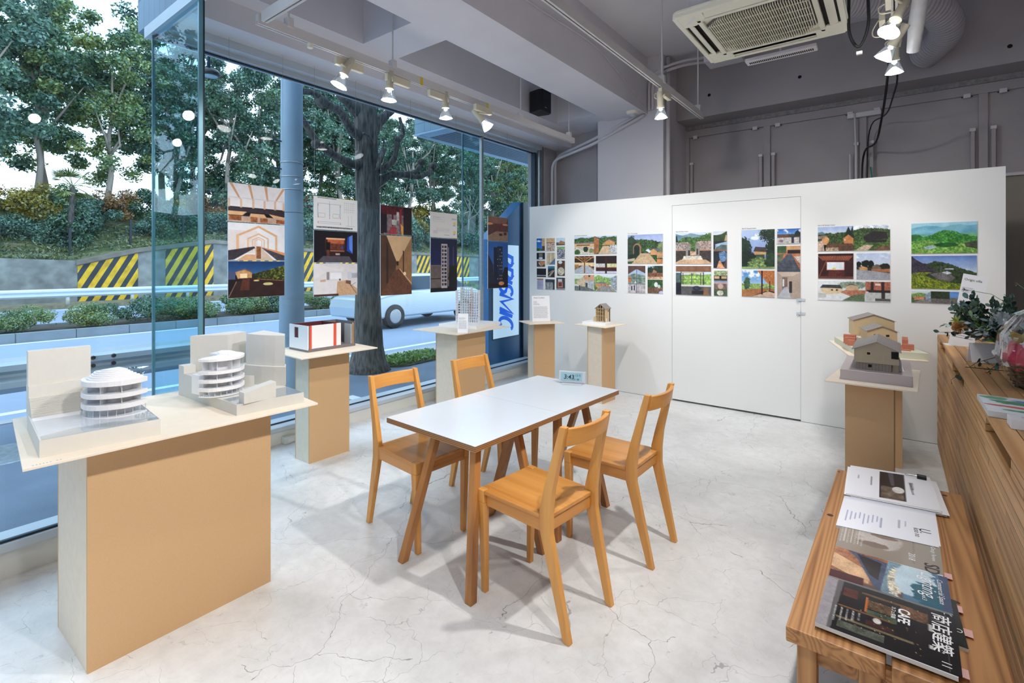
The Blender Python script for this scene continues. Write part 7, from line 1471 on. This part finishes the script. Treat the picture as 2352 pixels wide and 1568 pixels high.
# understorey shrubs
sp_ = [crown(300, 5500, 1.0, .8, 12, .45, .06, LM[1])[0], crown(301, 5500, 1.1, .9, 12, .5, .06, LM[2])[0], crown(302, 4200, 1.0, .9, 10, .5, .055, LY)[0], crown(303, 3600, .9, .8, 9, .5, .055, LO)[0], crown(304, 5500, 1.0, 1.0, 12, .5, .06, LM[0])[0]]
SL = ['mid-green shrub in the undergrowth on the bank', 'blue-green shrub in the undergrowth on the bank', 'yellowing shrub in the undergrowth on the bank', 'brownish autumn shrub in the undergrowth on the bank', 'dark green shrub in the undergrowth on the bank']
def shrub(x, y, k, s, z=None):
    o = bpy.data.objects.new('shrub', sp_[k]); COL.objects.link(o); o.location = (x, y, (gz(x, y) if z is None else z) + .45 * s); o.scale = (s, s, s); o.rotation_euler = (0, 0, rt.uniform(0, 6.28)); tag(o, SL[k], 'shrub', 'undergrowth shrubs on the bank')
y = 2.0
while y < 62:
    st = 1.25 if y < 26 else 2.2
    for row in range(3 if y > 13 else 2):
        k = rt.choice((0, 1, 4, 4, 0, 2, 3, 2) if row else (1, 0, 4, 1)); shrub(-30.6 - row * 2.0 + rt.uniform(-.6, .6), y + rt.uniform(-.5, .5), k, rt.uniform(.8, 1.35) * (1 + .25 * row) * (.8 if y < 13 else 1.1))
    y += st * rt.uniform(.8, 1.2)
for k_, (x, y, z_, s) in enumerate(((-31.0, 4.6, 3.7, 1.0), (-31.5, 8.0, 4.2, 1.0), (-29.5, 2.2, 2.6, 1.1))): shrub(x, y, (2, 3, 2)[k_], s, z_)
# bank grass: nobody could count it
rg = np.random.RandomState(5); n = 46000; gx_ = -27.95 - rg.rand(n) ** 1.3 * 7; gy_ = -4 + rg.rand(n) ** 1.6 * 60; keep = (np.sin(gx_ * 2.3 + gy_) + np.sin(gy_ * 1.7) + rg.normal(size=n) * .8) > -.4; gx_, gy_ = gx_[keep], gy_[keep]
P = np.stack([gx_, gy_, np.array([gz(a, b) for a, b in zip(gx_, gy_)]) + .10], 1); N = rg.normal(size=P.shape) + np.array([.6, 0, .6])
go = bpy.data.objects.new('bank_grass', quads('bank_grass', P, N, .06 + .07 * rg.rand(len(P)), leafmat('bank_grass_blade', (62, 78, 40), (104, 122, 64), (166, 158, 104), .6), .28)); COL.objects.link(go); tag(go, 'rough grass and ivy covering the sloping bank', 'grass', kind='stuff')
# fan palm
pm = thing('fan_palm', 'fan palm with drooping pale-tipped fronds among the trees at left', 'palm', (-29.6, 5.75, 3.2))
MB().tube([(0, 0, -.2), (.05, .05, .9), (0, .1, 1.9)], [.12, .10, .09], 8).build('trunk', M['barkd'], pm, smooth=True)
fr_ = MB(); rp_ = random.Random(4)
for i in range(17):
    a = rp_.uniform(0, 6.28); e_ = rp_.uniform(-.7, 1.1); d = Vector((math.cos(a) * math.cos(e_), math.sin(a) * math.cos(e_), math.sin(e_))); c0 = Vector((0, .1, 1.95)); hub = c0 + d * .55; fr_.tube([c0, hub], .012, 4); sdv = d.cross(Vector((0, 0, 1))).normalized(); up = sdv.cross(d)
    for j in range(15): t_ = R(-80 + 160 * j / 14); q = d * math.cos(t_) + sdv * math.sin(t_); leaf(fr_, hub, q + Vector((0, 0, -.25)), up, .52, .05, 0)
fr_.build('fronds', leafmat('palm_leaf', (50, 74, 40), (110, 134, 74), (190, 184, 130), 1.5), pm)
for i, (y_, d_) in enumerate(((2.6, 'leftmost'), (14.2, 'behind the near window bay'))):
    t = thing('stone_marker', f'grey stone marker among the trees, {d_}', 'stone', (-33.5, y_, gz(-33.5, y_) - .05)); MB().box(-.35, .35, -.35, .35, 0, .4).build('plinth_block', M['concrete'], t, bevel=.03); MB().hexa([(-.2, -.2, .4), (.2, -.2, .4), (.2, .2, .4), (-.2, .2, .4)], [(-.14, -.14, 1.7), (.14, -.14, 1.7), (.14, .14, 1.7), (-.14, .14, 1.7)]).build('stone_shaft', M['concrete'], t, bevel=.03)
# chain fence on the bank
fe = thing('wire_fence', 'dark wire fence with posts along the foot of the bank', 'fence', (-28.8, 10, 2.6))
fm_ = plain('dark_fence_steel', (34, 44, 50), .6, var=.1); wm = MB()
ypo = [-1.0 + 2.2 * i for i in range(26)]
for y_ in ypo: z_ = gz(-28.8, y_); MB().box(-28.84, -28.76, y_ - .045, y_ + .045, z_ - .1, z_ + 1.25).build('post', fm_, fe, world=True)
for a, b in zip(ypo[:-1], ypo[1:]):
    za, zb = gz(-28.8, a), gz(-28.8, b)
    for h_ in (.15, .5, .85, 1.18): wm.tube([(-28.8, a, za + h_), (-28.8, b, zb + h_)], .008, 4, False)
    for j in range(11): f = j / 11; wm.tube([(-28.8, a + (b - a) * f, za + (zb - za) * f), (-28.8, a + (b - a) * f, za + (zb - za) * f + 1.2)], .004, 3, False)
wm.build('wire_mesh', fm_, fe, world=True)
# far guard rail
def wbeam(mb, x, y0, y1, z0, z1, s=1, th=.008):
    h = z1 - z0; pr = [(0, 0), (.035, .10), (.075, .18), (.075, .34), (.0, .46), (.0, .54), (.075, .66), (.075, .82), (.035, .90), (0, 1)]
    n = len(pr); ring_ = [(x + s * a, z0 + h * b) for a, b in pr] + [(x + s * a - s * th, z0 + h * b) for a, b in reversed(pr)]
    mb.prism(ring_, y0, y1, lambda a, b, c: (a, c, b))
M['railw'] = plain('white_guard_rail', (214, 222, 228), .45, .1, var=.06, scale=1); M['railg'] = plain('galvanised_guard_rail', (190, 202, 208), .38, .12, var=.12, scale=3, stretch=(1, .4, 3))
fg = thing('guard_rail', 'white guard rail on round posts before the retaining wall', 'guard rail', (-25.3, 20, 0)); m = MB(); wbeam(m, -25.3, -14, 110, .33, .65); m.build('rail_beam', M['railw'], fg, world=True, smooth=False)
for i in range(26): y_ = .75 + 2.06 * i; po_ = MB().tube([(-25.38, y_, 0), (-25.38, y_, .62)], .065, 10).build('post', M['railw'], fg, world=True, smooth=True); MB().tube([(-25.38, y_, .17), (-25.38, y_, .20)], .068, 10).build('band', M['yellow'], po_).data.transform(fg.matrix_basis.inverted())
ng = thing('guard_rail', 'grey corrugated guard rail close outside the near window', 'guard rail', (-6.6, 0, 0)); m = MB(); wbeam(m, -6.6, -8, 2.55, .37, .70); m.build('rail_beam', M['railg'], ng, world=True, smooth=False)
for y_ in (-5.0, -1.6, 1.53): MB().tube([(-6.68, y_, 0), (-6.68, y_, .66)], .07, 10).build('post', M['railg'], ng, world=True, smooth=True)
for y_ in (1.45, 1.62):
    for z_ in (.635, .555): MB().lathe([(0, .02), (.018, .018), (.022, 0)], (-6.525, y_, z_ - .01), 10, Matrix.Rotation(R(90), 4, 'Y')).build('bolt', M['black'], ng, world=True)
# median bushes
bp = [crown(400 + k, 9000, .62, .20, 14, .24, .022, LM[1 if k else 0], .6)[0] for k in range(3)]
y = -3.0; i = 0
while y < 58:
    if not (20.5 < y < 21.5):
        o = bpy.data.objects.new('median_bush', bp[i % 3]); COL.objects.link(o); s = rt.uniform(.95, 1.3); o.location = (-15.75 + rt.uniform(-.1, .1), y, .36); o.scale = (s, s, s * .95); o.rotation_euler = (0, 0, rt.uniform(0, 6.28)); tag(o, 'low clipped green bush in the row on the road median', 'bush', 'bushes on the road median')
    y += rt.uniform(.95, 1.4) if y < 30 else 1.7; i += 1
# utility pole
up_ = thing('utility_pole', 'thick blue-grey concrete pole outside, behind the first hanging prints', 'pole', (-5.8, 3.18, 0))
MB().lathe([(.150, 0), (.127, 2.6), (.118, 6), (.11, 9)], n=28).build('shaft', plain('blue_grey_pole', (142, 164, 180), .6, var=.14, scale=5, stretch=(1, 1, .2)), up_, smooth=True)
for z_ in (2.805, 2.635, 2.48): MB().lathe([(.128, z_ - .006), (.133, z_ - .006), (.133, z_ + .006), (.128, z_ + .006)], n=24).build('steel_band', M['steel'], up_, smooth=True)
for i, z_ in enumerate((3.05, 3.35, 2.72, 3.75)): a = R(35 if i % 2 else 215) + .9; MB().tube([(.12 * math.cos(a), .12 * math.sin(a), z_), (.24 * math.cos(a), .24 * math.sin(a), z_ + .01)], .009, 6).build('step_bolt', M['totemd'], up_)
for z_ in (2.2, 1.6): MB().lathe([(.131, z_), (.134, z_ + .003), (.131, z_ + .006)], n=24).build('joint_ring', M['black'], up_)
# street tree
stt = thing('street_tree', 'dark pollarded street tree with knobbly branches outside the window', 'tree', (-6.25, 4.62, 0))
tb_ = MB(); tb_.tube([(0, 0, -.05), (0, .0, .12), (.0, .0, .35), (.02, -.02, .9), (.03, -.03, 1.4), (.0, .03, 1.75), (.02, .0, 2.2), (.0, -.02, 2.8), (.0, -.03, 3.3), (.02, -.06, 3.8), (0, -.1, 4.3)], [.36, .27, .22, .19, .175, .20, .165, .175, .165, .17, .12], 18)
def limb(pts, r): P = bend([(0 + dx, y_ - 4.62, z_) for y_, z_, dx in pts], .25, 5); n_ = len(P); tb_.tube(P, [r * .82 * (1 - .5 * i / n_) * (1 + .12 * math.sin(i * 1.9)) for i in range(n_)], 9)
limb([(4.55, 3.05, 0), (4.25, 3.02, .05), (3.95, 3.10, .1), (3.72, 3.22, .1), (3.50, 3.50, .1), (3.42, 3.56, .1)], .085)
limb([(4.50, 3.45, 0), (4.25, 3.5, .1), (4.05, 3.72, .15), (3.85, 3.76, .1), (3.70, 3.88, .1), (3.45, 3.84, .1)], .085)
limb([(4.52, 3.75, 0), (4.25, 3.95, .0), (3.95, 4.16, .0), (3.6, 4.3, .0), (3.3, 4.5, 0)], .11)
limb([(4.60, 3.4, 0), (4.75, 3.75, .1), (5.0, 4.0, .15), (5.3, 4.1, .15)], .10)
limb([(4.70, 2.75, 0), (4.95, 2.98, .1), (5.25, 3.0, .1), (5.48, 3.08, .1), (5.58, 3.24, .1)], .08)
limb([(5.25, 3.0, .1), (5.5, 2.98, .15), (5.75, 3.12, .15), (5.82, 3.22, .1)], .055)
limb([(4.75, 3.0, .1), (4.98, 3.15, .15), (5.02, 3.5, .2), (5.14, 3.6, .2), (5.05, 3.85, .2)], .06)
limb([(4.55, 3.35, .2), (4.4, 3.42, .3), (4.28, 3.42, .35)], .035)
limb([(4.75, 3.3, .2), (4.62, 3.05, .25), (4.58, 2.95, .25)], .05)
for y_, z_, dx, q in ((3.42, 3.56, .1, .09), (3.72, 3.2, .1, .1), (3.80, 3.78, .1, .12), (3.45, 3.84, .1, .08), (5.58, 3.25, .1, .09), (5.82, 3.22, .12, .10), (5.74, 3.1, .12, .08), (5.02, 3.5, .2, .075), (4.75, 3.02, .1, .10), (4.78, 1.72, .1, .11)):
    q *= .78; tb_.lathe([(0, -q), (q * .7, -q * .6), (q, 0), (q * .8, q * .6), (0, q)], (dx, y_ - 4.62, z_), 9)
tb_.build('trunk_and_limbs', M['barkd'], stt, smooth=True)
tp_ = MB().prism([(-6.75, 4.95), (-6.78, 6.0), (-6.45, 6.35), (-6.05, 5.9), (-6.0, 5.2), (-6.2, 4.9)], -.004, .02); struct('ground_planter', tp_, plain('planter_soil', (88, 92, 70), .95, var=.4, scale=9))
rg = np.random.RandomState(8); n = 2600; P = np.stack([-6.7 + .65 * rg.rand(n), 5.0 + 1.2 * rg.rand(n), .03 + .05 * rg.rand(n)], 1)
go = bpy.data.objects.new('planter_grass', quads('planter_grass', P, rg.normal(size=P.shape) + np.array([.5, -.3, .3]), .02 + .025 * rg.rand(n), leafmat('planter_weed', (50, 84, 30), (110, 150, 60), (160, 184, 90), 6), .35)); COL.objects.link(go); tag(go, 'green weeds in the planting square beside the street tree', 'grass', kind='stuff')
tag(MB().lathe([(0, .004), (.30, .004), (.31, 0)], (-5.9, .72, -.003), 28).build('manhole_cover', plain('pale_worn_metal', (150, 160, 168), .4, .5, var=.3, scale=20)), 'pale round cover in the pavement outside at bottom left', 'manhole')
tag(MB().box(-5.2, -5.02, 3.5, 3.62, -.004, .002).build('pavement_mark', M['paintwhite']), 'small pale mark on the pavement seen through the near-left chair', 'mark')
# sign totem
to = thing('sign_totem', 'navy steel sign totem with slanted top and vertical blue lettering PRISMIC', 'sign', (-5.0, 6.3, 0))
MB().prism([(5.855, 0), (6.70, 0), (6.70, 2.63), (5.855, 1.97)], -5.14, -4.94, lambda a, b, c: (c, a, b)).build('sign_body', M['totem'], to, world=True, bevel=.004)
MB().prism([(6.705, 0), (7.9, 0), (7.9, 2.62), (6.705, 2.62)], -5.16, -4.90, lambda a, b, c: (c, a, b)).build('side_fin', M['totemd'], to, world=True, bevel=.004)
MB().box(-4.94, -4.935, 5.96, 6.626, .423, 1.894).build('sign_face', M['signface'], to, world=True)
MB().box(-4.94, -4.932, 5.945, 5.957, .41, 1.905).box(-4.94, -4.932, 6.629, 6.641, .41, 1.905).box(-4.94, -4.932, 5.957, 6.629, .41, .42).build('face_frame', M['totemd'], to, world=True)
lt = MB(); LH, LL = .33, 1.25
def arc(cx, cy, rx, ry, a0, a1, n=10): return [(cx + rx * math.cos(R(a0 + (a1 - a0) * i / n)), cy + ry * math.sin(R(a0 + (a1 - a0) * i / n))) for i in range(n + 1)]
glyph = {'P': (.58, [[(0, 0), (0, 1), (.3, 1)] + arc(.3, .76, .26, .24, 90, -90) + [(0, .52)]]), 'R': (.58, [[(0, 0), (0, 1), (.3, 1)] + arc(.3, .76, .26, .24, 90, -90) + [(0, .52)], [(.28, .52), (.56, 0)]]),
         'I': (.02, [[(0, 0), (0, 1)]]), 'S': (.54, [arc(.3, .76, .26, .24, 20, 270) + arc(.26, .26, .28, .26, 90, -160)]), 'M': (.86, [[(0, 0), (0, 1), (.43, .12), (.86, 1), (.86, 0)]]), 'C': (.56, [arc(.36, .5, .34, .5, 50, 310, 16)])}
tw_ = sum(glyph[c][0] for c in 'PRISMIC') + .20 * 6; k_s = (LL - .09) / tw_; pen = 0
for ch_ in 'PRISMIC':
    wd, strokes = glyph[ch_]
    for st_ in strokes:
        Q = [Vector((6.12 + LH * v, 1.79 - (pen + u) * k_s - .10 * v)) for u, v in st_]; hw = .030; n_ = len(Q); A_, B_ = [], []
        for i_ in range(n_):
            d0 = (Q[i_] - Q[i_ - 1]).normalized() if i_ else (Q[1] - Q[0]).normalized(); d1 = (Q[i_ + 1] - Q[i_]).normalized() if i_ < n_ - 1 else d0
            m_ = (d0 + d1); m_ = m_.normalized() if m_.length > .2 else d0; nn = Vector((-m_.y, m_.x)); c_ = max(.55, abs(nn.dot(Vector((-d0.y, d0.x)))))
            A_.append(Q[i_] + nn * hw / c_); B_.append(Q[i_] - nn * hw / c_)
        for i_ in range(n_ - 1): lt.prism([tuple(A_[i_]), tuple(B_[i_]), tuple(B_[i_ + 1]), tuple(A_[i_ + 1])], -4.935, -4.932, lambda p, q, c: (c, p, q))
    pen += wd + .20
lt.build('lettering', M['prismblue'], to, world=True)
# overhanging block of the next building
ob = thing('neighbour_building', 'blue-grey tiled overhang of the next building with slatted soffit', 'building', (-5.5, 8, 3.8))
MB().box(-6.5, -4.66, 5.75, 14, 3.806, 6.5).build('tiled_storey', lines_mat('blue_grey_tile', (112, 142, 160), (70, 96, 116), 'Z', .16, .010, .5, ('X', .38, .008)), ob, world=True)
MB().box(-6.36, -4.66, 6.0, 14, 3.780, 3.803).build('slatted_soffit', lines_mat('slatted_soffit_metal', (88, 108, 124), (34, 46, 58), 'X', .085, .035, .6), ob, world=True)
MB().box(-6.5, -6.38, 5.75, 14, 3.770, 3.805).box(-6.38, -4.66, 5.75, 5.98, 3.775, 3.805).build('soffit_edge', plain('pale_blue_edge', (136, 168, 190), .5, var=.05), ob, world=True)
# car
car = thing('car', 'pale silver car on the road behind the hanging prints', 'car', (-11.3, 9.9, -.10), 0)
M['carp'] = plain('silver_car_paint', (196, 208, 216), .25, .5, var=.02); M['carg'] = plain('car_window', (44, 60, 74), .1, 0, var=.05)
side = [(-2.15, .28), (-2.2, .55), (-2.1, .80), (-1.55, .92), (-.95, .98), (1.45, 1.00), (2.0, .92), (2.16, .72), (2.15, .30)]
def loft(mb, prof, ws):
    """side profile swept across the width, narrowing where ws says"""
    n = len(prof); L = []
    for sx in (-1, -.86, .86, 1):
        k_ = 1.0 if abs(sx) < .9 else .93; L.append([(sx * .86, y_, .3 + (z_ - .3) * (k_ if z_ > .6 else 1)) for y_, z_ in prof])
    vs = [p for l in L for p in l]; fs = [(i * n + j, i * n + (j + 1) % n, (i + 1) * n + (j + 1) % n, (i + 1) * n + j) for i in range(3) for j in range(n)] + [tuple(range(n)), tuple(range(4 * n - 1, 3 * n - 1, -1))]
    return mb.add(vs, fs)
loft(MB(), side, None).build('body', M['carp'], car, smooth=False, bevel=.05)
cab = [(-1.25, .96), (-.75, 1.30), (-.3, 1.40), (.7, 1.39), (1.3, 1.18), (1.75, .96)]
MB().hexa([(-.76, -1.30, .95), (.76, -1.30, .95), (.76, 1.75, .95), (-.76, 1.75, .95)], [(-.60, -.55, 1.37), (.60, -.55, 1.37), (.60, .95, 1.37), (-.60, .95, 1.37)]).build('windows', M['carg'], car, bevel=.04)
MB().hexa([(-.61, -.58, 1.355), (.61, -.58, 1.355), (.61, .98, 1.355), (-.61, .98, 1.355)], [(-.52, -.40, 1.42), (.52, -.40, 1.42), (.52, .80, 1.42), (-.52, .80, 1.42)]).build('roof', M['carp'], car, bevel=.02)
for sx in (-1, 1):
    for y0_ in (-.02, ): MB().hexa([(sx * .765, .28, .95), (sx * .775, .28, .95), (sx * .775, .36, .95), (sx * .765, .36, .95)], [(sx * .60, .24, 1.37), (sx * .612, .24, 1.37), (sx * .612, .32, 1.37), (sx * .60, .32, 1.37)]).build('door_pillar', M['carp'], car)
    for y_ in (-1.35, 1.32):
        w_ = MB().lathe([(0, -.10), (.20, -.10), (.31, -.09), (.32, 0), (.31, .09), (.20, .10), (0, .10)], (sx * .80, y_, .32), 24, Matrix.Rotation(R(90), 4, 'Y')).build('wheel', M['black'], car, smooth=False)
        MB().lathe([(0, .11), (.17, .108), (.19, .10)], (sx * .80, y_, .32), 16, Matrix.Rotation(R(90 * sx), 4, 'Y')).build('hubcap', M['steel'], w_)
    MB().box(sx * .84 - .02, sx * .84 + .02, -2.14, -1.95, .62, .74).build('head_lamp', M['silver'], car); MB().box(sx * .80 - .04, sx * .80 + .04, 2.05, 2.17, .66, .80).build('tail_lamp', M['redm'], car)
# round street lamp peeping by the glass edge
sl_ = thing('street_lamp', 'dark round street lamp head beside the vertical glass edge', 'street lamp', (-7.2, 2.80, 0))
MB().tube([(0, 0, 4.12), (0, 0, 4.5), (.1, .02, 5.6), (.5, .13, 6.1), (1.34, .36, 6.2)], .022, 8).build('arm', M['totemd'], sl_, smooth=True)
MB().lathe([(0, .06), (.09, .05), (.13, .0), (.11, -.03), (0, -.04)], (0, .02, 4.11), 20).build('lamp_head', M['black'], sl_, smooth=True)
MB().lathe([(0, -.045), (.08, -.04), (.09, -.03)], (0, .02, 4.11), 20).build('lens', M['lcd'], sl_, smooth=True)
